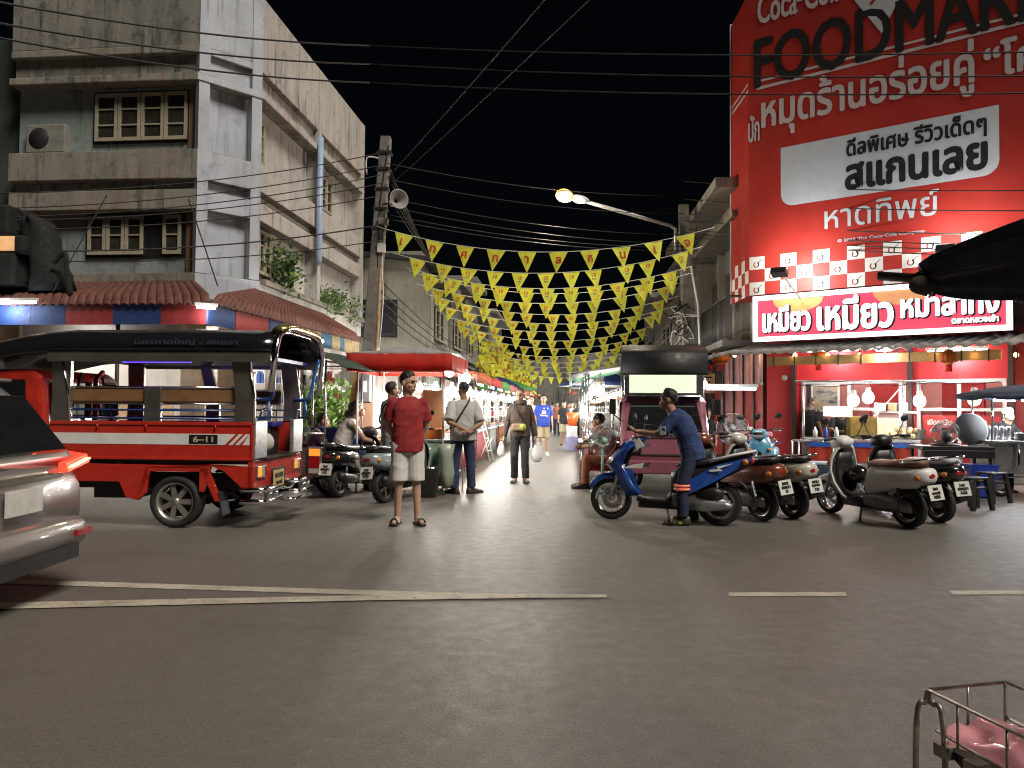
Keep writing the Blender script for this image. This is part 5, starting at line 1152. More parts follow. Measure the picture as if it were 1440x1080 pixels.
    if cap:
        cm, brim, ty = cap; c_ = MB()
        if ty == 'toque': c_.tube([hp(0, -.012, .05), hp(0, -.012, .10), hp(0, -.015, .15)], [.092 * s, .1 * s, .1 * s], cm, 18)
        else:
            rs = [[hp((.082) * math.cos(a) * math.cos(R(e)), -.012 + .102 * math.sin(a) * math.cos(R(e)), .035 + .085 * math.sin(R(e))) for a in [2 * math.pi * k / 20 for k in range(20)]] for e in (0, 20, 40, 60, 80)]
            c_.rings(rs, cm); by = -1 if ty == 'back' else 1
            c_.rings([[hp(.07 * math.cos(a), -.012 + by * (.085 + q * .085 * math.sin(a)), .04 - q * .02) for a in [math.pi * k / 10 for k in range(11)]] for q in (0, 1)], cm, False, True, False)
        c_.build('cap', t)
    # clothes
    if top:
        c = MB(); z0 = topz if topz is not None else (.02 if not tuck else .16)
        pr = [(z0, .176 * fat ** .6, .128 * fat), (.25, .176 * fat ** .6, .132 * fat), (.5, .168 * fat, .126 * fat), (.75, .172 * bulk, .132), (.86, .163 * bulk, .108), (.93, .125 * bulk, .082), (.985, .078, .072)]
        trunk(c, sp, lat, [(q, x * s, y * s) for q, x, y in pr])
        for q in 'LR':
            sh, el, wr = J['sh' + q], J['el' + q], J['wr' + q]; c.ell(sh - V((0, 0, .006)), .059 * s * bulk, _X)
            if sleeve == 'short': frus(c, sh, sh.lerp(el, .78), .060 * s * bulk, .068 * s * bulk)
            elif sleeve == 'half': frus(c, sh, sh.lerp(el, .92), .062 * s * bulk, .072 * s * bulk)
            elif sleeve == 'long': caps(c, sh, el, .060 * s * bulk, .054 * s); frus(c, el, el.lerp(wr, .97), .056 * s, .043 * s)
        me = remesh(c, max(vox, .009), 2, .009, sum(map(ord, label)) % 17, 6); link('shirt', me, t, [top])
    if bottom:
        c = MB(); pp = [sp0 - (J['mid'] - J['pel']).normalized() * .03 * s, J['pel'], J['mid']]
        trunk(c, pp, lat, [(0.05, .10 * s, .09 * s), (.25, .155 * s * fat ** .5, .118 * s), (.5, .162 * s * fat ** .5, .12 * s * fat), (.72, .158 * s * fat, .118 * s * fat)])
        for q in 'LR':
            h, k, a = J['hip' + q], J['kn' + q], J['an' + q]
            c.ell(h, .098 * s, _X)
            if leg == 'short': frus(c, h, h.lerp(k, 1.0), .100 * s, .092 * s)
            else: caps(c, h, k, .098 * s, .068 * s); frus(c, k, k.lerp(a, .97), .068 * s, .054 * s if leg == 'slim' else .066 * s)
        me = remesh(c, max(vox, .009), 2, .006, sum(map(ord, label)) % 13 + 3, 6); link('shorts' if leg == 'short' else 'trousers', me, t, [bottom])
    if shoe:
        for q in 'LR':
            c = MB(); a, o_ = J['an' + q], J['to' + q]; fd = (o_ - a); fd.z = 0; fd.normalize(); sd = V((fd.y, -fd.x, 0)); zb = min(a.z - .07 * s, o_.z - .015 * s)
            L = (o_ - a).length
            slope = (o_.z - .02 * s - (a.z - .075 * s)) / max(L, .05)
            if bare:
                c.rings([[a + fd * x * s + sd * w * y * s + V((0, 0, -.075 * s + slope * x * s + z)) for y, z in ((-1, -.0), (1, -.0), (1, .024), (-1, .024))] for x, w in ((-.085, .03), (-.06, .038), (.05, .04), (.15, .048), (.21, .045), (.235, .02))], shoe, True, False)
                o = c.build('sandal', t, bevel=.004); c = MB()
                c.rings([[a + fd * (x + .02 * abs(y)) * s + sd * .05 * y * s + V((0, 0, -.05 * s + slope * x * s + (.055 - .05 * abs(y) ** 3) * s)) for y in (-1, -.7, -.3, 0, .3, .7, 1)] for x in (.07, .16)], shoe, False, True, False); so_ = c.build('strap', o, solid=.006)
                c = MB()
                for x in (.085, .11, .135): c.rings([[a + fd * (x + dx + .02 * abs(y)) * s + sd * .052 * y * s + V((0, 0, -.045 * s + slope * x * s + (.055 - .05 * abs(y) ** 3) * s)) for y in (-1, -.7, -.3, 0, .3, .7, 1)] for dx in (0, .011)], WHT, False, True, False)
                if bare == 'stripe': c.build('strap_stripe', o)
            else:
                c.rings([[a + fd * x * s + sd * w * y * s + V((0, 0, -.078 * s + slope * x * s + z * h * s)) for y, z in ((-.9, 0), (.9, 0), (1, .25), (.8, .75), (.4, 1), (-.4, 1), (-.8, .75), (-1, .25))] for x, w, h in ((-.09, .025, .06), (-.075, .04, .10), (-.02, .045, .11), (.05, .044, .085), (.13, .05, .062), (.2, .045, .05), (.235, .02, .03))], shoe, True, True)
                c.build('shoe', t)
    if extra: extra(t, J, s, hp)
    return t
def face(v): return math.atan2(-v[0], v[1])          # rz that turns local +y towards v
RTEE = mat('red_tee', (.28, .022, .025), .9, var=.1); WSHORT = mat('white_shorts', (.62, .61, .58), .9, var=.06); NAVY = mat('navy_cloth', (.02, .032, .08), .9, var=.2); BLKC = mat('black_cloth', (.014, .014, .016), .9, var=.3)
GSH = mat('grey_shirt', (.36, .37, .40), .9, var=.1); WSH = mat('pale_grey_shirt', (.46, .46, .44), .9, var=.06); HOOD = mat('brown_hoodie', (.06, .042, .032), .95, var=.25); BJER = mat('blue_jersey', (.015, .045, .33), .7, var=.15); KHK = mat('khaki_cloth', (.34, .29, .19), .9, var=.1)
BTEE = mat('dark_blue_tee', (.018, .04, .13), .9, var=.2); ORC = mat('rust_cloth', (.30, .1, .05), .9, var=.15); STRP = mat('strap_black', (.01, .01, .011), .6)
NAVYS = mat('navy_trousers', (.012, .02, .05), .85, var=.25); SHOEB = mat('black_shoe', (.02, .02, .022), .5)
# 1 the man in the red t-shirt
p = gnd(572, 737)
def ex_red(t, J, s, hp):
    m = MB(); pt = [hp(0, 0, 0)]; 
person('young man in red t-shirt, white shorts and striped slides, hands behind his back', p, R(180 + 12), 1.76, dict(elL=(-.215, -.06, 1.10), wrL=(-.16, -.14, .88), elR=(.215, -.08, 1.10), wrR=(.13, -.17, .90), knL=(-.10, .01, .48), anL=(-.12, -.02, .075), toL=(-.15, .155, .02), anR=(.10, -.05, .075), toR=(.15, .12, .02)),
       SKINL, RTEE, 'short', WSHORT, 'short', BLK, 'stripe', 'short', look=R(48), nod=R(8), vox=.0065, bulk=1.06, extra=ex_red)
# 2 seated man with crossed straps, on the teal scooter
p = gnd(560, 705)
def ex_strap(t, J, s, hp):
    m = MB(); lat = V((1, 0, 0))
    for q in (-1, 1): m.tube([V((q * .12, -.02, 1.43)) * s, V((q * .08, -.115, 1.38)) * s, V((0, -.155, 1.24)) * s, V((-q * .10, -.145, 1.12)) * s, V((-q * .175, -.05, 1.04)) * s], .013, STRP, 6, smooth=4)
    o = m.build('bag_strap', t); return o
sit = dict(hipL=(-.09, 0, .80), hipR=(.09, 0, .80), pel=(0, 0, .84), mid=(0, -.01, 1.02), knL=(-.13, .38, .66), knR=(.12, .40, .62), anL=(-.12, .45, .25), anR=(.12, .58, .12), toL=(-.12, .62, .2), toR=(.14, .74, .04), elL=(-.24, .12, 1.08), elR=(.24, .12, 1.08), wrL=(-.14, .32, .98), wrR=(.14, .32, .98))
person('man in grey shirt with crossed black straps sitting on the teal scooter', (p.x - .2, p.y + .55, 0), R(-62), 1.72, sit, SKIND, GSH, 'short', BLKC, 'long', BLK, True, 'short', look=R(5), vox=.008, extra=ex_strap)
# 3 man from behind in pale shirt
p = gnd(650, 694)
def ex_strap2(t, J, s, hp):
    m = MB(); m.tube([V((.09, .0, 1.47)) * s, V((.06, -.12, 1.40)) * s, V((-.05, -.175, 1.24)) * s, V((-.15, -.165, 1.08)) * s, V((-.215, -.06, .98)) * s], .014, STRP, 6, smooth=4); m.build('bag_strap', t)
person('stout man seen from behind in pale shirt and navy trousers, hands clasped behind him', p, R(18), 1.76, dict(elL=(-.25, -.14, 1.08), wrL=(-.06, -.25, .98), elR=(.24, -.15, 1.06), wrR=(.0, -.26, .93), hdL=(.1, -.01, -.06), hdR=(-.1, 0, .01), anL=(-.13, -.03, .075), toL=(-.22, .13, .02), anR=(.14, -.02, .075), toR=(.30, .06, .02), knL=(-.11, .0, .48), knR=(.12, 0, .48)),
       SKIND, WSH, 'half', NAVY, 'long', SHOEB, False, 'buzz', look=R(14), vox=.0075, bulk=1.12, fat=1.2, extra=ex_strap2)
# 4 walking man with bags
p = gnd(731, 679)
def ex_pack(t, J, s, hp):
    m = MB(); m.box((0.02, .15, 1.0), (.26, .09, .13), mat('tan_pouch', (.28, .19, .12), .6)); o = m.build('waist_bag', t, bevel=.03); q = MB(); q.ell((-.06, .2, 1.0), (.06, .05, .06), mat('lime_fruit_toy', (.35, .42, .06), .7)); q.build('charm', o)
    q = MB(); q.tube([V((.12, .0, 1.48)), V((.1, .13, 1.36)), V((.0, .15, 1.2)), V((-.1, .14, 1.04))], .012, STRP, 6, smooth=3); q.build('strap', o)
    q = MB(); q.lathe([(.10, 0), (.115, .03), (.1, .07), (.08, .085)], HOOD, Matrix.Translation((0, -.03, 1.40)), 16); q.build('hood', t, solid=.02)
person('walking man in dark brown hoodie and black trousers carrying white bags', p, R(176), 1.70, dict(knR=(.10, .08, .49), anR=(.10, -.02, .085), toR=(.12, .15, .03), knL=(-.09, .06, .49), anL=(-.11, .08, .08), toL=(-.15, .25, .04), wrL=(-.27, .04, .84), wrR=(.29, .02, .83), elL=(-.22, -.06, 1.10), elR=(.23, -.06, 1.10)), SKIND, HOOD, 'long', BLKC, 'long', SHOEB, False, 'short', look=R(-14), nod=R(6), vox=.008, bulk=.98, extra=ex_pack, topz=.1)
def carry(name, label, pos, r, h, n=1, D=SDIR):
    t = MB(); q = Vector(pos)
    rs = []
    for k in range(8):
        u = k / 7; rr = r * (.25 + .95 * math.sin(min(1, u * 1.15) * math.pi * .62) if u < .95 else .5)
        rs.append([q + V((rr * math.cos(a) * (1 + .12 * math.sin(3 * a + k)), rr * .7 * math.sin(a), -h * u)) for a in [2 * math.pi * j / 14 for j in range(14)]])
    t.rings(rs, BAGW)
    t.tube([q + V((-.03, 0, 0)), q + V((0, 0, .05)), q + V((.03, 0, 0))], .006, BAGW, 5); o = t.build(name); return tag(o, label, 'bag')
carry('plastic_bag', 'small white plastic bag with a pink drink in the walking man\'s right hand', gnd(731, 679) + V((-.34, -.06, .75)), .055, .28)
carry('plastic_bag', 'larger white plastic bag with a knot in the walking man\'s left hand', gnd(731, 679) + V((.30, -.06, .74)), .088, .36)
# 5 blue football shirt man
p = gnd(764, 640)
def ex_jer(t, J, s, hp):
    m = MB(); F = frame((0, .165, 1.1), (-1, 0, 0), (0, 0, 1)); m.text('Chang', F, .055, WHT, w=.2, bold=.004); m.prism([(-.07, .07), (.07, .07), (.05, .17), (-.05, .17)], F, .004, mat('jersey_print', (.45, .5, .6), .8)); m.ell((-.1, .15, 1.33), (.022, .01, .026), WHT); m.ell((0, .16, 1.33), (.02, .01, .02), WHT); m.build('shirt_print', t)
person('man in royal blue football jersey and khaki shorts walking toward the street corner', p, R(182), 1.72, dict(knR=(.1, .07, .49)), SKIN, BJER, 'half', KHK, 'short', WHT, False, 'short', vox=.011, bulk=1.1, fat=1.1, extra=ex_jer)
# 6 far shoppers
far = [('shopper in a dark top and pale shorts beside the blue jersey man', 793, 626, 180, 1.62, BLKC, KHK, 'short', 'long'), ('shopper in white clothes walking near the orange bucket', 804, 622, 175, 1.6, mat('white_cloth', (.6, .58, .55), .9), WSHORT, 'long', 'long'), ('shopper in long black dress at the right of the far group', 812, 628, 20, 1.6, BLKC, BLKC, 'long', 'long'), ('shopper mostly hidden between the hoodie man and blue jersey man', 747, 634, 178, 1.72, GSH, NAVY, 'long', 'short'), ('distant shopper in rust top far up the market street', 783, 612, 180, 1.65, ORC, NAVY, 'long', 'long'), ('distant shopper in pale top far up the market street', 777, 608, 0, 1.65, WSH, BLKC, 'long', 'short'), ('distant shopper in navy top far up the market street', 799, 607, 190, 1.6, NAVY, KHK, 'long', 'short')]
for lab, px, py, a, h, tp, bt_, lg, hr in far: person(lab, gnd(px, py), R(a), h, dict(knR=(.1, .08, .49)), SKIN, tp, 'short', bt_, lg, SHOEB, False, hr, vox=.018, hands=False)
# 7 seated man in rust clothes with a cap, by the fan
p = gnd(838, 688)
sitc = dict(pel=(0, 0, .50), hipL=(-.09, 0, .47), hipR=(.09, 0, .47), mid=(0, .03, .68), chest=(0, .10, .85), neck=(0, .17, .99), head=(0, .23, 1.13), shL=(-.17, .13, .95), shR=(.17, .13, .95), elL=(-.2, .30, .72), elR=(.2, .30, .72), wrL=(-.1, .48, .70), wrR=(.1, .48, .68), knL=(-.14, .42, .50), knR=(.14, .42, .50), anL=(-.14, .44, .075), anR=(.14, .46, .075), toL=(-.16, .62, .02), toR=(.16, .64, .02))
person('seated man in rust orange clothes and black cap beside the standing fan', (p.x + .28, p.y + .15, 0), R(82), 1.7, sitc, SKIND, ORC, 'short', ORC, 'long', SHOEB, False, 'short', vox=.009, cap=(BLKC, 1, 'back'), look=R(6))
ch = thing('plastic_chair', 'beige plastic chair under the seated man in rust clothes', 'chair', (p.x + .33, p.y + .15, 0), R(82))
BGE = mat('beige_plastic', (.48, .38, .25), .5)
m = MB(); m.box((0, 0, .41), (.44, .42, .03), BGE); m.build('seat', ch, bevel=.01)
m = MB(); m.box((0, -.22, .66), (.42, .03, .46), BGE, Matrix.Rotation(R(8), 3, 'X')); m.build('backrest', ch, bevel=.01)
for x in (-.2, .2):
    for y in (-.19, .19): m = MB(); m.beam((x, y, .40), (x * 1.08, y * 1.08, 0), .035, .035, BGE); m.build('leg', ch)
# 8 the rider
lo8 = lo; c8 = math.cos(an); s8 = math.sin(an)
def ex_rid(t, J, s, hp):
    m = MB()
    for q in (-.04, .07):
        c_ = J['knL'].lerp(J['anL'], q); m.tube([c_ + V((.082 * math.cos(a), .082 * math.sin(a), 0)) for a in [2 * math.pi * k / 14 for k in range(15)]], .016, mat('orange_reflective', (.9, .22, .12), .4, emit=.15, ec=(1, .25, .15)), 6)
    m.build('reflective_band', t); w = J['wrL'].lerp(J['elL'], .12)
    m = MB(); e = J['elL'].lerp(J['shL'], .25); d = (J['shL'] - J['elL']).normalized(); m.tube([e - d * .05, e + d * .05], .058, STRP, 12); m.box(e + V((-.06, 0, 0)), (.02, .07, .1), mat('arm_pouch', (.4, .42, .42), .5)); m.build('arm_pouch', t)
rid = dict(pel=(0, -.02, .84), hipL=(-.10, -.02, .80), hipR=(.10, -.02, .80), mid=(0, .03, 1.02), chest=(0, .11, 1.18), neck=(0, .19, 1.31), head=(0, .26, 1.44), shL=(-.155, .155, 1.24), shR=(.155, .155, 1.24), elL=(-.21, .31, 1.03), elR=(.21, .33, 1.03), wrL=(-.06, .58, 1.05), wrR=(.04, .60, 1.06), hdL=(.07, .12, .02), hdR=(-.05, .1, .02),
           knL=(-.2, .06, .44), knR=(.2, .14, .48), anL=(-.22, .05, .085), anR=(.22, .02, .085), toL=(-.24, .22, .02), toR=(.25, .2, .02))
YEL = mat('yellow_black_shoe', (.03, .03, .02), .5)
ri = person('man in dark blue t-shirt leaning over the handlebars of the blue scooter', lo + V((-.18 * -c8 * -1, .0, 0)) + V((c8 * -.12 + .02, s8 * -.12 - .02, 0)), an - R(90), 1.72, rid, SKIND, BTEE, 'short', NAVYS, 'long', YEL, False, 'short', vox=.007, nod=R(-4), look=R(4), extra=ex_rid)
YS = mat('yellow_shoe_trim', (.55, .45, .03), .5)
m = MB(); 
for q in (-.22, .22):
    for x in (.02, .09, .16): m.box((q * 1.01, .05 + x, .035), (.108, .035, .025), YS)
o = m.build('shoe_trim', ri)
# 9 others
p = at(1141, 640, 17.2); person('heavy man in black t-shirt and grey shorts standing by the red pillar', (p.x, p.y, 0), R(-60), 1.63, dict(elL=(-.26, .02, 1.08), wrL=(-.24, .16, .88)), SKIN, BLKC, 'short', mat('grey_shorts', (.33, .33, .33), .9), 'long', SHOEB, False, 'buzz', vox=.012, bulk=1.12, fat=1.25, look=R(-5), extra=lambda t, J, s, hp: (lambda m: (m.ell((.06, .17, 1.25), (.05, .012, .05), WHT), m.box((0, .165, 1.12), (.26, .015, .035), GSH), m.build('shirt_print', t)))(MB()))
WCAP = mat('white_cap_cloth', (.7, .7, .68), .8)
bend = dict(sitc); p = at(1180, 650, 16.6); person('cook in a white cap bending behind the food cart', (p.x, p.y, 0), R(170), 1.62, dict(mid=(0, .04, 1.02), chest=(0, .14, 1.15), neck=(0, .22, 1.26), head=(0, .28, 1.36), shL=(-.17, .18, 1.2), shR=(.17, .18, 1.2), elL=(-.22, .25, .98), elR=(.22, .25, .98), wrL=(-.12, .42, .95), wrR=(.12, .42, .95)), SKIND, BLKC, 'short', BLKC, 'long', SHOEB, False, 'short', nod=R(-30), vox=.012, cap=(WCAP, 1, 'front'))
p = at(1413, 640, 12.9); person('cook with a tall white toque and black shirt behind the steel cart', (p.x, p.y, 0), R(175), 1.42, dict(chest=(0, .06, 1.26), neck=(0, .12, 1.4), head=(0, .19, 1.52), elL=(-.24, .12, 1.1), elR=(.24, .12, 1.1), wrL=(-.14, .36, 1.08), wrR=(.14, .36, 1.08)), SKIN, BLKC, 'short', BLKC, 'long', SHOEB, False, 'short', nod=R(-28), vox=.01, cap=(WCAP, 1, 'toque'))
p = at(995, 640, 15.2); person('man with a black face mask behind the pink food truck', (p.x, p.y, 0), R(150), 1.36, None, SKIN, BLKC, 'short', BLKC, 'long', SHOEB, False, 'short', vox=.014)
sit2 = dict(sitc); WTOP = mat('white_camisole', (.6, .55, .5), .9)
p = at(478, 650, 12.3) + V((0, 0, 0)); person('woman with a hair bun and white camisole seated at the stall table', (p.x, p.y, 0), R(-70), 1.95, sitc, SKIN, WTOP, None, NAVY, 'long', SHOEB, False, 'bun', vox=.009, nod=R(-18))
p = at(503, 650, 13.2); person('seated diner in red shirt at the stall table, mostly hidden', (p.x, p.y, 0), R(60), 1.72, sitc, SKIND, mat('bright_red_shirt', (.5, .03, .03), .9), 'short', BLKC, 'long', SHOEB, False, 'short', vox=.011)
p = at(434, 650, 12.6); person('diner in a pale pink shirt seated behind the red pickup', (p.x, p.y, 0), R(-80), 1.66, sitc, SKIN, mat('pink_shirt', (.5, .36, .34), .9), 'short', BLKC, 'long', SHOEB, False, 'short', vox=.011)
p = WL @ V((-1.1, .4, 0)); person('shop customer with black hair seen through the red pickup', (p.x, p.y, 0), R(20), 1.62, None, SKIN, NAVY, 'short', BLKC, 'long', SHOEB, False, 'short', vox=.014)
p = WL @ V((-1.7, .9, 0)); person('shop worker in pale shirt inside the bright corner shop', (p.x, p.y, 0), R(170), 1.55, None, SKIN, WSH, 'short', BLKC, 'long', SHOEB, False, 'short', vox=.014)
# ================================================================ market stalls
def tint(name, c): return cloth_lit(name, c, .35)
TARPS = dict(red=tint('red_tarp', (.45, .05, .025)), green=tint('green_tarp', (.09, .30, .08)), grey=tint('grey_tarp', (.36, .37, .37)), navy=tint('navy_tarp', (.03, .05, .18)), white=tint('white_tarp', (.66, .66, .62)), orange=tint('orange_tarp', (.5, .14, .05)), teal=tint('teal_tarp', (.05, .2, .17)), olive=tint('olive_tarp', (.25, .27, .08)), pink=tint('pink_tarp', (.5, .16, .17)))
GLB = mat('glass_case', (.75, .78, .78), .08, alpha=.25)
FOOD = [mat('fried_food', (.40, .20, .05), .6, var=.5, scale=40), mat('red_food', (.42, .05, .03), .5, var=.5, scale=40), mat('pale_food', (.6, .48, .3), .6, var=.4, scale=40), mat('green_food', (.12, .25, .05), .6, var=.5, scale=40), mat('pink_food', (.55, .22, .2), .6, var=.3, scale=40)]
ORP = mat('orange_plastic', (.62, .16, .02), .4)
def bulb(p, label, W, c=(1, .95, .86), r=.05, group='bulbs hanging over the market stalls', m_=BULB):
    b = thing('hanging_bulb', label, 'bulb', p, 0, group)
    q = MB(); q.ell((0, 0, 0), (r, r, r * 1.15), m_, n=12, k=8); q.build('bulb', b); q = MB(); q.lathe([(.0, r * 1.9), (r * .45, r * 1.8), (r * .5, r), (r * .3, r * .9)], WPL, n=10); q.build('socket', b); q = MB(); q.tube([(0, 0, r * 1.8), (0, 0, r * 1.8 + .22)], .004, BLK, 5); q.build('cord', b)
    if W: lamp(Vector(p) - V((0, 0, .02)) + V((0, 0, -.07)), W, c, .07)
    return b
def tray(p, rz, label, group, food, sx=.34, sy=.26, seed=0):
    rnd = random.Random(seed); t = thing('food_tray', label, 'tray', p, rz, group)
    m = MB(); m.bx(-sx / 2, sx / 2, -sy / 2, sy / 2, 0, .012, ALU)
    for a in ((-sx / 2, -sx / 2 + .01, -sy / 2, sy / 2), (sx / 2 - .01, sx / 2, -sy / 2, sy / 2), (-sx / 2, sx / 2, -sy / 2, -sy / 2 + .01), (-sx / 2, sx / 2, sy / 2 - .01, sy / 2)): m.bx(*a, .012, .05, ALU)
    m.build('tray', t); f = MB()
    for k in range(16): f.ell((rnd.uniform(-.42, .42) * sx, rnd.uniform(-.4, .4) * sy, .04 + rnd.random() * .03), (.045, .035, .03), food, Matrix.Rotation(rnd.random() * 3, 3, 'Z'), n=7, k=5)
    f.build('food', t); return t
def stall(label, X, Y, side, w, mt, seed, kind='tarp', skirt=None, zf=1.98, W=70, dep=1.7, goods=True):
    rnd = random.Random(seed); rz = SRZ; t = thing('market_stall', label, 'stall', st(X, Y), rz, 'stalls along the market street')
    s = side                                          # -1: stall stretches to -x, front edge at x=0
    m = MB()
    for x in (0, s * dep):
        for y in (.06, w - .06): m.tube([(x, y, 0), (x, y, zf + (0 if x == 0 else .35))], .018, STL, 6)
    m.tube([(0, .06, zf), (0, w - .06, zf)], .015, STL, 6); m.build('frame', t)
    c = MB()
    if kind == 'umbrella':
        cx, cy, r, n = s * dep * .4, w / 2, w * .62, 8; top = V((cx, cy, zf + .55)); 
        for k in range(n):
            a, b = 2 * math.pi * k / n, 2 * math.pi * (k + 1) / n; mm = mt if k % 2 else TARPS['navy']
            def fn(u, v, a=a, b=b): 
                an_ = a + (b - a) * u; q = v * (1 - .05 * math.sin(u * math.pi)); return V((cx + r * q * math.cos(an_), cy + r * q * math.sin(an_), top.z - .5 * q ** 1.35 - (.05 * math.sin(u * math.pi) * v)))
            c.grid(fn, 4, 5, mm)
    else:
        def fn(u, v):
            return V((s * (-.35 + (dep + .35) * v), -.1 + (w + .2) * u, zf + .02 + .42 * v - .05 * math.sin(math.pi * v) - .03 * math.sin(u * math.pi * 3) * (1 - v)))
        c.grid(fn, 12, 6, mt)
        def fv(u, v): return V((s * (-.35 + .02 * math.sin(u * 25)), -.1 + (w + .2) * u, zf + .02 - .17 * v))
        c.grid(fv, 16, 1, skirt or mt)
    c.build('canopy', t, solid=.012)
    m = MB(); m.bx(min(0, s * .8), max(0, s * .8), .1, w - .1, .76, .80, ALU); m.build('counter', t, bevel=.008)
    sk = [TARPS['white'], TARPS['red'], TARPS['pink'], TARPS['grey'], TARPS['orange']][seed % 5]
    m = MB(); m.grid(lambda u, v: V((s * (.02 + .012 * math.sin(u * 40)), .1 + (w - .2) * u, .76 - .62 * v)), 30, 2, sk); m.grid(lambda u, v: V((s * (.02 + .76 * u), .1 - .004, .76 - .62 * v)), 6, 2, sk); m.build('skirt', t, solid=.006)
    m = MB(); m.bx(min(s * .15, s * .6), max(s * .15, s * .6), .3, w - .5, 1.05, 1.07, WPL); m.bx(min(s * .15, s * .6), max(s * .15, s * .6), .3, w - .5, 1.34, 1.36, WPL)
    for y in (.3, w - .5):
        for x in (.15, .6): m.tube([(s * x, y, .8), (s * x, y, 1.4)], .012, WHT, 5)
    m.build('shelf', t)
    m = MB(); m.grid(lambda u, v: V((s * (dep - .03) + .015 * math.sin(u * 30), .05 + (w - .1) * u, .3 + (zf - .1) * v)), 24, 2, TARPS['white']); m.build('reflector_cloth', t, solid=.006)  # white cloth added behind the goods to bounce light and brighten the stall
    m = MB(); cols = [FOOD[1], WPL, RDP, ORP, FOOD[3], FOOD[4], WPL]
    for k in range(11):
        y = .2 + (w - .4) * k / 10; h_ = rnd.uniform(.1, .2); m.bx(min(s * .72, s * .78), max(s * .72, s * .78), y - .05, y + .05, 1.74 - h_, 1.74, cols[rnd.randrange(7)]); m.tube([(s * .75, y, 1.74), (s * .75, y, 1.8)], .003, BLK, 4)
    m.tube([(s * .75, .06, 1.8), (s * .75, w - .06, 1.8)], .008, STL, 5); m.build('hanging_goods', t)
    if goods:
        g_ = 'food trays on the stall counters'
        for k in range(3): tray(st(X, Y) + RDIR * (s * .3) + SDIR * (.4 + k * (w - .8) / 2) + V((0, 0, .803)), rz, 'steel tray of street food on a market stall counter', g_, FOOD[rnd.randrange(5)], seed=seed * 5 + k)
        for k in range(3):
            bp = st(X, Y) + RDIR * (s * .38) + SDIR * (.5 + k * (w - 1.2) / 2) + V((0, 0, 1.072)); b = thing('snack_box', 'small snack box on the white shelf of a market stall', 'box', bp, rz, 'snack boxes on stall shelves')
            q = MB(); q.bx(-.07, .07, -.1, .1, 0, .16, (CARD, WPL, RDP, ORP)[rnd.randrange(4)]); q.build('carton', b, bevel=.006); q = MB(); q.bx(-.075, .075, -.105, .105, .16, .18, WPL); q.build('lid', b)
    for k in range(2 if w > 2 else 1):
        bp = st(X, Y) + RDIR * (s * .25) + SDIR * (w * (.3 + .45 * k)) + V((0, 0, zf - .3)); bulb(bp, 'bright white bulb hanging under a market stall canopy', W, (1, .95, .87), .085)
    tp_ = thing('fluorescent_lamp', 'added white tube lamp brightening the front of a market stall canopy', 'lamp', st(X, Y) + RDIR * (s * .06) + SDIR * (w / 2) + V((0, 0, zf - .1)), rz + math.pi / 2, 'added tube lamps along the stall fronts')  # added tubes stand in for the bloom around the stall lights
    q = MB(); q.bx(-.6, .6, -.02, .02, .02, .05, WPL); q.build('housing', tp_); q = MB(); q.tube([(-.58, 0, 0), (.58, 0, 0)], .022, TUBE, 8); q.build('tube', tp_)
    return t
LS = [(14.3, 2.3, 'orange', 'tarp', 'left stall with an orange red canopy behind the stout man'), (17.0, 2.3, 'red', 'tarp', 'second red canopied stall on the left, white shelves below'), (19.7, 2.3, 'green', 'tarp', 'green canopied stall halfway up the left row'), (22.4, 2.3, 'pink', 'tarp', 'pink canopied stall on the left past the green one'),
      (25.2, 2.4, 'navy', 'tarp', 'navy canopied stall on the left behind the hoodie man'), (28.0, 2.4, 'green', 'umbrella', 'stall under a green and navy umbrella on the left'), (31.0, 2.4, 'orange', 'tarp', 'far orange canopied stall on the left'), (34.0, 2.6, 'white', 'tarp', 'far white canopied stall on the left'), (38, 3, 'red', 'tarp', 'last red canopied stall on the left'), (43, 3, 'navy', 'tarp', 'last navy canopied stall far up the left')]
for i, (Y, w, c, k, lab) in enumerate(LS): stall(lab, -2.05, Y, -1, w, TARPS[c], i + 1, k, W=180 if Y < 30 else 130, goods=Y < 33)
RS = [(14.9, 2.2, 'grey', 'tarp', 'right stall under a pale grey tarp beside the food truck'), (17.6, 2.2, 'green', 'tarp', 'green canopied stall on the right past the food truck'), (20.4, 2.3, 'teal', 'tarp', 'teal canopied stall on the right with trays'), (23.2, 2.3, 'white', 'umbrella', 'stall under a white and navy umbrella on the right'), (26.2, 2.4, 'olive', 'tarp', 'olive canopied stall on the right near the orange bucket'), (29.2, 2.4, 'white', 'tarp', 'far white canopied stall on the right'), (32.4, 2.6, 'red', 'tarp', 'far red canopied stall on the right'), (36, 3, 'navy', 'tarp', 'far navy canopied stall on the right'), (41, 3, 'grey', 'tarp', 'last grey canopied stall on the right')]
for i, (Y, w, c, k, lab) in enumerate(RS): stall(lab, .38, Y, 1, w, TARPS[c], i + 31, k, W=180 if Y < 28 else 130, zf=2.0 + .06 * (i % 3), goods=Y < 30)
for Y in (48, 54, 60): lamp(st(-1.6, Y, 2.2), 120); lamp(st(.5, Y + 2, 2.2), 120)
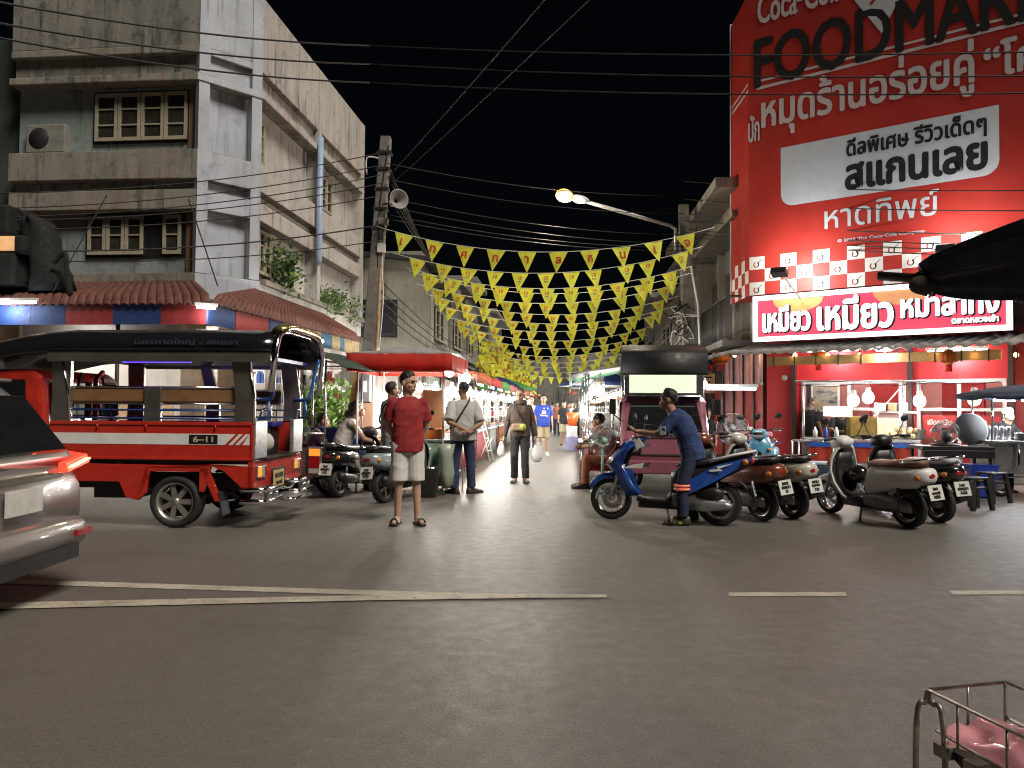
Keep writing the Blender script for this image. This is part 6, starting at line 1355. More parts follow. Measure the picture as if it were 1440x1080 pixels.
# leading stall with the red valance
rs_ = thing('drink_stall', 'front left stall with grey roof and broad red valance, bulbs underneath', 'stall', at(497, 560, 12) - V((0, 0, at(497, 560, 12).z)), SRZ)
w1 = 1.46
m = MB()
for x in (.05, w1 - .05):
    for y in (.05, 1.75): m.tube([(x, y, 0), (x, y, 1.95)], .017, WHT, 6)
m.tube([(.05, .05, 1.9), (w1 - .05, .05, 1.9)], .014, WHT, 6); m.build('frame', rs_)
m = MB(); m.grid(lambda u, v: V((-.08 + (w1 + .16) * u, -.1 + 2.0 * v, 2.17 + .16 * math.sin(math.pi * v) * math.sin(math.pi * (.1 + .8 * u)) + .01 * math.sin(u * 21))), 16, 8, TARPS['grey']); m.build('roof', rs_, solid=.012)
RV = cloth_lit('red_valance', (.48, .035, .02), .3)
m = MB(); q = [V((-.08, -.1, 0)), V((w1 + .08, -.1, 0)), V((w1 + .08, 1.9, 0)), V((-.08, 1.9, 0))]
for a, b in zip(q, q[1:] + q[:1]): m.grid(lambda u, v, a=a, b=b: a.lerp(b, u) + V((0, 0, 2.17 - .27 * v)) + (b - a).normalized().cross(V((0, 0, 1))) * (.012 * math.sin(u * 22) * v), 18, 2, RV)
m.build('valance', rs_, solid=.01)
m = MB(); m.bx(.55, w1 + .2, .1, .75, .80, .84, ALU); m.bx(.6, w1 + .15, .15, .7, .3, .33, ALU); m.build('counter', rs_, bevel=.01)
m = MB()
for x in (.58, w1 + .17):
    for y in (.13, .72): m.tube([(x, y, 0), (x, y, .8)], .015, STL, 6)
m.build('counter_leg', rs_)
m = MB(); m.grid(lambda u, v: V((.6 + .95 * u, .12 + .03 * math.sin(u * 30) * v, .8 - .68 * v)), 20, 3, mat('printed_plastic', (.25, .38, .26), .35, var=.6, scale=3)); m.build('counter_skirt', rs_, solid=.005)
B0 = rs_.location.copy(); RM = Matrix.Translation(B0) @ Matrix.Rotation(SRZ, 4, 'Z')
def one(name, label, cat, mb, **k): return tag(mb.build(name, **k), label, cat)
m = MB(RM); m.bx(1.0, 1.32, .5, .53, .86, 1.62, mat('plywood', (.5, .27, .14), .7, var=.1)); m.bx(1.05, 1.27, .53, .6, .86, .9, WOOD); one('plywood_board', 'tan plywood board standing on the front counter between two men', 'board', m)
m = MB(RM); m.bx(.95, 1.38, .2, .46, .845, 1.0, ORP); m.bx(.97, 1.36, .22, .44, 1.0, 1.012, mat('orange_inner', (.45, .1, .01), .5)); one('orange_crate', 'bright orange plastic box on the front left counter', 'box', m, bevel=.015)
m = MB(RM); m.lathe([(0, 0), (.15, 0), (.2, .42), (.215, .43), (.2, .45), (.185, .43), (.14, .03), (0, .03)], GBK, Matrix.Translation((1.25, -.35, 0)), 20); one('black_bucket', 'glossy black plastic bucket on the ground below the orange box', 'bucket', m)
m = MB(RM); m.rings([[V((1.48 + r * math.cos(a) * (1 + .15 * math.sin(a * 5 + z * 9)), -.05 + r * math.sin(a) * (1 + .1 * math.sin(a * 4 + z * 5)), z)) for a in [2 * math.pi * k / 18 for k in range(18)]] for z, r in ((.1, .04), (.16, .1), (.35, .13), (.6, .10), (.78, .13))], cloth_lit('clear_rubbish_bag', (.45, .5, .42), .4, .2), True); one('rubbish_bag', 'clear green tinted rubbish bag hanging at the counter end', 'bag', m)
for k, (px, py, D, W) in enumerate(((632, 522, 12.5, 150), (655, 532, 13.4, 130), (590, 545, 12.9, 70), (566, 560, 13.2, 40), (612, 545, 13.3, 80))):
    bulb(at(px, py, D), 'very bright white bulb under the red valance stall', W, (1, .95, .85), .085 if k < 2 else .06, 'bulbs under the red valance stall')
# dining table and plants behind the pickup
tb = thing('folding_table', 'folding table set with plates where the seated diners eat', 'table', at(500, 650, 12.8) - V((0, 0, at(500, 650, 12.8).z)), .1)
m = MB(); m.bx(-.5, .5, -.3, .3, .71, .74, WPL); m.build('top', tb, bevel=.008)
for x in (-.45, .45):
    for y in (-.25, .25): m = MB(); m.tube([(x, y, 0), (x * .9, y * .9, .71)], .014, STL, 6); m.build('leg', tb)
bush('potted_plant', 'leafy green potted plant behind the woman with a bun', 'plant', at(470, 585, 14) + V((0, 0, -.35)), 420, (.5, .4, .5), .12, mt=mat('fresh_leaf', (.10, .22, .03), .5, var=.5, scale=30), seed=12)
bush('potted_plant', 'tall green potted plant seen behind the pickup handrails', 'plant', at(440, 585, 13.2) + V((0, 0, -.35)), 360, (.35, .4, .5), .11, mt=MC['fresh_leaf'], seed=14)
for k, (px, py, D) in enumerate(((470, 625, 14), (440, 625, 13.2))):
    p = at(px, py, D); m = MB(Matrix.Translation((p.x, p.y, 0))); m.lathe([(0, 0), (.17, 0), (.23, p.z + .3), (.2, p.z + .3), (.16, .03), (0, .03)], mat('grey_pot', (.3, .3, .3), .6), n=18); one('plant_pot', ('large grey pot under the tall plant beside the table', 'grey pot under the leafy plant near the handrails')[k], 'pot', m)
m = MB(); p = at(513, 545, 13.5); m.box(p, (.2, .15, .5), mat('meter_grey', (.18, .18, .19), .5)); m.box(p + V((0, -.1, .02)), (.1, .05, .2), WPL); one('meter_box', 'grey electric meter box beside the tan board near the utility pole', 'meter', m, bevel=.01)
m = MB(); p = at(512, 585, 13.4); m.box(p, (.36, .2, .45), mat('carton_pink', (.5, .3, .2), .7)); one('cardboard_box', 'peach cardboard box below the grey meter box', 'box', m, bevel=.01)
m = MB(); p = at(498, 557, 13.6); m.box(p, (.14, .02, .85), mat('tan_board', (.42, .25, .08), .7), Matrix.Rotation(.15, 3, 'Y')); one('leaning_board', 'narrow tan wooden board leaning beside the meter box', 'board', m)
# shop goods: warm lit counter, shelves in the corner shop
cs_ = thing('shop_counter', 'food counter with warm orange display inside the corner shop', 'counter', WL @ V((-2.0, 1.6, 0)), LRZ)
m = MB(); m.bx(-1.2, .6, -.25, .25, 0, .95, ALU); m.build('base', cs_, bevel=.01); m = MB(); m.bx(-1.2, .6, -.25, .25, .95, 1.4, GLB); m.build('glass_case', cs_)
m = MB(); m.bx(-1.15, .55, .2, .22, 1.0, 1.45, mat('warm_display', (.7, .4, .2), .6, emit=.5, ec=(1, .6, .3), var=.5, scale=12)); m.bx(-1.2, .6, -.3, .3, 1.4, 1.44, STL); m.build('display', cs_)
for i, x in enumerate((-.6, -.1, .25)):
    s_ = thing('shop_shelf', ('steel shelf of green and white packets in the corner shop', 'shelf of red jars in the corner shop beside the pillar', 'shelf of blue and orange bottles at the corner shop side')[i], 'shelf', WL @ V((x - .4 + i * .6, 4.9, 0)), LRZ); rnd = random.Random(i)
    m = MB(); 
    for z in (.4, .9, 1.4, 1.9, 2.3): m.bx(-.4, .4, -.15, .15, z, z + .02, WPL)
    for q in (-.4, .4): m.bx(q - .015, q + .015, -.15, .15, 0, 2.4, STL)
    m.build('rack', s_)
    m = MB()
    for z in (.42, .92, 1.42, 1.92):
        for k in range(8): m.bx(-.37 + k * .093, -.30 + k * .093, -.1, .08, z, z + rnd.uniform(.15, .34), (FOOD[rnd.randrange(5)], WPL, RDP, BLU)[rnd.randrange(4)])
    m.build('stacked_goods', s_)
bulb(WL @ V((-1.55, 1.2, 2.25)), 'round warm bulb over the corner shop counter', 30, (1, .75, .45), .07, None, WARM); bulb(WL @ V((-2.7, .1, 1.9)), 'orange bulb seen through the pickup beside its red cab', 20, (1, .7, .4), .06, None, WARM)
# folding rack, orange bucket, crate
rk = thing('folding_rack', 'white folding wire rack in front of the left stalls', 'rack', st(-1.85, 18.2), SRZ)
m = MB()
for y in (0, .8):
    m.tube([(0, y, 0), (-.3, y, 1.25)], .015, WHT, 6); m.tube([(-.32, y, 0), (-.05, y, .6)], .015, WHT, 6)
for z in (.3, .6, .9, 1.2): m.tube([(-.3 * z / 1.25, 0, z), (-.3 * z / 1.25, .8, z)], .012, WHT, 6)
m.build('wire_frame', rk)
m = MB(Matrix.Translation(st(.12, 24.6, .78))); m.lathe([(0, 0), (.14, 0), (.2, .42), (.18, .42), (.13, .02), (0, .02)], mat('orange_red_plastic', (.65, .12, .02), .4), n=16); one('orange_bucket', 'orange red bucket on the right stalls before the far shoppers', 'bucket', m)
m = MB(Matrix.Translation(st(.1, 24.6, 0)) @ Matrix.Rotation(SRZ, 4, 'Z')); m.bx(-.2, .2, -.25, .25, 0, .44, mat('lilac_crate', (.25, .24, .42), .5)); m.bx(-.17, .17, -.22, .22, .44, .78, mat('white_crate', (.6, .6, .62), .5)); one('plastic_crate', 'lilac and white plastic crates stacked under the orange bucket', 'crate', m, bevel=.015)
# low table of packets by the fan
lt_ = thing('snack_table', 'long table covered with snack packets beside the seated man', 'table', st(.42, 13.1), SRZ)
m = MB(); m.bx(-.25, .45, 0, 1.6, .74, .77, ALU); m.build('top', lt_, bevel=.006)
for x in (-.2, .4):
    for y in (.1, 1.5): m = MB(); m.tube([(x, y, 0), (x, y, .74)], .014, STL, 6); m.build('leg', lt_)
for k in range(12):
    q = thing('snack_packet', 'shiny food packet laid out on the snack table beside the seated man', 'packet', st(.42, 13.1) + RDIR * (-.1 + .18 * (k % 3)) + SDIR * (.15 + .36 * (k // 3)) + V((0, 0, .772)), SRZ + .1 * (k % 3), 'packets on the snack table')
    m = MB(); m.loftx([(-.075, .0, .012, .06, 4), (-.05, 0, .045, .065, 3), (.05, 0, .045, .065, 3), (.075, 0, .012, .06, 4)], FOOD[k % 5], 12); m.build('packet', q)
    m = MB(); m.bx(-.03, .03, -.04, .04, .046, .049, WPL); m.build('sticker', q)
# ---------------------------------------------------------------- fans
def fan(label, loc, rz, h, r, body, tilt=0, post=True):
    t = thing('standing_fan' if post else 'table_fan', label, 'fan', loc, rz)
    F = Matrix.Translation((0, 0, h)) @ Matrix.Rotation(tilt, 4, 'X') @ frame((0, 0, 0), (1, 0, 0), (0, 0, 1))
    m = MB(); m.lathe([(0, 0), (.2, 0), (.2, .03), (.05, .05), (.0, .05)], body, n=20); m.tube([(0, 0, .04), (0, 0, h - .08)], .022, body, 10); m.build('stand', t)
    m = MB(); m.lathe([(0, -.02), (.075, -.02), (.08, -.16), (.05, -.22), (0, -.22)], body, F, 16); m.build('motor', t)
    m = MB()
    for k in range(40): a = 2 * math.pi * k / 40; c, s_ = math.cos(a), math.sin(a); m.tube([F @ V((.05 * c, .05 * s_, .075)), F @ V((r * .7 * c, r * .7 * s_, .06)), F @ V((r * c, r * s_, .0)), F @ V((r * .7 * c, r * .7 * s_, -.07)), F @ V((.08 * c, .08 * s_, -.08))], .0022, STL, 4)
    m.lathe([(r - .006, -.008), (r + .006, -.008), (r + .006, .008), (r - .006, .008), (r - .006, -.008)], STL, F, 32); m.build('cage', t)
    m = MB(); m.lathe([(0, .085), (.055, .08), (.055, .06), (0, .06)], body, F, 16); m.build('badge', t)
    m = MB()
    for k in range(3):
        a0 = 2 * math.pi * k / 3
        m.grid(lambda u, v, a0=a0: F @ V(((.03 + r * .8 * v) * math.cos(a0 + u * 1.3 * (.5 + .5 * v)), (.03 + r * .8 * v) * math.sin(a0 + u * 1.3 * (.5 + .5 * v)), .03 - .06 * u)), 6, 5, GRYB)
    m.build('blade', t); return t
GRYB = mat('grey_blade', (.2, .2, .2), .4, alpha=.8); MINT = mat('mint_plastic', (.25, .42, .34), .45)
p = gnd(846, 692); fan('mint green standing fan beside the blue scooter front wheel', (p.x, p.y - .1, 0), R(20), .83, .25, MINT)
p = at(1030, 603, 13.4); fan('large grey standing fan right of the pink food truck', (p.x, p.y, 0), R(-10), p.z, .27, mat('fan_grey', (.3, .3, .3), .5))
# ================================================================ carts before the restaurant
def ptx(px, D): return at(px, 575, D).x
ca1 = thing('fry_cart', 'steel street food cart with lamp bar, glass case and golden panel', 'cart', (ptx(1215, 15.4), 15.4, 0), R(-12))
m = MB(); zb_ = at(1200, 536, 15.4).z
for x in (-1.15, .75):
    m.tube([(x, 0, 0), (x, 0, zb_)], .022, STL, 8)
m.tube([(-1.3, 0, zb_), (1.15, 0, zb_)], .02, STL, 8); m.tube([(.7, 0, zb_ - .1), (.1, 0, 1.1)], .012, WHT, 6); m.build('frame', ca1)
m = MB(); m.bx(-1.15, .95, -.3, .4, .72, .78, ALU); m.bx(-1.1, .9, -.25, .35, .3, .34, ALU); m.build('counter', ca1, bevel=.01)
m = MB(); m.bx(-.28, .22, -.1, .3, .78, 1.22, mat('golden_panel', (.3, .2, .05), .45, .4, var=.4, scale=8)); m.build('golden_cabinet', ca1, bevel=.01)
m = MB(); m.bx(.24, .75, -.15, .3, .78, 1.3, GLB); o = m.build('glass_case', ca1); q = MB(); q.bx(.3, .7, .2, .24, .82, 1.2, mat('warm_case_glow', (.8, .6, .4), .5, emit=1.0, ec=(1, .75, .45), var=.4, scale=9)); q.bx(.22, .95, -.2, .32, 1.3, 1.33, ALU); q.build('case_light', o)
m = MB(); m.bx(-.75, -.2, .1, .13, 1.22, 1.42, WPL); m.text('15.-', frame((-.48, .097, 1.27), (1, 0, 0), (0, 0, 1)), .09, SIGNK); m.build('price_card', ca1)
m = MB(); m.bx(-1.1, .9, -.315, -.30, .62, .71, BLU); m.build('blue_strip', ca1); m = MB(); m.grid(lambda u, v: V((-1.1 + 2 * u, -.30 + .012 * math.sin(u * 50), .62 - .3 * v)), 40, 1, TARPS['red']); m.build('skirt', ca1)
CM1 = Matrix.Translation(ca1.location) @ Matrix.Rotation(R(-12), 4, 'Z')
def obj1(name, label, cat, mb, gp=None, **k): return tag(mb.build(name, **k), label, cat, gp)
for i, (x, z) in enumerate(((.3, 1.34), (.5, 1.34), (.7, 1.34))): m = MB(CM1); m.bx(x - .08, x + .08, -.1, .1, z, z + .14, (WPL, CARD, WPL)[i]); m.bx(x - .085, x + .085, -.105, .105, z + .14, z + .16, WPL); obj1('food_box', ('white lidded box on the glass case, nearest the price card', 'brown box between two white boxes on the glass case', 'white lidded box on the glass case, nearest the lamp post')[i], 'box', m, bevel=.006)
m = MB(CM1); rnd = random.Random(4)
for k in range(26): m.ell((.62 + rnd.gauss(0, .13), -.2 + rnd.gauss(0, .06), .84 + abs(rnd.gauss(0, .07))), .055, mat('puffed_snack', (.62, .5, .3), .7, var=.15), n=8, k=6)
obj1('snack_heap', 'heap of pale yellow puffed snacks on the cart counter', 'food', m)
m = MB(CM1); m.lathe([(0, 0), (.11, 0), (.12, .2), (.13, .21), (.11, .21), (.1, .02), (0, .02)], STL, Matrix.Translation((.98, -.1, .78)), 18); obj1('steel_pot', 'small steel pot at the right end of the fry cart', 'pot', m)
for i, x in enumerate((-.95, -.75, -.55)): m = MB(CM1); m.lathe([(0, 0), (.045, 0), (.045, .15), (.02, .19), (.018, .23), (0, .23)], WPL if i != 1 else BLU, Matrix.Translation((x, -.15, .78)), 12); obj1('sauce_bottle', ('white sauce bottle at the left end of the fry cart', 'blue sauce bottle between two white ones on the fry cart', 'white sauce bottle beside the golden cabinet')[i], 'bottle', m)
for k, (px, py, D, W, w_) in enumerate(((1200, 563, 15.3, 110, 0), (1221, 559, 15.4, 110, 0), (1293, 564, 14.9, 140, 0), (1370, 561, 13.6, 120, 1))):
    bulb(at(px, py, D), ('large white bulb on the lamp bar, left of a close pair', 'large white bulb on the lamp bar, right of a close pair', 'large white bulb before the silver door frame of the hours poster', 'large warm bulb in front of the blue cart umbrella')[k], W, (1, .95, .87) if not w_ else (1, .75, .45), .11, None, BULB if not w_ else WARM)
m = MB(); a_ = at(1120, 541, 15.3); b_ = at(1405, 536, 14.3); m.tube([a_.lerp(b_, k / 10) + V((0, 0, -.05 * math.sin(k * .9) ** 2)) for k in range(11)], .008, BLK, 5); one('lamp_wire', 'black wire carrying the large bulbs across the restaurant front', 'wire', m)
# umbrella cart with cook
cb = thing('noodle_cart', 'steel noodle cart under a scalloped blue grey umbrella canopy', 'cart', (ptx(1425, 12.3), 12.3, 0), R(-8))
m = MB(); m.bx(-.5, 1.0, -.3, .35, .38, .86, ALU); m.bx(-.42, -.02, -.305, -.3, .45, .8, STL); m.bx(.05, .9, -.305, -.3, .45, .8, STL); m.build('body', cb, bevel=.012)
m = MB(); m.bx(-.58, 1.05, -.36, .4, .86, .89, STL); m.build('top', cb, bevel=.006)
m = MB()
for x, y in ((-.46, -.32), (-.46, .35), (.95, -.32), (.95, .35)): m.tube([(x, y, .89), (x, y, 1.62)], .017, CHR, 8)
m.tube([(-.5, -.34, .33), (1, -.34, .33)], .015, CHR); m.tube([(-.1, -.36, .84), (-.1, -.37, .5), (-.13, -.37, .42)], .015, CHR); m.build('frame', cb)
for x in (-.25, .75): wheel(cb, x, -.1, .19, .19, .09, 'steel')
UMB = cloth_lit('blue_grey_canopy', (.10, .12, .17), .3)
m = MB(); n = 10; cx, cy = .25, 0
for k in range(n):
    a, b = 2 * math.pi * k / n, 2 * math.pi * (k + 1) / n
    def fn(u, v, a=a, b=b):
        q = a + (b - a) * u; rr = v * (1 - .06 * math.sin(u * math.pi)); return V((cx + 1.1 * rr * math.cos(q), cy + .9 * rr * math.sin(q), 1.78 - .17 * rr ** 1.6))
    m.grid(fn, 5, 5, UMB)
    def fs(u, v, a=a, b=b):
        q = a + (b - a) * u; rr = 1 - .06 * math.sin(u * math.pi); return V((cx + 1.1 * rr * math.cos(q), cy + .9 * rr * math.sin(q), 1.61 - (.05 + .04 * math.sin(u * math.pi)) * v))
    m.grid(fs, 5, 1, UMB)
m.build('canopy', cb, solid=.01)
CB = Matrix.Translation(cb.location) @ Matrix.Rotation(R(-8), 4, 'Z')
for k, (x, y, z) in enumerate(((.3, 0, 1.55), (.7, -.1, 1.55), (-.1, .1, 1.55))): p = CB @ V((x, y, z)); tube_light(p, .4, R(-8), ('short white tube light over the cook', 'short white tube light at the right under the blue umbrella', 'short white tube light at the left under the blue umbrella')[k], 45)
m = MB(CB); m.lathe([(0, 0), (.2, 0), (.21, .16), (.23, .17), (.2, .17), (.19, .02), (0, .02)], STL, Matrix.Translation((.55, 0, .89)), 22); one('stock_pot', 'wide steel stock pot on the noodle cart', 'pot', m)
for k in range(5): m = MB(CB); m.lathe([(0, 0), (.035, 0), (.04, .2), (.03, .22), (0, .22)], STL, Matrix.Translation((-.42 + k * .1, .12, .89)), 10); tag(m.build('steel_canister'), 'slim steel canister in a row on the noodle cart', 'canister', 'steel canisters on the noodle cart')
for k in range(3): m = MB(CB); m.lathe([(0, 0), (.08, 0), (.09, .05), (.075, .05), (0, .01)], WPL, Matrix.Translation((.02, -.18, .89 + k * .035)), 16); tag(m.build('white_bowl'), 'white bowl in the stack on the noodle cart', 'bowl', 'white bowls on the noodle cart')
# black table with fan and disc
bt_ = thing('black_table', 'black topped table holding a fan and a large white disc', 'table', (ptx(1338, 12.2), 12.2, 0), R(-6))
m = MB(); m.bx(-.55, .5, -.3, .3, .74, .80, BLK); m.bx(-.55, .5, -.31, -.29, .62, .74, BLK); m.build('top', bt_, bevel=.006)
for x in (-.5, .45):
    for y in (-.25, .25): m = MB(); m.bx(x - .02, x + .02, y - .02, y + .02, 0, .74, BLK); m.build('leg', bt_)
BTM = Matrix.Translation(bt_.location) @ Matrix.Rotation(R(-6), 4, 'Z')
fan('round grey table fan lying low on the black table', BTM @ V((-.1, 0, .80)), R(160), .2, .2, mat('fan_black', (.05, .05, .055), .5), R(-25), False)
m = MB(); m.lathe([(0, 0), (.25, 0), (.26, .02), (.24, .03), (0, .035)], WPL, BTM @ frame((.35, .15, 1.06), (1, 0, 0), (0, .25, 1)), 32); m.tube([BTM @ V((.35, .2, .8)), BTM @ V((.35, .17, 1.0))], .02, WPL); one('white_disc', 'large round white disc standing on the black table', 'tray', m)
m = MB(BTM); m.rings([[V((.36 + a * x, b * y - .1, z)) for a, b in ((-1, -1), (1, -1), (1, 1), (-1, 1))] for z, x, y in ((0.02, .15, .16), (.5, .2, .2), (.52, .21, .21))], mat('blue_bin_plastic', (.015, .05, .42), .4), True, False); one('blue_bin', 'blue plastic bin under the right end of the black table', 'bin', m, bevel=.01)
def stool(loc, label, s=1):
    t = thing('plastic_stool', label, 'stool', loc, .3); m = MB(); m.box((0, 0, .43), (.3, .3, .03), BLK); m.box((0, 0, .3), (.3, .3, .03), BLK); m.build('seat', t, bevel=.01)
    for x in (-1, 1):
        for y in (-1, 1): m = MB(); m.beam((x * .12, y * .12, .42), (x * .17, y * .17, 0), .05, .05, BLK); m.build('leg', t)
p = gnd(1367, 716); stool((p.x, p.y, 0), 'black plastic stool in front of the blue bin'); p = gnd(1383, 706); stool((p.x + .12, p.y, 0), 'black plastic stool half behind another by the steel cart')
p = gnd(1342, 712); wt = thing('wooden_table', 'small low wooden table beside the black stools', 'table', (p.x, p.y, 0), R(-10)); m = MB(); m.bx(-.25, .3, -.2, .2, .38, .41, WOOD); m.build('top', wt, bevel=.006)
for x in (-.2, .25):
    for y in (-.15, .15): m = MB(); m.bx(x - .018, x + .018, y - .018, y + .018, 0, .38, DST); m.build('leg', wt)
# table with foam boxes, cooler and steel stand
ft = thing('box_table', 'blue edged folding table piled with pink and white foam boxes', 'table', (ptx(1052, 14.6), 14.6, 0), R(-10)); m = MB(); m.bx(-.5, .55, -.3, .3, .72, .75, BLU); m.build('top', ft, bevel=.006)
for x in (-.4, .45):
    for y in (-.25, .25): m = MB(); m.tube([(x, y, 0), (-x * .2, y, .72)], .014, STL, 6); m.build('leg', ft)
PKB = mat('pink_foam', (.66, .34, .38), .6, var=.05)
for k in range(10):
    x, lay = -.32 + .2 * (k % 4), k // 4; p = Matrix.Translation(ft.location) @ Matrix.Rotation(R(-10), 4, 'Z') @ V((x + .06 * lay, -.05, .752 + .09 * lay))
    q = thing('foam_box', 'pink foam box piled on the blue edged table' if k % 3 else 'white foam box piled on the blue edged table', 'box', p, R(-10), 'pink foam boxes' if k % 3 else 'white foam boxes')
    m = MB(); m.bx(-.09, .09, -.08, .08, 0, .045, PKB if k % 3 else WPL); m.build('base', q, bevel=.008); m = MB(); m.box((0, 0, .066), (.18, .16, .04), PKB if k % 3 else WPL, top=(.85, .85)); m.build('lid', q, bevel=.008)
p = gnd(1148, 688); cl = thing('cool_box', 'dark blue cool box inside a steel stand behind the cream scooter', 'cooler', (p.x, p.y, 0), R(-8)); m = MB(); m.bx(-.28, .28, -.2, .2, .06, .42, mat('cooler_navy', (.03, .05, .08), .5)); m.build('box', cl, bevel=.02); m = MB(); m.bx(-.29, .29, -.21, .21, .42, .47, mat('cooler_lid', (.35, .45, .48), .5)); m.build('lid', cl, bevel=.015)
m = MB(); 
for x in (-.34, .34):
    for y in (-.24, .24): m.tube([(x, y, 0), (x, y, .82)], .015, STL, 6)
for z in (.12, .82): m.tube([(-.34, -.24, z), (.34, -.24, z), (.34, .24, z), (-.34, .24, z), (-.34, -.24, z)], .012, STL, 6)
m.build('stand', cl)
tube_light(at(1028, 545, 12.6), .85, R(-10), 'thin white lamp arm sticking out right of the food truck', 12)
p = at(990, 541, 12.4); bulb(p + V((0, 0, 0)), 'white lamp end beside the food truck roof', 12, (1, 1, 1), .06, None)

# ================================================================ foreground right: folded tarpaulin and push cart
def tarp():
    t = thing('folded_awning', 'dark blue folded tarpaulin awning with a pipe end at the right edge', 'awning', (0, 0, 0))
    D = 2.7; A = at(1300, 390, D); B = at(1470, 368, D - .35); C = at(1700, 314, D - .8)
    m = MB(); NT = mat('navy_canvas', (.012, .018, .032), .7, var=.4, scale=7, bump=.5, bscale=25); rs = []
    for k in range(19):
        u = k / 18; c = A.lerp(C, u); hr = .04 + .07 * min(1, u * 2.2) ** .7; ring = []
        for j in range(60):
            a = 2 * math.pi * j / 60; fold = 1 + .16 * math.sin(a * 5 + u * 2.2 + .5 * math.sin(u * 9)) + .08 * math.sin(a * 9 - u * 5)
            ring.append(c + V((-.02 * math.sin(a), .55 * hr * math.cos(a) * fold, hr * math.sin(a) * fold * (1.0 if math.sin(a) > 0 else 1.1))))
        rs.append(ring)
    m.rings(rs, NT); m.build('canvas', t)
    m = MB(); q = at(1236, 388, D + .1); m.tube([q, A + V((.0, 0, -.005)), C], .0165, DST, 12); m.lathe([(0, 0), (.0165, 0)], BLK, frame(q, (0, 1, 0), (0, 0, 1)), 12); m.build('pipe', t)
    m = MB(); w = A + V((.0, 0, -.02)); m.tube([w + V((-.02, .04 * math.cos(k * .9), .045 * math.sin(k * .9))) + V((.004 * k, 0, 0)) for k in range(16)], .006, CABLE, 5); m.ell(A + V((-.015, -.02, -.03)), (.05, .035, .035), mat('tied_rag', (.07, .06, .045), .9)); m.build('tie', t)
tarp()
def pushcart():
    t = thing('push_cart', 'rusty wire basket push cart with pink plastic lining at the lower right corner', 'cart', (0, 0, 0))
    IR = mat('rusty_iron', (.34, .30, .27), .35, .85, var=.5, scale=30)
    a = at(1305, 970, 1.95); zt = a.z
    def hz(px, py): return gnd(px, py, zt)
    a = hz(1305, 970); b = hz(1415, 959); c = hz(1560, 1020); d = hz(1500, 1065); lo_ = V((0, 0, -.10)); 
    m = MB(); r = .0048
    m.tube([a, b, c], r, IR); m.tube([a, d, d + (d - a) * .3], r, IR); m.tube([a + lo_ + V((.02, 0, 0)), d + lo_], r, IR); m.tube([b + lo_ * .9, c + lo_], r, IR)
    for q in (.25, .62, .95): e = a.lerp(d, q); m.tube([e, e + lo_ * 1.05], r * .7, IR, 6)
    for q in (.5, .98): e = a.lerp(b, q); m.tube([e, e + lo_ * 1.0], r * .7, IR, 6)
    m.build('rail', t)
    for k, (dx, dy) in enumerate(((-.03, .0), (.022, -.03))):
        m = MB(); m.tube([a + V((.0, 0, .0)), a + V((dx * .2, dy * .3, -.03)), a + V((dx, dy, -.09)), a + V((dx * 1.15, dy * 1.15, -zt + .02))], .0075, IR, 8, smooth=4); m.build('leg', t)
    m = MB(); e = lo_ * 1.05
    def fn(u, v):
        p = (a + V((.03, 0, 0))).lerp(d, u).lerp(b.lerp(c, u), v) + e
        return p + V((0, 0, .022 * math.sin(math.pi * v) * (1 + .8 * noise.noise(V((u * 5, v * 5, 2)))) + .03 * noise.noise(V((u * 3, v * 4, 7)))))
    PK = mat('pink_plastic_sheet', (.50, .22, .25), .16, coat=.6, var=.5, scale=3); m.grid(fn, 24, 18, PK); m.build('lining', t)
    m = MB()
    for u in (.1, .35, .6, .85): q0 = a.lerp(d, u); q1 = b.lerp(c, u); m.beam(q0 + e * 1.3, q1 + e * 1.3, .04, .03, IR)
    m.grid(lambda u, v: (a + V((.03, 0, 0))).lerp(d, u) + e * (1.25 + .5 * v * (math.sin(u * 3))), 10, 2, BLK); m.build('tray', t)
    for k in (0, 1): q = a.lerp(d, .9).lerp(b.lerp(c, .9), k * .7); m = MB(); m.tube([q + e, V((q.x, q.y, 0))], .01, IR); m.build('leg', t)
pushcart()
# ================================================================ poles, street lamp, cables, bunting
PCON = mat('pole_concrete', (.17, .165, .15), .9, var=.35, scale=4, bump=.3)
p0 = at(513, 560, 16.5); pt = at(543, 193, 16.5)
up = thing('utility_pole', 'leaning concrete utility pole with cables beside the corner building', 'pole', (p0.x - .05, p0.y, 0))
b_ = up.location
top = pt - b_
m = MB(); m.rings([[b * k + V((sx, sy, 0)) for sx, sy in ((-w, -w), (w, -w), (w, w), (-w, w))] for b, k, w in ((top, 0, .17), (top, .5, .145), (top, 1, .11))], PCON, True, False); m.build('shaft', up, bevel=.02)
def onp(k, dx=0, dy=-.13): return top * k + V((dx, dy, 0))
m = MB(); m.tube([onp(.0, .18), onp(.42, .14), onp(.6, .12)], .03, WOOD, 8); m.tube([onp(.6, .05), onp(.8, .0), onp(.97, .1)], .014, CABLE, 6, smooth=4); m.tube([onp(.3, .2), onp(.5, .22), onp(.62, .13), onp(.7, .17)], .012, WPL, 6, smooth=5); m.build('conduit', up)
m = MB()
for k in (.72, .78, .84, .9, .95): m.box(onp(k, 0, 0), (.3, .3, .05), DST)
m.tube([onp(.93, -.1), onp(.93, -.35, -.15), onp(.88, -.33, -.15)], .015, WPL, 6, smooth=4); m.box(onp(.66, .1), (.16, .12, .2), WPL); m.box(onp(.74, .1), (.2, .12, .14), GRY); m.build('pole_fitting', up)
mp = at(556, 283, 16.1); mg = thing('loudspeaker', 'grey horn loudspeaker mounted on the leaning utility pole', 'loudspeaker', mp); F = frame((0, 0, 0), (.9, -.45, 0), (0, 0, 1))
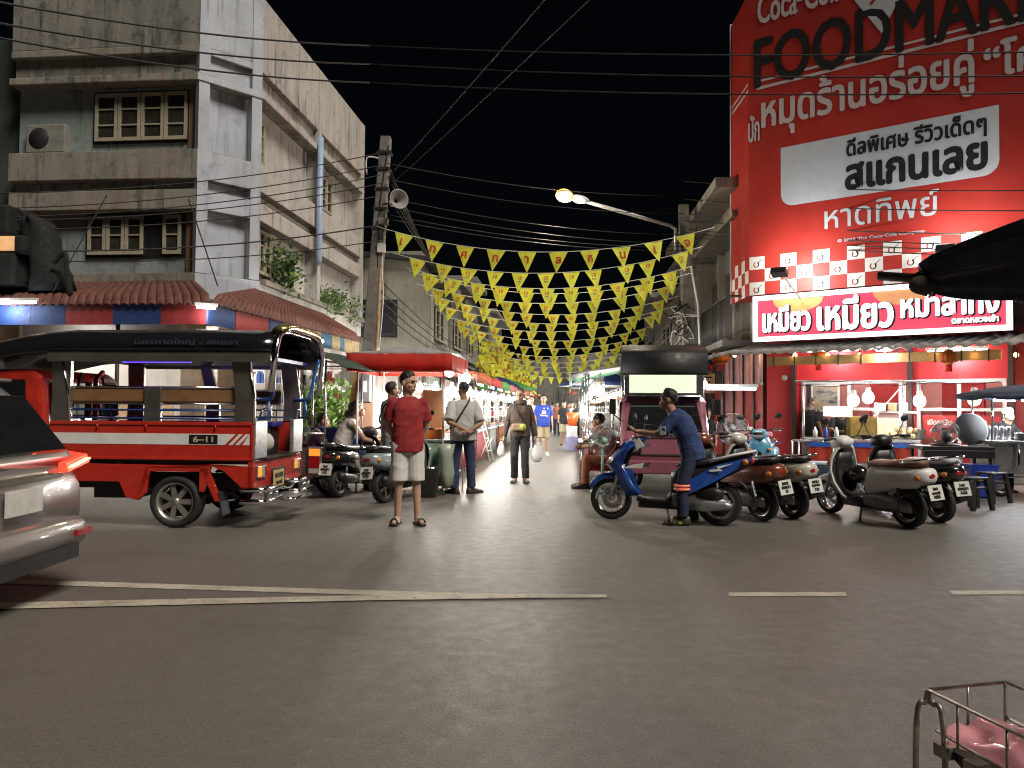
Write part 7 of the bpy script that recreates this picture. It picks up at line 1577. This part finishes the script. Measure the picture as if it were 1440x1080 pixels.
F = frame((0, 0, 0), (.85, .5, 0), (0, 0, 1)); m = MB(); m.lathe([(.0, -.1), (.05, -.1), (.06, .02), (.1, .1), (.2, .2), (.21, .21), (.19, .2), (.08, .09), (.04, .02)], mat('horn_grey', (.3, .27, .27), .5), F, 24); m.build('horn', mg)
m = MB(); m.lathe([(0, -.1), (.07, -.1), (.075, -.2), (.05, -.24), (0, -.24)], WPL, F, 16); m.tube([(0, .05, 0), (-.3, .2, -.02)], .018, DST); m.build('driver', mg)
# right pole
q0 = at(975, 560, 21); q1 = at(961, 288, 21)
rp = thing('utility_pole', 'upright concrete utility pole with ladder bolts and street lamp arm, right side', 'pole', (q0.x, q0.y, 0)); tp = q1 - rp.location
m = MB(); m.rings([[tp * k + V((sx, sy, 0)) for sx, sy in ((-w, -w * .8), (w, -w * .8), (w, w * .8), (-w, w * .8))] for k, w in ((0, .19), (1, .13))], PCON, True, False); m.build('shaft', rp, bevel=.02)
m = MB()
for k in range(9): e = tp * (.72 + k * .03); m.tube([e + V((.1, -.05, 0)), e + V((.32, -.05, 0)), e + V((.32, -.05, .1))], .01, DST, 5)
m.build('step_bolt', rp)
m = MB(); e = tp * .42 + V((0, -.17, 0)); m.box(e, (.45, .12, .32), mat('blue_grey_box', (.16, .24, .27), .5)); m.build('switch_box', rp, bevel=.02)
m = MB(); m.tube([tp * .08 + V((.26, -.15, 0)), tp * .6 + V((.26, -.15, 0)), tp * .75 + V((.12, -.1, 0))], .035, WPL, 8); m.build('conduit', rp)
sl = thing('street_lamp', 'lit street lamp on a long curved steel arm from the right pole', 'street lamp', at(950, 338, 20.8))
LO = sl.location; L1 = at(950, 322, 20.8) - LO; L2 = at(942, 317, 20.7) - LO; L3 = at(822, 283, 19.6) - LO; L4 = at(812, 279, 19.5) - LO; L5 = at(786, 272, 19.2) - LO
m = MB(); m.tube([V((0, 0, -.3)), V((0, 0, 0)), L1, L2, L3], .05, mat('lamp_arm_steel', (.4, .4, .4), .4, .7), 10); m.build('arm', sl)
m = MB(); d = (L5 - L4).normalized(); F3 = Matrix((d, V((0, 0, 1)).cross(d).normalized(), d.cross(V((0, 0, 1)).cross(d).normalized()))).transposed()
m.ell((L3 * .3 + L4 * .7), (.30, .15, .10), WPL, F3); m.build('head', sl)
m = MB(); m.ell(L5 * .7 + L4 * .3 + V((0, 0, -.02)), (.25, .18, .17), mat('street_lamp_halo', (1, .7, .3), .4, emit=1.25, ec=(1, .42, .08)), F3); o = m.build('lens', sl)  # glowing orange shell stands in for the halo around the lamp
m = MB(); m.ell(L5 * .7 + L4 * .3 + V((0, -.08, -.05)), (.17, .15, .13), mat('street_lamp_core', (1, .9, .7), .4, emit=14, ec=(1, .82, .5)), F3); m.build('core', o)
lamp(LO + L5 + V((0, -.1, -.35)), 420, (1, .84, .64), .18)
# cables
NC = [0]
def cable(pts, label, r=.012, sag=.0, g='overhead cables'):
    a, b = V(pts[0]), V(pts[1]); m = MB(); n = 22
    m.tube([a.lerp(b, k / n) - V((0, 0, sag * 4 * (k / n) * (1 - k / n))) for k in range(n + 1)], r, CABLE, 5); return tag(m.build('power_cable'), label, 'cable', g)
def across(px0, py0, D0, px1, py1, D1, r=.012, sag=.15, label=None): return cable((at(px0, py0, D0), at(px1, py1, D1)), label or 'thin black power cable strung across the dark sky', r, sag)
for y0, y1, y2 in ((-8, 40, 74), (22, 66, 108), (42, 92, 132)):
    across(-60, y0, 8.5, 520, y1 + 24, 13, .014, .12, 'black cable crossing in front of the corner building top'); across(520, y1 + 24, 13, 1500, y2 - 2, 9.5, .011, .1)
for i, (ya, yb) in enumerate(((262, 215), (284, 232), (296, 246), (300, 258), (312, 275), (340, 316), (352, 338))):
    across(-60, ya + 10, 12.8, 536, yb, 16.3, .011 + .004 * (i == 5), .22, 'black cable running along the corner building to the leaning pole')
for i, (ya, yb) in enumerate(((240, 275), (262, 300), (288, 330), (300, 342), (312, 347), (318, 352))):
    across(545, ya - 10, 16.3, 962, yb, 20.8, .010, .2, 'thin cable between the two utility poles over the street')
    across(962, yb - 20, 20.8, 1520, yb - 8 + i * 4, 12.5, .012, .1, 'thin cable running from the right pole across the red billboard')
for i in range(6): across(547 + i * 2, 235 + i * 12, 16.4, 660 + i * 9, 470 + i * 4, 44, .014, .3, 'cable running back along the left side of the market street')
across(545, 250, 16.3, 800, -40, 7, .010, .02, 'thin cable slanting up toward the top of the sky'); across(555, 255, 16.3, 870, -40, 7, .008, .02, 'thin cable slanting up toward the top of the sky')
across(150, 275, 14.8, 75, 410, 13.0, .012, 0, 'short guy wire holding the awning to the stained facade, left one'); across(265, 280, 14.6, 306, 402, 12.6, .012, 0, 'short guy wire holding the awning to the blue corner, right one')
rnd = random.Random(9)
for k in range(7):
    a = rp.location + tp * rnd.uniform(.5, .62); m = MB(); q = [a + V((rnd.gauss(-.25, .2), rnd.gauss(-.2, .1), rnd.gauss(-.15, .22))) for _ in range(6)]; m.tube([a] + q + [a + V((.1, 0, -.3))], .013, CABLE if k % 2 else WPL, 5, smooth=5); tag(m.build('cable_loop'), 'untidy loop of slack cable on the right utility pole', 'cable', 'slack cable loops on the right pole')
for k in range(7):
    cable((rp.location + tp * (.35 + .045 * k) + V((-.1, 0, 0)), st(3.6, 46, 2.6 + .12 * k)), 'cable running back along the right side of the market street', .016, .35)
    if k < 4: cable((at(536, 395 + k * 14, 16.4), st(-4.2, 34, 3.8 - .2 * k)), 'cable running back along the left side of the market street', .014, .3)
# bunting
YLW = cloth_lit('yellow_pennant', (.74, .80, .09), .5, .6); YL2 = cloth_lit('bright_yellow_pennant', (.85, .84, .08), .5, .6)
PRED = mat('pennant_red_print', (.55, .06, .03), .6); PPUR = mat('pennant_purple_print', (.16, .10, .30), .6)
rows = [(14.8, 354), (16.4, 384), (18, 406), (18.6, 413), (19.8, 427), (21.4, 443), (23.1, 456), (25, 467), (27.2, 480), (29.6, 491), (32.2, 502), (35, 511), (38, 518), (42.5, 525), (48, 532)]
words = list('เทศกาลกินเจ'); row1 = ['เ', 'ท', 'ศ', 'ก', 'า', 'ล', 'กิ', 'น', 'เ', 'จ']
ordn = ['frontmost', 'second', 'third', 'fourth', 'fifth', 'sixth', 'seventh', 'eighth', 'ninth', 'tenth', 'eleventh', 'twelfth', 'thirteenth', 'fourteenth', 'last']
for i, (D, ym) in enumerate(rows):
    xl = -3.55 + (.0 if i == 0 else -.05 * min(i, 8)); xr = 2.5 + .05 * min(i, 6)
    zm = CAMH + (574 - ym) / 1080 * D; ze = .42 + .012 * i
    bs = thing('bunting', ordn[i] + ' string of yellow triangular pennants with red lettering, counted from the street corner', 'bunting', st((xl + xr) / 2, D, zm), SRZ, 'yellow bunting strings over the market street')
    hw = (xr - xl) / 2; rl_ = (.45 if i else .28)
    tl = rnd.uniform(-.06, .1)
    def zc_(x): u = x / hw; return ze * u * u + tl * u
    m = MB(); m.tube([(x, 0, zc_(x)) for x in [-hw - .25 + (2 * hw + .5) * k / 24 for k in range(25)]], .006 + .0004 * i, WPL, 5); m.build('cord', bs)
    n = 10 if i == 0 else 11
    for k in range(n):
        x = -hw + .3 + (2 * hw - .6) * (k + (.0 if i == 0 else rnd.uniform(-.15, .15))) / (n - 1); w = .185; h = .40; z = zc_(x) - .008; yw = rnd.uniform(-.05, .09); tw = rnd.uniform(-.16, .16); lean = rnd.uniform(-.05, .05)
        sl_ = (zc_(x + .01) - zc_(x - .01)) / .02
        F = Matrix.Translation((x, 0, z)) @ Matrix.Rotation(-math.atan(sl_), 4, 'Y') @ Matrix.Rotation(tw, 4, 'Z')
        m = MB(F); cv = rnd.uniform(-.03, .03)
        def fn(u, v): 
            hw_ = w * (1 - v) ; return V(((u * 2 - 1) * hw_ + lean * v, yw * v + cv * math.sin(u * math.pi) * (1 - v), -h * v))
        m.grid(fn, 4, 6, YLW if (i in (0, 1) or rnd.random() < .5) else YL2, True)
        TF = lambda zz: frame((0, yw * (-zz / h) - .012 - abs(cv), zz), (1, 0, 0), (0, 0, 1))
        if i == 0: m.text(row1[k], TF(-.22), .13, PRED, bold=.008)
        elif D < 26:
            m.text('เจ', TF(-.14), .075, PRED, bold=.002)
            if k % 3: m.text('PCI', TF(-.20), .035, PPUR, bold=.003)
        elif D < 33: m.bx(-.04, .04, -.03, -.02, -.13, -.07, PRED)
        m.build('pennant', bs)
PORG = cloth_lit('orange_pennant', (.45, .2, .03), .5)
# many more pennants far up the street read as one mass
m = MB(); 
for k in range(800):
    D = rnd.uniform(30, 62); X = -3.8 + abs(rnd.gauss(0, .6)) ; z = CAMH + rnd.uniform(.9, 2.2) * (1.25 if D < 42 else 1.0); w = .105; a = rnd.uniform(-.6, .6)
    c = st(X, D, z); r = RDIR * (w * math.cos(a)) + SDIR * (w * math.sin(a)); m.add([c - r, c + r, c + V((rnd.uniform(-.05, .05), 0, -.25))], [(0, 1, 2)], (YLW, YL2, YLW, PORG)[k % 4])
tag(m.build('distant_bunting'), 'mass of small yellow pennants far up the left of the street', 'bunting', None, 'stuff')
